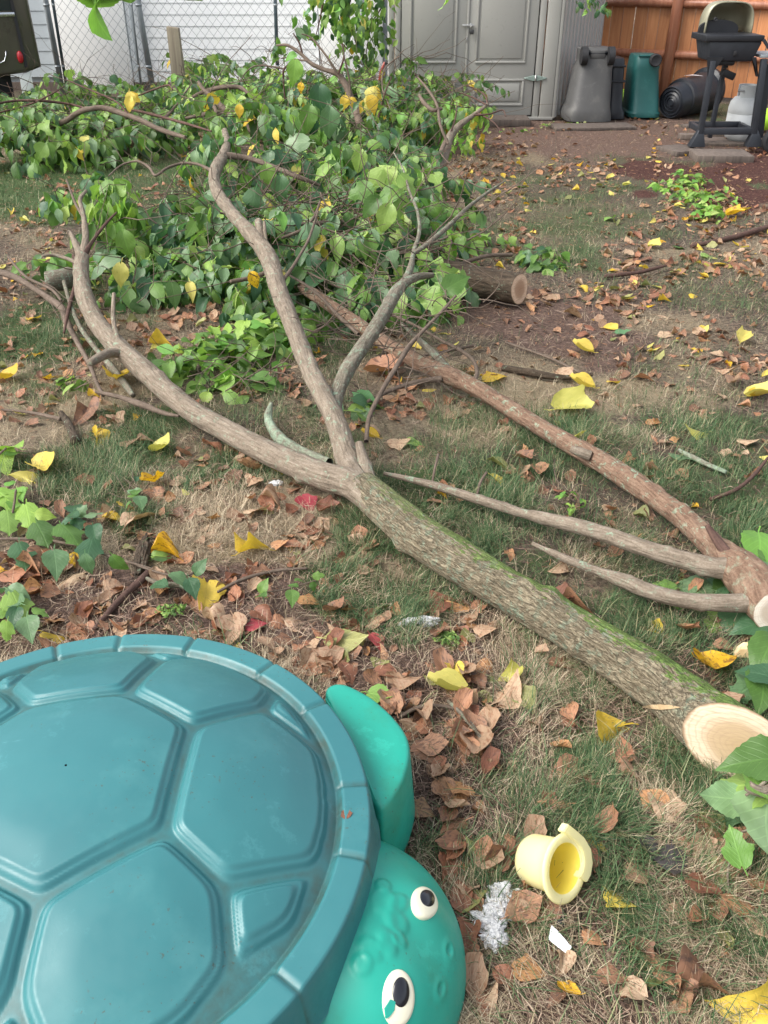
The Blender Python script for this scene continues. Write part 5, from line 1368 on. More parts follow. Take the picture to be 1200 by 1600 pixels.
brn([(700, 578, .095, 6.8), (683, 558, .13, 6.0), (665, 541, .16, 5.1), (645, 522, .19, 3.6), (628, 505, .2, 2.2)], 'bark_grey', n=14, seed=36, **B2)
brn([(690, 592, .08, 5.1), (655, 596, .07, 3.6), (620, 606, .05, 3.2), (585, 622, .035, 2.9), (560, 636, .02, 2.2)], 'twig', n=10, seed=37, **B2)
brn([(735, 604, .08, 2.9), (745, 585, .08, 2.9), (738, 562, .075, 2.9), (715, 545, .07, 2.9), (690, 532, .07, 2.4), (655, 512, .08, 2.2), (610, 490, .1, 2.2), (560, 462, .13, 2.2), (510, 440, .16, 1.8), (470, 420, .2, 1.4)], 'twig', n=10, seed=38, **B2)
brn([(560, 522, .10, 2.9), (530, 495, .14, 2.9), (505, 468, .18, 2.4), (480, 447, .21, 2.2), (452, 430, .23, 1.7)], 'twig', n=10, seed=39, **B2)
# fine bare twigs reaching out of the limbs
FT = []
_rg = np.random.default_rng(515)
for (u, v, z, k_) in ((640, 420, .34, 7.6), (600, 480, .28, 6.0), (560, 545, .22, 3.6), (690, 480, .28, 6.8), (640, 560, .18, 6.8), (700, 350, .4, 5.1), (640, 330, .44, 5.1), (130, 400, .26, 5.1), (118, 300, .42, 3.6), (240, 262, .43, 2.9), (345, 290, .42, 3.6), (420, 400, .33, 5.1), (470, 300, .38, 5.1), (590, 600, .14, 3.6), (520, 460, .15, 6.8), (480, 410, .2, 6.8), (430, 330, .35, 3.6), (100, 480, .12, 6.0), (560, 400, .28, 6.8), (620, 370, .28, 6.8)):
    for _k in range(int(round(k_ / .8)) + 2):
        p_ = np.array(at(u, v, z)) + _rg.normal(size=3) * np.array([.12, .12, .03]); a_ = _rg.uniform(0, 2 * PI); d_ = np.array([math.cos(a_), math.sin(a_), _rg.uniform(-.1, .8)]); L_ = _rg.uniform(.12, .38); q_ = [p_]
        for _i in range(6):
            d_ = d_ + _rg.normal(size=3) * .22; d_ /= np.linalg.norm(d_); e_ = q_[-1] + d_ * L_ / 6; e_[2] = max(e_[2], .01); q_.append(e_)
        FT.append(q_)
FINE_TWIGS = FT
# ---- dark log --------------------------------------------------------
O3 = at(760, 465, 0); O3.z = 0
log = empty('sawn_log', O3); tag(log, 'short dark barked log with an old sawn end at the right of the brush pile', 'log')
_, info = limb('log_body', [(812, 452, .085, 22), (780, 446, .085, 23), (735, 438, .085, 24), (690, 428, .085, 24), (650, 420, .085, 22), (600, 405, .085, 20)], 'bark_dark', log, O3, n=72, step=.008, bump_=.09, seed=41, knots=4, bs=(26, 7), cutn=(.75, -.66, .1), caps=(False, True))
cutface('cut_face', info, (.75, -.66, .1), 'cut_old', log)
# ---- bare branch bundle at the left edge ------------------------------
O4 = at(120, 500, 0); O4.z = 0
bun = empty('bare_branch', O4); tag(bun, 'thin bare grey branch with side twigs lying across the lawn at the left edge', 'branch')
B4 = dict(par=bun, org=O4)
brn([(-30, 418, .12, 5.1), (20, 432, .12, 5.1), (60, 455, .10, 4.0), (95, 480, .08, 5.5), (103, 500, .07, 5.1), (120, 533, .06, 3.6), (140, 570, .05, 3.6), (152, 600, .04, 2.9), (162, 618, .03, 2.5)], 'twig', n=14, seed=44, caps=(True, True), **B4)
brn([(100, 440, .12, 2.9), (110, 475, .11, 2.9), (125, 510, .09, 3.6), (150, 545, .06, 4.0), (180, 580, .04, 5.1), (195, 600, .035, 5.1), (208, 618, .03, 3.6)], 'bark_grey', n=12, seed=45, **B4)
brn([(115, 400, .2, 2.9), (118, 440, .16, 3.2), (108, 480, .12, 2.9), (100, 520, .10, 1.7)], 'twig_dark', n=10, seed=46, **B4)
brn([(72, 440, .1, 14.0), (92, 438, .1, 15.0), (112, 432, .1, 15.0)], 'bark_grey', n=16, seed=47, name='stub', caps=(True, True), **B4)
brn([(12, 400, .2, 1.7), (40, 432, .15, 2.2), (80, 452, .12, 2.4), (96, 470, .10, 2.2)], 'twig', n=8, seed=48, **B4)
brn([(150, 612, .05, 2.2), (185, 620, .05, 3.6), (220, 632, .05, 5.1), (255, 645, .05, 3.6), (280, 650, .05, 2.2)], 'twig', n=12, seed=49, **B4)
# ---- arching branch at the far left -----------------------------------
O5 = at(150, 240, 0); O5.z = 0
arc = empty('leafy_branch', O5); tag(arc, 'cut leafy branch with an arching brown stem at the far left below the white panel', 'cut branch')
B5 = dict(par=arc, org=O5)
brn([(-20, 205, .25, 2.9), (30, 200, .28, 3.6), (70, 198, .30, 4.0), (100, 190, .34, 4.0), (118, 178, .40, 4.0), (135, 171, .44, 4.0), (162, 169, .45, 4.0), (190, 177, .42, 4.0), (220, 188, .38, 4.0), (252, 203, .33, 3.6), (290, 215, .3, 2.9)], 'twig', n=16, seed=51, caps=(True, True), **B5)
for k, pts in enumerate(([(-20, 165, .5, 1.4), (20, 158, .5, 1.7), (60, 157, .5, 1.9), (110, 163, .46, 1.7), (135, 170, .44, 1.6)], [(200, 170, .4, 1.4), (235, 178, .4, 2.2), (280, 190, .4, 2.2), (330, 205, .4, 1.4)], [(-10, 178, .4, 1.4), (40, 165, .45, 1.4), (75, 150, .55, 1.1), (100, 135, .6, 0.7)], [(105, 125, .6, 0.9), (140, 140, .55, 1.2), (180, 158, .5, 1.4), (200, 178, .42, 1.4)],
        [(215, 150, .5, 1.1), (240, 140, .55, 1.4), (262, 133, .6, 1.4), (270, 140, .6, 1.4)], [(-10, 215, .2, 1.4), (30, 220, .2, 2.2), (60, 235, .15, 1.4)])):
    brn(pts, 'twig_dark', n=7, seed=60 + k, bump_=.15, knots=6, caps=(True, True), **B5)
# ---- twiggy upright branch in the centre back ---------------------------
O6 = at(560, 240, 0); O6.z = 0
upb = empty('leafy_branch', O6); tag(upb, 'cut branch with twiggy arching bare tip rising before the white wall in the centre back', 'cut branch')
B6 = dict(par=upb, org=O6)
Yb = 9.0
def yz(u, v, Y): return atY(u, v, Y).z
def ybr(pts, mat, n=10, seed=1, **kw):
    q = []
    for (u, v, Y, r) in pts: q.append((u, v, atY(u, v, Y).z, r))
    brn(q, mat, n=n, seed=seed, **kw)
ybr([(590, 262, 7.5, 7.6), (578, 235, 7.9, 6.8), (566, 205, 8.3, 6.4), (555, 170, 8.6, 5.5), (541, 135, 8.7, 5.1), (528, 116, 8.75, 4.0), (505, 108, 8.8, 3.2), (485, 98, 8.85, 2.9), (470, 84, 8.9, 2.6), (450, 71, 8.95, 2.2), (432, 71, 9.0, 1.4)], 'twig', 14, 71, knots=6, **B6)
for k, pts in enumerate(([(527, 115, 8.7, 2.2), (515, 95, 8.7, 1.7), (498, 72, 8.75, 1.4), (485, 58, 8.8, 1.2), (471, 53, 8.8, 0.9)], [(472, 84, 8.9, 1.7), (468, 68, 8.9, 1.4), (458, 52, 8.9, 0.9)], [(480, 95, 8.85, 1.4), (462, 93, 8.9, 1.4), (447, 90, 8.9, 1.2), (438, 92, 8.9, 0.7)], [(528, 116, 8.7, 1.7), (536, 95, 8.7, 1.4), (537, 78, 8.7, 1.2), (534, 68, 8.7, 1.0), (542, 76, 8.7, 0.7)],
        [(548, 150, 8.6, 1.7), (545, 120, 8.6, 1.4), (538, 90, 8.6, 1.2), (536, 70, 8.6, 0.9)], [(445, 155, 8.5, 1.2), (443, 125, 8.5, 1.4), (444, 108, 8.5, 1.7), (456, 98, 8.6, 1.2), (466, 92, 8.6, 0.9)], [(444, 108, 8.5, 1.4), (425, 104, 8.5, 1.2), (400, 103, 8.5, 1.1), (385, 112, 8.5, 0.9), (375, 128, 8.5, 0.7)], [(482, 62, 8.8, 0.9), (495, 66, 8.8, 0.9), (500, 85, 8.8, 0.7), (502, 100, 8.8, 0.6)],
        [(610, 240, 7.8, 1.8), (612, 180, 8.2, 1.4), (598, 140, 8.5, 1.2), (600, 110, 8.6, 1.1), (618, 92, 8.7, 1.0), (626, 88, 8.7, 0.7)], [(585, 230, 7.8, 2.2), (590, 190, 8.2, 1.7), (600, 150, 8.4, 1.2), (612, 120, 8.5, 0.9)])):
    ybr(pts, 'twig_dark' if k % 2 else 'twig', 7, 80 + k, bump_=.15, knots=5, **B6)
# branches lying left of centre
for k, pts in enumerate(([(300, 152, 9.0, 2.2), (320, 143, 9.0, 2.9), (350, 136, 8.9, 3.2), (375, 137, 8.9, 3.2), (388, 146, 8.8, 2.2)], [(395, 205, 8.3, 5.1), (372, 190, 8.4, 5.5), (350, 172, 8.5, 5.1), (335, 155, 8.6, 3.6), (318, 140, 8.7, 2.9), (310, 128, 8.8, 2.2)], [(290, 185, 8.4, 2.2), (330, 178, 8.4, 3.2), (380, 182, 8.3, 2.9), (430, 190, 8.2, 2.2)], [(330, 160, 8.5, 2.9), (338, 175, 8.3, 2.9), (330, 185, 8.3, 2.2)],
        [(230, 200, 8.2, 2.2), (262, 180, 8.5, 2.2), (285, 150, 8.8, 1.4), (300, 130, 9, 0.9)])):
    ybr(pts, 'twig', 12, 95 + k, bump_=.1, knots=6, **B6)
# ---- leafy branch at the right of the pile -------------------------------
O7 = at(650, 315, 0); O7.z = 0
rbr = empty('leafy_branch', O7); tag(rbr, 'slender cut branch with yellowing leaves leaning up in front of the shed doors', 'cut branch')
B7 = dict(par=rbr, org=O7)
brn([(642, 326, .03, 11.0), (655, 302, .08, 11.5), (672, 282, .13, 10.0), (688, 258, .18, 7.6), (697, 236, .24, 6.8), (703, 214, .31, 6.0), (718, 196, .37, 5.1), (740, 180, .42, 3.2), (762, 163, .48, 2.2)], 'bark_smooth', n=18, seed=101, knots=4, **B7)
brn([(640, 310, .05, 5.1), (662, 290, .12, 5.1), (680, 262, .2, 4.0), (690, 235, .27, 3.6), (697, 218, .32, 2.9)], 'twig', n=12, seed=102, **B7)
for k, pts in enumerate(([(700, 225, .30, 2.2), (688, 195, .42, 2.2), (683, 165, .52, 2.2), (670, 142, .6, 1.9), (652, 120, .68, 1.4), (648, 116, .7, 0.9)], [(690, 170, .5, 2.4), (676, 172, .5, 2.9), (662, 160, .54, 2.9), (655, 148, .58, 2.2)], [(762, 163, .48, 1.7), (758, 150, .53, 1.4), (745, 140, .57, 1.2), (728, 133, .6, 0.9)], [(760, 164, .48, 1.4), (740, 153, .52, 1.2), (720, 145, .55, 0.9)],
        [(740, 180, .43, 1.4), (765, 178, .44, 1.2), (785, 172, .46, 1.1), (790, 182, .43, 0.7)], [(745, 176, .44, 1.4), (770, 190, .4, 1.1), (782, 205, .36, 0.7)], [(650, 300, .12, 1.3), (690, 290, .14, 1.2), (740, 310, .1, 1.0)], [(705, 205, .35, 1.4), (712, 182, .42, 1.2), (714, 160, .5, 0.7)])):
    brn(pts, 'twig_dark' if k > 1 else 'twig', n=7, seed=110 + k, bump_=.15, knots=5, **B7)
# ---- centre crown branch ---------------------------------------------------
O8 = at(520, 380, 0); O8.z = 0
crn = empty('leafy_branch', O8); tag(crn, 'large leafy crown branch heaped in the middle of the brush pile', 'cut branch')
B8 = dict(par=crn, org=O8)
for k, pts in enumerate(([(430, 352, .35, 1.4), (470, 350, .35, 2.9), (520, 348, .33, 3.6), (560, 345, .3, 2.9), (600, 340, .3, 1.4)], [(440, 372, .32, 2.2), (470, 360, .34, 2.9), (490, 340, .38, 2.2), (500, 315, .42, 1.4)], [(480, 380, .28, 2.9), (530, 395, .24, 2.9), (600, 400, .22, 2.9), (660, 385, .24, 2.2), (700, 370, .26, 1.4)], [(540, 330, .35, 1.4), (600, 345, .3, 2.2), (650, 375, .25, 2.2), (680, 395, .2, 1.4)],
        [(560, 450, .15, 1.7), (590, 420, .2, 1.7), (600, 380, .25, 1.4), (585, 340, .32, 1.1)], [(360, 440, .2, 2.9), (400, 432, .2, 3.6), (425, 420, .22, 3.6)], [(380, 468, .1, 5.1), (365, 460, .1, 3.6)], [(500, 420, .2, 1.4), (520, 380, .28, 1.4), (515, 340, .34, 1.1), (500, 300, .4, 0.7)],
        [(300, 360, .1, 7.6), (270, 372, .1, 11.0), (230, 380, .1, 11.0), (200, 386, .1, 7.6)])):
    brn(pts, 'twig' if k not in (8,) else 'bark_dark', n=10, seed=130 + k, bump_=.12, knots=6, caps=(True, True), **B8)

# ================================================================== LEAVES
def leaf_geo(rows=6, cols=4, width=.37, fold=.15, curl=.3, twist=0.0, rip=.02, serr=0.0, crumple=0.0, seed=0, petiole=.28, lobe=0.0, peak=.34):
    """unit leaf from the origin along +Y, face up; returns V, faces, uv"""
    rg = np.random.default_rng(seed)
    t = np.linspace(0, 1, rows + 1)
    wprof = width * np.where(t < peak, np.sin(np.pi / 2 * (t / peak) ** .62), np.cos(np.pi / 2 * ((t - peak) / (1 - peak)) ** 1.05) ** 1.15)
    if lobe: wprof = wprof * (1 - lobe * np.clip(np.cos((t - .1) * 2 * np.pi * 2.1), 0, 1) * (t > .3) * (t < .8)) * (1 + lobe * .4 * (t < .45))
    wprof[0] = width * .16; wprof[-1] = .008
    s = np.linspace(-1, 1, cols + 1)
    V = []; uv = []
    ek = np.linspace(0, 1, 6); eL, eR = rg.normal(size=6) * (.13 if crumple else .05), rg.normal(size=6) * (.13 if crumple else .05)
    for i, tt in enumerate(t):
        for j, ss in enumerate(s):
            wv = wprof[i]
            if serr and abs(ss) == 1 and 0 < i < rows: wv *= 1 + serr * (1 if i % 2 else -1)
            x = ss * wv * (1 + abs(ss) * np.interp(tt, ek, eL if ss < 0 else eR) + .015 * rg.normal() * (abs(ss) == 1)); y = tt - (.10 * abs(ss) ** 1.5 * max(0, 1 - tt * 4))
            z = abs(x) * fold + rip * math.sin(tt * 13 + 2.1 * seed) * abs(ss) + .05 * math.sin(3 * tt + seed) * 0
            V.append((x, y, z)); uv.append((ss * wv / width, tt))
    V = np.array(V)
    if crumple:
        q = V * 3.2 + seed * 7.7
        V[:, 2] += crumple * (fbm(q, 3, seed) - .5) * 2 * (.35 + np.abs(V[:, 0]) / width)
        V[:, 0] += crumple * .5 * (fbm(q + 9, 2, seed) - .5)
    # lengthwise curl
    y = V[:, 1].copy(); z = V[:, 2].copy()
    if abs(curl) > 1e-3:
        k = curl; a = y * k
        V[:, 1] = np.sin(a) / k - z * np.sin(a); V[:, 2] = -(1 - np.cos(a)) / k + z * np.cos(a)
    if twist:
        a = y * twist; x = V[:, 0].copy(); z = V[:, 2].copy(); V[:, 0] = x * np.cos(a) - z * np.sin(a); V[:, 2] = x * np.sin(a) + z * np.cos(a)
    c = cols + 1; i = np.arange(rows)[:, None] * c; j = np.arange(cols)[None, :]
    F = np.stack([i + j, i + j + 1, i + c + j + 1, i + c + j], -1).reshape(-1, 4)
    if petiole:
        n0 = len(V); pw = .014; b = petiole * .25 * rg.uniform(-1, 1)
        pv = [(-pw, 0.02, 0.0), (pw, 0.02, 0.0), (pw + b * .4, -petiole * .5, -.03), (-pw + b * .4, -petiole * .5, -.03), (pw + b, -petiole, .0), (-pw + b, -petiole, .0)]
        V = np.vstack([V, pv]); uv += [(0, 0)] * 6; F = np.vstack([F, [(n0 + 3, n0 + 2, n0 + 1, n0), (n0 + 5, n0 + 4, n0 + 2, n0 + 3)]])
    return V, F, np.array(uv)
FRESH = [leaf_geo(7, 4, .27, .15, .6, .15, .02, seed=1), leaf_geo(7, 4, .29, -.25, 1.0, -.2, .02, seed=2), leaf_geo(7, 4, .28, .4, .3, .2, .03, seed=3), leaf_geo(7, 4, .28, .5, 1.4, .0, .02, seed=4), leaf_geo(7, 4, .26, .7, .7, .4, .02, seed=5), leaf_geo(10, 4, .32, .2, .8, .2, .03, lobe=.45, seed=6), leaf_geo(10, 4, .30, .4, 1.2, -.3, .03, lobe=.5, seed=7)]
FRESH_HI = [leaf_geo(16, 6, .34, .18, .65, .1, .03, serr=.035, seed=11), leaf_geo(16, 6, .33, .35, 1.0, -.2, .03, serr=.035, seed=12), leaf_geo(16, 6, .35, -.16, .5, .2, .03, serr=.035, lobe=.3, seed=13)]
DEAD = [leaf_geo(7, 4, .34, .5, .9, .5, .0, crumple=.18, seed=21), leaf_geo(7, 4, .33, .95, -1.0, -.5, .0, crumple=.20, seed=22), leaf_geo(7, 4, .36, -.4, 1.5, .4, .0, crumple=.18, seed=23), leaf_geo(7, 4, .34, .2, .4, .2, .0, crumple=.11, seed=24), leaf_geo(7, 4, .33, 1.2, .5, .6, .0, crumple=.12, seed=25), leaf_geo(7, 4, .42, .2, -.6, -.5, .0, crumple=.18, seed=26)]
DEAD_HI = [leaf_geo(14, 8, .36, .45, .8, .5, .0, serr=.02, crumple=.17, seed=31), leaf_geo(14, 8, .36, .95, -.9, -.5, .0, serr=.02, crumple=.20, seed=32), leaf_geo(14, 8, .38, -.4, 1.5, .4, .0, serr=.02, crumple=.18, seed=33), leaf_geo(14, 8, .37, .22, .45, .2, .0, serr=.02, crumple=.10, seed=34), leaf_geo(14, 8, .33, 1.3, .7, .9, .0, serr=.02, crumple=.18, seed=35)]
GEO = {'fresh': FRESH, 'fresh_hi': FRESH_HI, 'dead': DEAD, 'dead_hi': DEAD_HI}
_lm = {}
def leaf_mesh(kind, i, mat):
    k = (kind, i, mat)
    if k not in _lm:
        V, F, uv = GEO[kind][i]
        me = nmesh('leaf', V, [F], uv=uv); me.materials.append(M[mat]); _lm[k] = me
    return _lm[k]
def basis(d, n):
    """rotation whose Y is the leaf axis d and Z close to n"""
    d = np.asarray(d, float); n = np.asarray(n, float)
    d = d / (np.linalg.norm(d, axis=-1, keepdims=True) + 1e-9); x = np.cross(d, n); x /= np.linalg.norm(x, axis=-1, keepdims=True) + 1e-9
    z = np.cross(x, d); return np.stack([x, d, z], -1)      # columns
def merge_leaves(name, kind, P, Bm, S, mat, parent, idx, rg):
    Vs, Fs, Us, Rs = [], [], [], []; nb = 0
    for v in range(len(GEO[kind])):
        m = idx == v
        if not m.any(): continue
        V, F, uv = GEO[kind][v]
        W = np.einsum('nij,kj->nki', Bm[m], V) * S[m][:, None, None] + P[m][:, None, :]
        k = m.sum(); Vs.append(W.reshape(-1, 3)); Fs.append((F[None] + (np.arange(k) * len(V))[:, None, None]).reshape(-1, 4) + nb); Us.append(np.tile(uv, (k, 1))); Rs.append(np.repeat(rg.random(k), len(V))); nb += k * len(V)
    me = nmesh(name, np.concatenate(Vs), [np.concatenate(Fs)], uv=np.concatenate(Us), rnd=np.concatenate(Rs))
    o = obj(name, me, M[mat], parent); o['kind'] = 'stuff'; return o
def foliage(parent, origin, P, D, Nn, S, mats, nparts=130, seed=0):
    """leaf objects for the leaves that show largest, the rest joined per colour"""
    rg = np.random.default_rng(seed); n = len(P)
    Bm = basis(D, Nn); P = P - np.array(origin)
    pp = np.array([m[1] for m in mats]); mi = rg.choice(len(mats), n, p=pp / pp.sum()); idx = rg.integers(0, len(FRESH), n)
    dist = np.linalg.norm(P + np.array(origin) - np.array([0, 0, CAMH]), axis=1)
    order = np.argsort(dist / S - (P[:, 2]) * 8); big = np.zeros(n, bool); big[order[:nparts]] = True
    for i in np.where(big)[0]:
        o = bpy.data.objects.new('leaf', leaf_mesh('fresh', int(idx[i]), mats[mi[i]][0])); COL.objects.link(o); o.parent = parent
        o.matrix_local = Matrix.Translation(Vector(P[i])) @ Matrix([list(r) for r in Bm[i]]).to_4x4() @ Matrix.Scale(float(S[i]), 4)
    for k, (mt, _) in enumerate(mats):
        m = (~big) & (mi == k)
        if m.any(): merge_leaves('foliage', 'fresh', P[m], Bm[m], S[m], mt, parent, idx[m], rg)
def mounds(blobs, size=(.07, .125), seed=0, droop=.5):
    """leaves covering heaps; blobs: (u, v_base, half width px, depth m, height m, z0, count)"""
    rg = np.random.default_rng(seed); P, D, Nn, S = [], [], [], []
    for (u, v, rpx, dep, h, z0, cnt) in blobs:
        c = np.array(at(u, v, z0)); rx = rpx / scl(c)
        q = rg.normal(size=(cnt, 3)); q /= np.linalg.norm(q, axis=1)[:, None]; q[:, 2] = np.abs(q[:, 2])
        fr_ = rg.uniform(.45, 1.08, cnt) ** .6
        wob = 1 + .5 * (fbm(q * 2.2 + seed, 3, seed) - .5)
        p = c + q * np.array([rx, dep, h]) * (fr_ * wob)[:, None]
        out = q.copy(); az = rg.uniform(0, 2 * PI, cnt); rnd_ = np.c_[np.cos(az), np.sin(az), rg.uniform(-.8, .3, cnt)]
        d = out * .35 + rnd_ * .8 + np.array([0, 0, -droop])
        nn = out * .5 + np.array([0, -.15, .7]) + rg.normal(size=(cnt, 3)) * .35
        P.append(p); D.append(d); Nn.append(nn); S.append(rg.uniform(size[0], size[1], cnt) * rg.uniform(.75, 1.1, cnt))
    P = np.concatenate(P); P[:, 2] = np.maximum(P[:, 2], .015)
    return P, np.concatenate(D), np.concatenate(Nn), np.concatenate(S)
def twigs_for(parent, origin, P, n, seed, mat='twig_dark', L=(.2, .55), r=.0022):
    """loose fine twigs threading a heap, joined"""
    rg = np.random.default_rng(seed); mb = MB(); org = np.array(origin); uvs = []; Vs = []; Fs = []; nb = 0; Ts = []
    for k in range(n):
        p = P[rg.integers(len(P))] - org; a = rg.uniform(0, 2 * PI); d = np.array([math.cos(a), math.sin(a), rg.uniform(-.15, .55)]); l = rg.uniform(*L)
        pts = [p]; m_ = 5
        for i in range(m_):
            d = d + rg.normal(size=3) * .28; d /= np.linalg.norm(d); q = pts[-1] + d * l / m_; q[2] = max(q[2], .01); pts.append(q)
        rr = r * rg.uniform(.6, 1.7)
        V, F, uv, _ = tube_arrays([Vector(x) for x in pts], list(np.linspace(rr, rr * .4, m_ + 1)), 5)
        Vs.append(V); Fs.append(F[0] + nb); Ts.append(F[1] + nb); uvs.append(uv); nb += len(V)
    o = obj('twigs', nmesh('twigs', np.concatenate(Vs), [np.concatenate(Fs), np.concatenate(Ts)], uv=np.concatenate(uvs)), M[mat], parent); o['kind'] = 'stuff'

def sprays(blobs, per, size, seed):
    """twigs that arch out of a heap with leaves hanging along them"""
    rg = np.random.default_rng(seed); P, D, Nn, S, tw = [], [], [], [], []
    for (u, v, rpx, dep, h, z0, cnt) in blobs:
        c = np.array(at(u, v, z0)); rx = rpx / scl(c)
        for k in range(max(1, int(cnt * per))):
            a = rg.uniform(0, 2 * PI); q = np.array([math.cos(a) * rg.uniform(0, .9) * rx, math.sin(a) * rg.uniform(0, .9) * dep, h * rg.uniform(.55, .95)])
            p = c + q; b = rg.uniform(0, 2 * PI); d = np.array([math.cos(b), math.sin(b), rg.uniform(.15, .9)]); d /= np.linalg.norm(d); L_ = rg.uniform(.22, .48); m_ = 7; pts = [p]
            for i in range(m_):
                d = d + np.array([0, 0, -.16]) + rg.normal(size=3) * .10; d /= np.linalg.norm(d); pts.append(pts[-1] + d * L_ / m_)
                if i >= 1 or rg.random() < .3:
                    sd = np.cross(d, (0, 0, 1.)); sd /= np.linalg.norm(sd) + 1e-6; sd *= 1 if i % 2 else -1
                    dd = sd * .8 + d * .55 + np.array([0, 0, -rg.uniform(.3, 1.1)]); P.append(pts[-1] + np.array([0, 0, -.005])); D.append(dd); Nn.append(np.array([0, -.2, .9]) + sd * .5 + rg.normal(size=3) * .3); S.append(rg.uniform(*size) * (1.05 - .45 * i / m_))
            P.append(pts[-1]); D.append(d + np.array([0, 0, -.4])); Nn.append(np.array([0, -.3, .9])); S.append(size[0] * .7); tw.append(pts)
    return np.array(P), np.array(D), np.array(Nn), np.array(S), tw
def twig_mesh(parent, origin, tw, mat, r=.0022):
    Vs, Fs, Ts, us = [], [], [], []; nb = 0; org = np.array(origin)
    for pts in tw:
        V, F, uv, _ = tube_arrays([Vector(x - org) for x in pts], list(np.linspace(r, r * .4, len(pts))), 5); Vs.append(V); Fs.append(F[0] + nb); Ts.append(F[1] + nb); us.append(uv); nb += len(V)
    o = obj('twigs', nmesh('twigs', np.concatenate(Vs), [np.concatenate(Fs), np.concatenate(Ts)], uv=np.concatenate(us)), M[mat], parent); o['kind'] = 'stuff'
def heap(parent, origin, blobs, mats, nparts, seed, ntw=40, size=(.07, .125), droop=.9, mat='twig_dark', per=.10):
    P, D, Nn, S = mounds([(*b[:6], int(b[6] * .40)) for b in blobs], size, seed, droop)
    P2, D2, N2, S2, tw = sprays(blobs, per, size, seed + 11); twig_mesh(parent, origin, tw, 'twig')
    P, D, Nn, S = (np.concatenate(q) for q in ((P, P2), (D, D2), (Nn, N2), (S, S2)))
    foliage(parent, origin, P, D, Nn, S, mats, nparts, seed)
    if ntw: twigs_for(parent, origin, P, ntw, seed + 3, mat); twigs_for(parent, origin, P[P[:, 2] > np.median(P[:, 2])], int(ntw * 1.8), seed + 4, 'twig', (.3, .75), .0030)
G1 = [('leaf_green', .62), ('leaf_cool', .34), ('leaf_yellow', .02), ('leaf_lime', .06)]
G2 = [('leaf_green', .42), ('leaf_cool', .54), ('leaf_yellow', .01), ('leaf_lime', .03)]
twig_mesh(mainl, O1, FINE_TWIGS, 'twig', .0026)
# far left heap
heap(arc, O5, [(60, 255, 130, .65, .36, 0, 400), (170, 245, 110, .7, .36, 0, 400), (10, 215, 90, .6, .38, 0, 180), (250, 232, 90, .5, .30, 0, 200), (220, 195, 130, .8, .35, 0, 260), (100, 195, 110, .7, .3, 0, 160), (130, 180, 60, .3, .4, .1, 60)], G1, 150, 201, 90, (.11, .17))
# centre back heap
heap(upb, O6, [(400, 210, 120, .6, .46, 0, 380), (500, 215, 120, .6, .52, 0, 420), (330, 200, 90, .6, .46, 0, 220), (590, 215, 90, .5, .48, 0, 260), (450, 180, 160, .6, .5, 0, 260), (330, 150, 60, .4, .42, .1, 60), (300, 140, 60, .4, .4, .1, 50), (410, 250, 100, .5, .5, .05, 200), (450, 160, 20, .2, .7, .2, 20)], G1, 150, 202, 110, (.11, .18))
# right back heap before the shed
heap(rbr, O7, [(660, 235, 85, .5, .42, 0, 330), (690, 205, 60, .4, .48, 0, 170), (620, 240, 70, .5, .40, 0, 200), (640, 190, 60, .4, .55, .1, 90)], [('leaf_green', .66), ('leaf_cool', .28), ('leaf_yellow', .03), ('leaf_lime', .03)], 120, 203, 70, (.09, .145))
for sd, (u, v, z, ru, n_, mt) in enumerate(((745, 195, .38, 22, 26, [('leaf_green', .5), ('leaf_lime', .2), ('leaf_yellow', .3)]), (722, 190, .42, 22, 20, [('leaf_green', .5), ('leaf_lime', .2), ('leaf_yellow', .3)]), (712, 235, .25, 26, 22, [('leaf_green', .6), ('leaf_lime', .4)]), (745, 230, .2, 16, 12, [('leaf_yellow', .5), ('leaf_lime', .5)]))):
    P, D, Nn, S = mounds([(u, v, ru, .12, .14, z - .1, n_)], (.07, .11), 240 + sd, 1.1); foliage(rbr, O7, P, D, Nn, S, mt, 12, 250 + sd)
# centre crown heap
heap(crn, O8, [(520, 440, 150, .65, .36, 0, 560), (420, 400, 120, .6, .34, 0, 420), (600, 420, 110, .6, .34, 0, 380), (600, 480, 90, .3, .2, 0, 190), (420, 470, 90, .3, .16, 0, 160), (230, 460, 70, .3, .16, 0, 90), (340, 400, 110, .45, .28, 0, 260), (480, 330, 160, .5, .42, 0, 420), (580, 330, 110, .5, .44, .03, 260), (620, 430, 60, .35, .26, 0, 130), (540, 455, 120, .3, .18, 0, 220), (660, 335, 45, .3, .3, .02, 60), (290, 440, 110, .4, .2, 0, 200), (250, 395, 90, .35, .25, 0, 140)], G2, 250, 204, 150, (.105, .17))
# tall sprays in the middle
for sd, (u, v, z, ru, h, n_) in enumerate(((610, 300, .42, 60, .16, 60), (540, 265, .46, 30, .16, 30), (480, 210, .45, 70, .22, 90), (340, 270, .42, 60, .2, 80), (390, 300, .36, 60, .15, 70), (640, 330, .3, 50, .14, 50))):
    P, D, Nn, S = mounds([(u, v, ru, .22, h, z - .08, n_)], (.09, .145), 260 + sd, 1.3); foliage(crn, O8, P, D, Nn, S, G2, 8, 270 + sd)
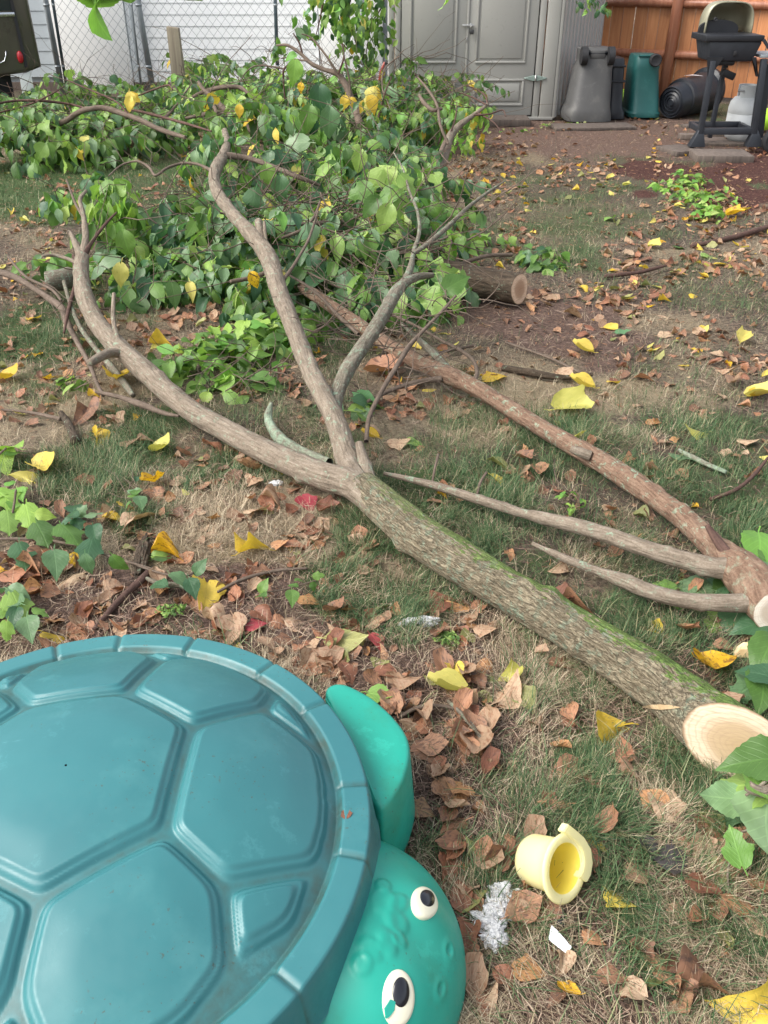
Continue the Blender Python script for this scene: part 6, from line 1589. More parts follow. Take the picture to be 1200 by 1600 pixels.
# leaves on the main limb: left tip and low bright sprays
for sd, (u, v, z, ru, dep, h, n_, mt, dr) in enumerate(((180, 345, .34, 45, .14, .12, 46, [('leaf_green', .7), ('leaf_lime', .3)], 1.6), (95, 325, .34, 45, .14, .1, 30, G1, 1.0), (185, 300, .42, 30, .12, .08, 22, [('leaf_green', 1.0)], .8), (150, 300, .40, 30, .12, .1, 16, G2, .9), (85, 425, .14, 60, .14, .08, 26, G1, .7), (205, 395, .18, 30, .14, .16, 30, [('leaf_green', .6), ('leaf_cool', .3), ('leaf_lime', .1)], .9),
        (330, 575, .05, 85, .22, .12, 80, [('leaf_green', .75), ('leaf_lime', .25)], .2), (400, 550, .07, 80, .20, .13, 80, [('leaf_green', .7), ('leaf_lime', .3)], .2), (455, 520, .08, 50, .15, .12, 36, [('leaf_green', 1.0)], .3), (370, 610, .03, 60, .10, .06, 26, [('leaf_green', .8), ('leaf_lime', .2)], .2), (545, 640, .02, 40, .08, .05, 14, [('leaf_cool', .6), ('leaf_green', .4)], .2), (690, 440, .2, 40, .12, .1, 16, [('leaf_green', 1.0)], .3), (650, 500, .04, 60, .12, .10, 30, G2, .4))):
    P, D, Nn, S = mounds([(u, v, ru, dep, h, z - h * .5, n_)], (.085, .13), 280 + sd, dr); foliage(mainl, O1, P, D, Nn, S, mt, 14, 300 + sd)
twigs_for(mainl, O1, mounds([(380, 590, 90, .2, .08, .03, 60)], seed=5)[0], 26, 333, 'twig', (.15, .35), .002)
twigs_for(mainl, O1, mounds([(600, 540, 120, .3, .15, .05, 60)], seed=6)[0], 34, 334, 'twig', (.15, .45), .0022)
# leaves strewn round the log
P, D, Nn, S = mounds([(845, 412, 45, .16, .09, .0, 40), (750, 388, 55, .12, .12, .0, 30), (868, 425, 24, .08, .06, 0, 12), (700, 370, 40, .12, .1, .08, 14)], (.07, .11), 401, .3)
foliage(log, O3, P, D, Nn, S, [('leaf_green', .7), ('leaf_cool', .3)], 60, 402)

# green clump at the right and other low weeds
def weed_patch(u, v, blobs, label, cat, mats, np_, seed, size=(.05, .09), name='weed_clump'):
    O = at(u, v, 0); O.z = 0; e = empty(name, O); tag(e, label, cat)
    P, D, Nn, S = mounds(blobs, size, seed, .0); foliage(e, O, P, D, Nn, S, mats, np_, seed); twigs_for(e, O, P, 12, seed, 'twig', (.08, .18), .0016); return e
weed_patch(1080, 310, [(1060, 300, 40, .22, .09, 0, 46), (1105, 320, 50, .22, .10, 0, 52), (1110, 345, 30, .12, .08, 0, 22), (1075, 285, 30, .2, .08, 0, 24)], 'bright green broad leaved weed clump between the brush pile and the dark mulch', 'weed', [('leaf_green', .5), ('leaf_lime', .5)], 60, 411, (.06, .1))
weed_patch(770, 205, [(905, 195, 20, .1, .05, 0, 10), (790, 208, 50, .1, .05, 0, 16), (860, 200, 20, .1, .06, 0, 10)], 'sparse low weeds along the foot of the shed front', 'weed', [('leaf_green', .6), ('leaf_olive', .4)], 10, 412, (.03, .06))
weed_patch(893, 790, [(885, 790, 14, .04, .05, 0, 7), (905, 795, 14, .04, .04, 0, 5)], 'tiny bright seedling between the two thin forks of the reddish limb', 'seedling', [('leaf_lime', 1.0)], 6, 413, (.03, .045))
weed_patch(355, 760, [(215, 782, 16, .03, .06, 0, 7)], 'small dark weed sprouting behind the yellow leaf left of the dry thatch', 'weed', [('leaf_cool', .6), ('leaf_green', .4)], 5, 414, (.03, .05))
weed_patch(120, 615, [(110, 610, 22, .06, .06, 0, 10)], 'small leafy sprig under the bare branch ends at the left', 'sprig', [('leaf_green', 1.0)], 6, 415, (.05, .075))

# ---- overhead foliage -----------------------------------------------
def hanging(name, origin, sprays, label, mats, seed, stem, np_=40):
    e = empty(name, origin); tag(e, label, 'tree branch')
    for i, (pts, r0) in enumerate(stem):
        V, F, uv, _ = tube_arrays([p - origin for p in pts], list(np.linspace(r0, r0 * .35, len(pts))), 8, .05)
        obj('branch', nmesh('branch', V, F, uv=uv), M['twig_dark'], e)
    P, D, Nn, S = [], [], [], []; rg = np.random.default_rng(seed)
    for (u, v, Y, ru, dv, n_, s0, s1) in sprays:
        for k in range(n_):
            p = atY(u + rg.normal() * ru * .5, v + rg.normal() * dv * .5, Y + rg.normal() * .15); a = rg.uniform(0, 2 * PI)
            P.append(np.array(p)); D.append((math.cos(a) * .6, math.sin(a) * .6, -1.0 + rg.normal() * .3)); Nn.append((rg.normal() * .5, -.6 + rg.normal() * .5, .6)); S.append(rg.uniform(s0, s1))
    foliage(e, origin, np.array(P), np.array(D), np.array(Nn), np.array(S), mats, np_, seed); return e
OB = atY(560, -60, 9.6)
hanging('hanging_branch', OB, [(535, 25, 9.6, 50, 40, 110, .07, .11), (565, 60, 9.6, 44, 50, 110, .07, .11), (515, 5, 9.6, 40, 30, 50, .07, .11), (550, -30, 9.6, 90, 40, 90, .08, .12), (585, 40, 9.7, 30, 60, 60, .07, .1), (575, 95, 9.6, 16, 30, 22, .06, .1)],
    'leafy tree branch hanging down at the left edge of the shed', [('leaf_green', .62), ('leaf_cool', .2), ('leaf_lime', .14), ('leaf_yellow', .04)], 421,
    [([atY(600, -90, 9.6), atY(560, -30, 9.6), atY(545, 20, 9.6), atY(560, 80, 9.6)], .012), ([atY(590, -60, 9.6), atY(600, 0, 9.7), atY(580, 40, 9.7), atY(570, 100, 9.7)], .010), ([atY(508, -30, 9.4), atY(505, 0, 9.4), atY(500, 30, 9.4), atY(494, 54, 9.4)], .012)], 120)
OB = atY(925, -60, 10.0)
hanging('hanging_branch', OB, [(925, 0, 10.0, 22, 16, 16, .06, .1), (940, 14, 10.0, 12, 10, 7, .06, .08), (905, -40, 10, 40, 30, 30, .07, .1)], 'leaf tips of a branch hanging over the right shed corner above the bins', [('leaf_green', .5), ('leaf_cool', .5)], 422, [([atY(880, -80, 10.0), atY(905, -30, 10), atY(938, 5, 10)], .006)], 12)
# near leaves at the top left: large pale leaves close to the camera
def tip_leaf(e, origin, u, v, Y, ang, size, mat, nz=(0, -1, .25), hi=True, k=0):
    p = atY(u, v, Y); q = atY(u + 30 * math.cos(ang), v + 30 * math.sin(ang), Y); d = np.array(q - p); d[1] = 0.05
    B_ = basis(d[None], np.array([nz]))[0]
    o = bpy.data.objects.new('leaf', leaf_mesh('fresh_hi', k, mat)); COL.objects.link(o); o.parent = e
    o.matrix_local = Matrix.Translation(p - origin) @ Matrix([list(r) for r in B_]).to_4x4() @ Matrix.Scale(size, 4)
Yn = 2.9
OB = atY(160, -60, Yn); e = empty('hanging_branch', OB); tag(e, 'pale green branch tip with big leaves dangling into the top left corner', 'tree branch')
V, F, uv, _ = tube_arrays([atY(60, -90, Yn) - OB, atY(140, -40, Yn) - OB, atY(210, -50, Yn) - OB, atY(300, -30, Yn) - OB], [.005, .004, .003, .002], 8, .03); obj('branch', nmesh('branch', V, F, uv=uv), M['twig'], e)
pxm = scl(atY(160, 0, Yn))
for (u, v, an, Lp, mt, k, nz) in ((148, -28, 1.62, 72, 'leaf_lime', 0, (.2, -1, .3)), (150, 5, 2.05, 62, 'leaf_lime', 1, (-.7, -.5, .4)), (188, -50, 1.5, 78, 'leaf_green', 2, (.1, -1, .2)), (160, -25, 2.3, 60, 'leaf_green', 0, (.6, -.8, .1)), (285, -30, 1.35, 56, 'leaf_green', 0, (-.2, -1, .1)), (290, -28, 1.75, 50, 'leaf_lime', 1, (.3, -1, .1)), (110, -60, 1.8, 60, 'leaf_green', 2, (0, -1, .1)), (230, -70, 1.4, 60, 'leaf_green', 1, (0, -1, .1))):
    tip_leaf(e, OB, u, v, Yn, an, 1.35 * Lp / pxm, mt, nz, k=k)
OB = atY(690, -40, 6.0); e = empty('hanging_branch', OB); tag(e, 'single small hanging leaf tip in front of the upper left shed door', 'tree branch')
tip_leaf(e, OB, 697, -6, 6.0, 1.6, .12, 'leaf_lime', (.8, -.5, .2), k=1)
V, F, uv, _ = tube_arrays([atY(700, -60, 6) - OB, atY(697, -6, 6) - OB], [.002, .0015], 6); obj('branch', nmesh('branch', V, F, uv=uv), M['twig'], e)

# ---- big bright leaves that the photo singles out ---------------------
def lay_leaf(parent, origin, u, v, z, Lpx, ang, kind, gi, mat, tilt=(0, 0), name='leaf', flip=False):
    """leaf centred on a surveyed point, tip pointing along the photo angle (degrees, clockwise from right)"""
    a = math.radians(ang); c = at(u, v, z); q = at(u + 12 * math.cos(a), v + 12 * math.sin(a), z); d = np.array(q - c); px_ = np.hypot(12 * math.cos(a), 12 * math.sin(a)); L_ = np.linalg.norm(d) * Lpx / px_
    L_ = min(L_, Lpx / scl(c) * 1.5)
    dn = d / np.linalg.norm(d)
    if tilt[0] < -.22:
        L_ = Lpx / scl(c) * 1.1
        dn = np.array([math.cos(a), .35 * -math.sin(a), -.85 * math.sin(a)]); dn /= np.linalg.norm(dn); n = np.array([tilt[1], -.8, .6])
    else:
        dn = dn + np.array([0, 0, tilt[0]]); n = np.array([-dn[1] * tilt[1], dn[0] * tilt[1], 1.0]) * (-1 if flip else 1)
    B_ = basis(dn[None], n[None])[0]
    p = c - Vector(B_[:, 1]) * L_ * .5
    o = bpy.data.objects.new(name, leaf_mesh(kind, gi, mat)); COL.objects.link(o); o.parent = parent
    o.matrix_local = Matrix.Translation(p - (origin or Vector())) @ Matrix([list(r) for r in B_]).to_4x4() @ Matrix.Scale(L_, 4)
    return o
O9 = at(1160, 1260, 0); O9.z = 0
spr = empty('leafy_sprig', O9); tag(spr, 'green leafy sprig in front of the fresh trunk cut at the lower right', 'sprig')
for (u, v, z, L_, a, k, mt, tl, fl) in ((1178, 1184, .17, 112, 178, 0, 'leaf_green', (.05, .1), False), (1158, 1222, .12, 118, 185, 2, 'leaf_green', (-.1, -.2), False), (1124, 1248, .10, 84, 183, 0, 'leaf_cool', (-.05, .4), True), (1150, 1264, .05, 80, 178, 1, 'leaf_cool', (-.1, 0), False), (1150, 1322, .06, 58, 250, 2, 'leaf_green', (.1, .2), True), (1190, 1310, .10, 125, 100, 0, 'leaf_cool', (-.1, .5), True), (1197, 1250, .14, 90, 60, 2, 'leaf_green', (0, .3), True), (1100, 1363, .02, 70, 175, 1, 'leaf_olive', (0, .1), False), (1210, 1195, .15, 70, 80, 1, 'leaf_green', (0, 0), False)):
    lay_leaf(spr, O9, u, v, z, L_, a, 'fresh_hi', k, mt, tl, flip=fl)
for pts in ([(1215, 1225, .14, 7), (1190, 1238, .14, 9), (1168, 1228, .15, 9)], [(1215, 1190, .16, 3), (1195, 1222, .15, 3), (1165, 1243, .13, 2.5)], [(1200, 1300, .1, 3), (1160, 1300, .06, 2), (1138, 1355, .04, 2), (1140, 1400, .01, 2)]):
    limb('stem', pts, 'bark_smooth', spr, O9, n=12, seed=5)
O10 = at(1185, 1030, 0); O10.z = 0
sp2 = empty('leafy_sprig', O10); tag(sp2, 'cool green leafy sprig at the right edge between the two sawn limbs', 'sprig')
for (u, v, z, L_, a, k, mt) in ((1180, 1048, .08, 70, 200, 0, 'leaf_cool'), (1195, 1020, .1, 60, 120, 1, 'leaf_green'), (1170, 1072, .04, 60, 150, 2, 'leaf_cool'), (1195, 1075, .06, 60, 90, 0, 'leaf_green'), (1150, 965, .03, 60, 100, 1, 'leaf_cool'), (1130, 960, .02, 60, 120, 2, 'leaf_green'), (1172, 975, .04, 60, 170, 0, 'leaf_cool'), (1075, 915, .02, 70, 185, 0, 'leaf_cool'), (1110, 918, .02, 60, 170, 1, 'leaf_cool'), (1035, 912, .02, 40, 190, 2, 'leaf_green'), (1190, 855, .06, 60, 80, 0, 'leaf_lime'), (1175, 880, .04, 50, 60, 1, 'leaf_green'), (1140, 925, .02, 60, 130, 0, 'leaf_green'), (1190, 905, .05, 60, 60, 1, 'leaf_cool'), (1060, 940, .02, 50, 20, 1, 'leaf_green'), (1095, 950, .01, 50, 200, 2, 'leaf_cool')):
    lay_leaf(sp2, O10, u, v, z, L_, a, 'fresh_hi', k, mt, (.05, .1))
# leaves on the small spray above the second limb
O11 = at(690, 450, 0); O11.z = 0
for (u, v, z, L_, a, k) in ((715, 440, .34, 46, -35, 0), (672, 455, .3, 34, 200, 1), (675, 475, .28, 36, 190, 2), (690, 448, .3, 26, 230, 0), (600, 305, .5, 42, 170, 1), (575, 325, .46, 40, 140, 1), (640, 290, .5, 36, 50, 2), (605, 262, .56, 34, 240, 1), (560, 300, .5, 40, 160, 2), (600, 345, .42, 44, 110, 1), (585, 285, .5, 38, 120, 2), (560, 255, .5, 34, 100, 1), (625, 320, .46, 40, 80, 2)):
    lay_leaf(mainl, O1, u, v, z, L_, a, 'fresh_hi', k, 'leaf_green', (-.25, .2))
for (u, v, z, L_, a, k, m_) in ((205, 158, .5, 22, 80, 0, 'leaf_yellow'), (200, 165, .48, 22, 110, 1, 'leaf_yellow'), (212, 152, .5, 18, 40, 2, 'leaf_yellow'), (374, 175, .5, 18, 90, 0, 'leaf_yellow')):
    lay_leaf(arc, O5, u, v, z, L_, a, 'fresh_hi', k, m_, (-.4, .1))
for (u, v, z, L_, a, k) in ((538, 162, .42, 20, 95, 0), (553, 163, .42, 18, 60, 1), (577, 152, .5, 26, 120, 2), (583, 165, .45, 26, 70, 0), (590, 148, .5, 24, 40, 1), (576, 172, .4, 18, 90, 2), (566, 168, .4, 18, 110, 0)):
    lay_leaf(upb, O6, u, v, z, L_, a, 'fresh_hi', k, 'leaf_yellow', (-.5, .1))
lay_leaf(upb, O6, 470, 138, .62, 14, 90, 'fresh_hi', 0, 'leaf_gold', (-.6, 0))
for (u, v, z, L_, a, k, m_) in ((188, 432, .16, 34, 95, 0, 'leaf_yellow'), (198, 388, .2, 44, 80, 1, 'leaf_green')):
    lay_leaf(mainl, O1, u, v, z, L_, a, 'fresh_hi', k, m_, (-.5, .1))
for (u, v, z, L_, a, k, m_) in ((398, 440, .2, 26, 70, 1, 'leaf_gold'), (437, 300, .4, 40, 95, 1, 'leaf_cool'), (500, 165, .55, 50, 88, 1, 'leaf_cool'), (514, 195, .5, 44, 95, 1, 'leaf_cool'), (460, 222, .45, 38, 178, 2, 'leaf_cool'), (480, 190, .5, 40, 100, 1, 'leaf_green'), (420, 280, .42, 36, 80, 1, 'leaf_green'), (395, 320, .35, 40, 100, 2, 'leaf_cool'), (460, 90 + 25, .7, 34, 95, 0, 'leaf_lime'), (451, 88, .75, 20, 170, 1, 'leaf_lime')):
    lay_leaf(crn, O8, u, v, z, L_, a, 'fresh_hi', k, m_, (-.4, .2))

# ---- ivy like seedlings at the left -------------------------------------
def plant(u, v, leaves, label, cat, stems, name):
    O = at(u, v, 0); O.z = 0; e = empty(name, O); tag(e, label, cat)
    for (a, b, L_, an, mt) in leaves:
        lay_leaf(e, O, a, b, .045 + .02 * random.random(), L_ * 2.15, an, 'fresh_hi', random.randrange(3), mt, (random.uniform(-.25, .05), random.uniform(-.2, .2)))
    for pts in stems: limb('stem', pts, 'twig', e, O, n=8, seed=3)
c_, g_, l_ = 'leaf_cool', 'leaf_green', 'leaf_lime'
plant(90, 850, [(13, 813, 18, 80, g_), (36, 867, 17, 70, c_), (65, 832, 19, 60, g_), (87, 878, 18, 80, c_), (112, 832, 20, 40, g_), (137, 862, 18, 110, c_), (137, 885, 15, 80, c_), (115, 788, 13, 270, c_), (108, 803, 12, 200, c_), (128, 797, 10, 300, c_), (148, 800, 15, 340, c_), (147, 833, 13, 80, c_), (122, 817, 10, 60, c_), (187, 885, 16, 60, g_), (100, 815, 10, 170, c_)],
      'blue green round leaved seedling cluster on dark soil above the turtle shell', 'seedling', [[(0, 842, .03, 2.4), (60, 843, .03, 2.6), (120, 852, .03, 2.4), (180, 872, .03, 2), (250, 892, .02, 1.6)], [(115, 850, .01, 1.5), (112, 830, .03, 1.5), (118, 800, .05, 1.2)], [(75, 845, .02, 1.4), (88, 870, .04, 1.2)]], 'seedling')
plant(20, 770, [(43, 805, 17, 80, l_), (13, 780, 18, 30, l_), (28, 783, 14, 300, l_), (72, 805, 13, 10, l_), (28, 760, 12, 280, l_), (12, 753, 8, 200, l_), (7, 695, 22, 200, l_), (24, 702, 22, 340, g_), (4, 715, 18, 90, l_), (30, 770, 10, 60, l_), (-15, 770, 20, 200, g_)],
      'lime green young shoot at the left edge above the round leaved seedlings', 'seedling', [[(10, 830, .0, 2), (20, 800, .05, 2), (25, 765, .1, 1.6)], [(-10, 740, 0, 2), (-5, 715, .06, 2), (10, 700, .09, 1.5)]], 'seedling')
plant(25, 950, [(12, 938, 20, 200, c_), (7, 912, 16, 230, c_), (30, 926, 16, 20, c_), (30, 948, 20, 60, g_), (44, 980, 16, 80, c_), (66, 955, 12, 10, g_), (8, 990, 16, 100, g_), (-8, 960, 18, 150, g_), (20, 965, 14, 120, c_)],
      'green leafy seedling tucked behind the left rim of the turtle shell', 'seedling', [[(20, 990, 0, 2), (22, 955, .04, 2), (25, 925, .06, 1.5)]], 'seedling')
plant(270, 895, [(255, 868, 15, 330, g_), (243, 911, 15, 200, c_), (284, 905, 16, 20, c_), (313, 884, 13, 300, c_), (301, 918, 12, 60, c_)],
      'trailing seedling stem with four green leaves left of the spotted yellow leaf', 'seedling', [[(205, 880, .02, 1.8), (250, 895, .03, 1.8), (290, 900, .03, 1.6), (320, 880, .03, 1.2)]], 'seedling')
plant(440, 920, [(412, 914, 11, 290, g_), (405, 927, 10, 210, g_), (457, 933, 10, 80, g_), (470, 905, 8, 340, g_), (499, 899, 8, 350, g_), (456, 913, 8, 200, g_), (490, 918, 7, 80, g_)],
      'tiny bright seedling beside the spotted yellow leaf above the shell', 'seedling', [[(405, 925, .02, 1.2), (440, 922, .02, 1.2), (500, 905, .02, 1)]], 'seedling')
plant(190, 780, [(220, 783, 10, 60, c_), (205, 772, 8, 200, g_), (212, 765, 8, 280, g_), (198, 788, 7, 160, g_)], 'dark little sprout among the dry leaves behind the round leaved seedlings', 'seedling', [[(210, 795, 0, 1.4), (212, 775, .03, 1)]], 'seedling')
# mossy weed tuft on the soil above the shell
for (u, v, lb) in ((268, 960, 'low feathery green weed on the soil above the turtle shell'), (700, 1005, 'fine green moss tuft among brown leaves above the yellow leaf')):
    O = at(u, v, 0); O.z = 0; e = empty('weed_tuft', O); tag(e, lb, 'weed')
    P, D, Nn, S = mounds([(u, v, 22, .025, .02, 0, 70)], (.010, .018), int(u), -.6); foliage(e, O, P, D, Nn, S, [('leaf_green', 1.0)], 10, int(u))

# ================================================================== FALLEN LEAVES
LAND = [('the turtle head', 640, 1480), ('the turtle leg', 600, 1190), ('the turtle shell', 300, 985), ('the yellow toy cup', 870, 1355), ('the foil scrap', 770, 1435), ('the paper scrap', 872, 1470), ('the sawn trunk end', 1110, 1160), ('the middle of the mossy trunk', 830, 960),
        ('the trunk fork', 560, 760), ('the left fork of the limb', 330, 660), ('the pale lichened branch', 440, 690), ('the reddish limb', 850, 680), ('the two thin forks', 850, 830), ('the round leaved seedlings', 110, 850), ('the charred stick', 223, 868), ('the lime seedling', 25, 770),
        ('the bare branch bundle', 140, 560), ('the dark log', 800, 450), ('the bare dirt patch', 900, 510), ('the green weed clump', 1080, 310), ('the dark mulch', 1150, 290), ('the grill', 1130, 240), ('the grey bin', 920, 195), ('the shed doorstep', 785, 200), ('the brush pile', 500, 400),
        ('the left brush heap', 100, 240), ('the dry thatch patch', 330, 800), ('the green grass tuft', 180, 745), ('the green sprig', 1150, 1260), ('the wood chip', 1172, 1018), ('the silvery bark chunk', 655, 972), ('the leaning leafy branch', 690, 270), ('the long grass', 1040, 1440), ('the grass beside the reddish limb', 1100, 700), ('the right lawn edge', 1190, 560), ('the right lower corner', 1170, 1570)]
MATCOL = {'leaf_yellow': 'yellow', 'leaf_gold': 'golden', 'leaf_rust': 'rust red', 'leaf_brown': 'dark brown', 'leaf_tan': 'tan', 'leaf_olive': 'olive', 'leaf_red': 'crimson', 'leaf_dark': 'blackened', 'leaf_green': 'green', 'leaf_cool': 'green'}
DESC = {'dead': ['curled', 'folded', 'arched', 'flat', 'rolled', 'crinkled'], 'dead_hi': ['curled', 'folded', 'arched', 'flat', 'rolled'], 'fresh_hi': ['smooth', 'cupped', 'flat']}
used = {}
def leaf_label(u, v, mat, kind, gi, px):
    L_ = sorted((math.hypot(u - a, (v - b) * 1.3), n, a, b) for n, a, b in LAND)
    def rel(n, a, b):
        dx, dy = u - a, v - b
        if abs(dx) > abs(dy): return ('right of ' if dx > 0 else 'left of ') + n
        return ('in front of ' if dy > 0 else 'behind ') + n
    sz = 'large' if px > 55 else 'small' if px < 34 else 'medium'
    base = f"{sz} {DESC[kind][gi]} {MATCOL[mat]} fallen leaf {rel(*L_[0][1:])}"
    if base not in used: used[base] = 1; return base
    for k in (1, 2, 3, 4, 5, 6):
        l2 = f"{sz} {DESC[kind][gi]} {MATCOL[mat]} leaf {rel(*L_[0][1:])}, nearer {L_[k][1]}"
        if l2 not in used and len(l2.split()) <= 16: used[l2] = 1; return l2
    return base
NL = [0]
def drop_leaf(u, v, Lpx, ang, mat, gi=None, kind='dead_hi', z=None, tilt=None, roll=None, flip=None):
    rg = random
    gi = rg.randrange(len(GEO[kind])) if gi is None else gi
    c = at(u, v, 0); h = float(gh(c.x, c.y)[0]) + ((.022 if c.y < 2.2 else .014) if z is None else z)
    c = at(u, v, h); s_ = Lpx / scl(c) * 1.12; a = math.radians(ang)
    d = np.array([math.cos(a), -math.sin(a) * 1.15, (rg.uniform(-.15, .25) if tilt is None else tilt)]); rl = rg.uniform(-.35, .35) if roll is None else roll
    up = np.array([-d[1] * rl, d[0] * rl, 1.0])
    if (rg.random() < .3 if flip is None else flip): up = -up
    B_ = basis(d[None], up[None])[0]; p = c - Vector(B_[:, 1]) * s_ * .5
    o = bpy.data.objects.new('fallen_leaf', leaf_mesh(kind, gi, mat)); COL.objects.link(o)
    o.matrix_world = Matrix.Translation(p) @ Matrix([list(r) for r in B_]).to_4x4() @ Matrix.Scale(s_, 4)
    o.location.z = max(o.location.z, h - .004)
    NL[0] += 1
    return tag(o, leaf_label(u, v, mat, kind, gi, Lpx), 'fallen leaf', 'dead and yellow leaves fallen on the lawn')
y_, au, r_, br_, tn, ol, cr = 'leaf_yellow', 'leaf_gold', 'leaf_rust', 'leaf_brown', 'leaf_tan', 'leaf_olive', 'leaf_red'
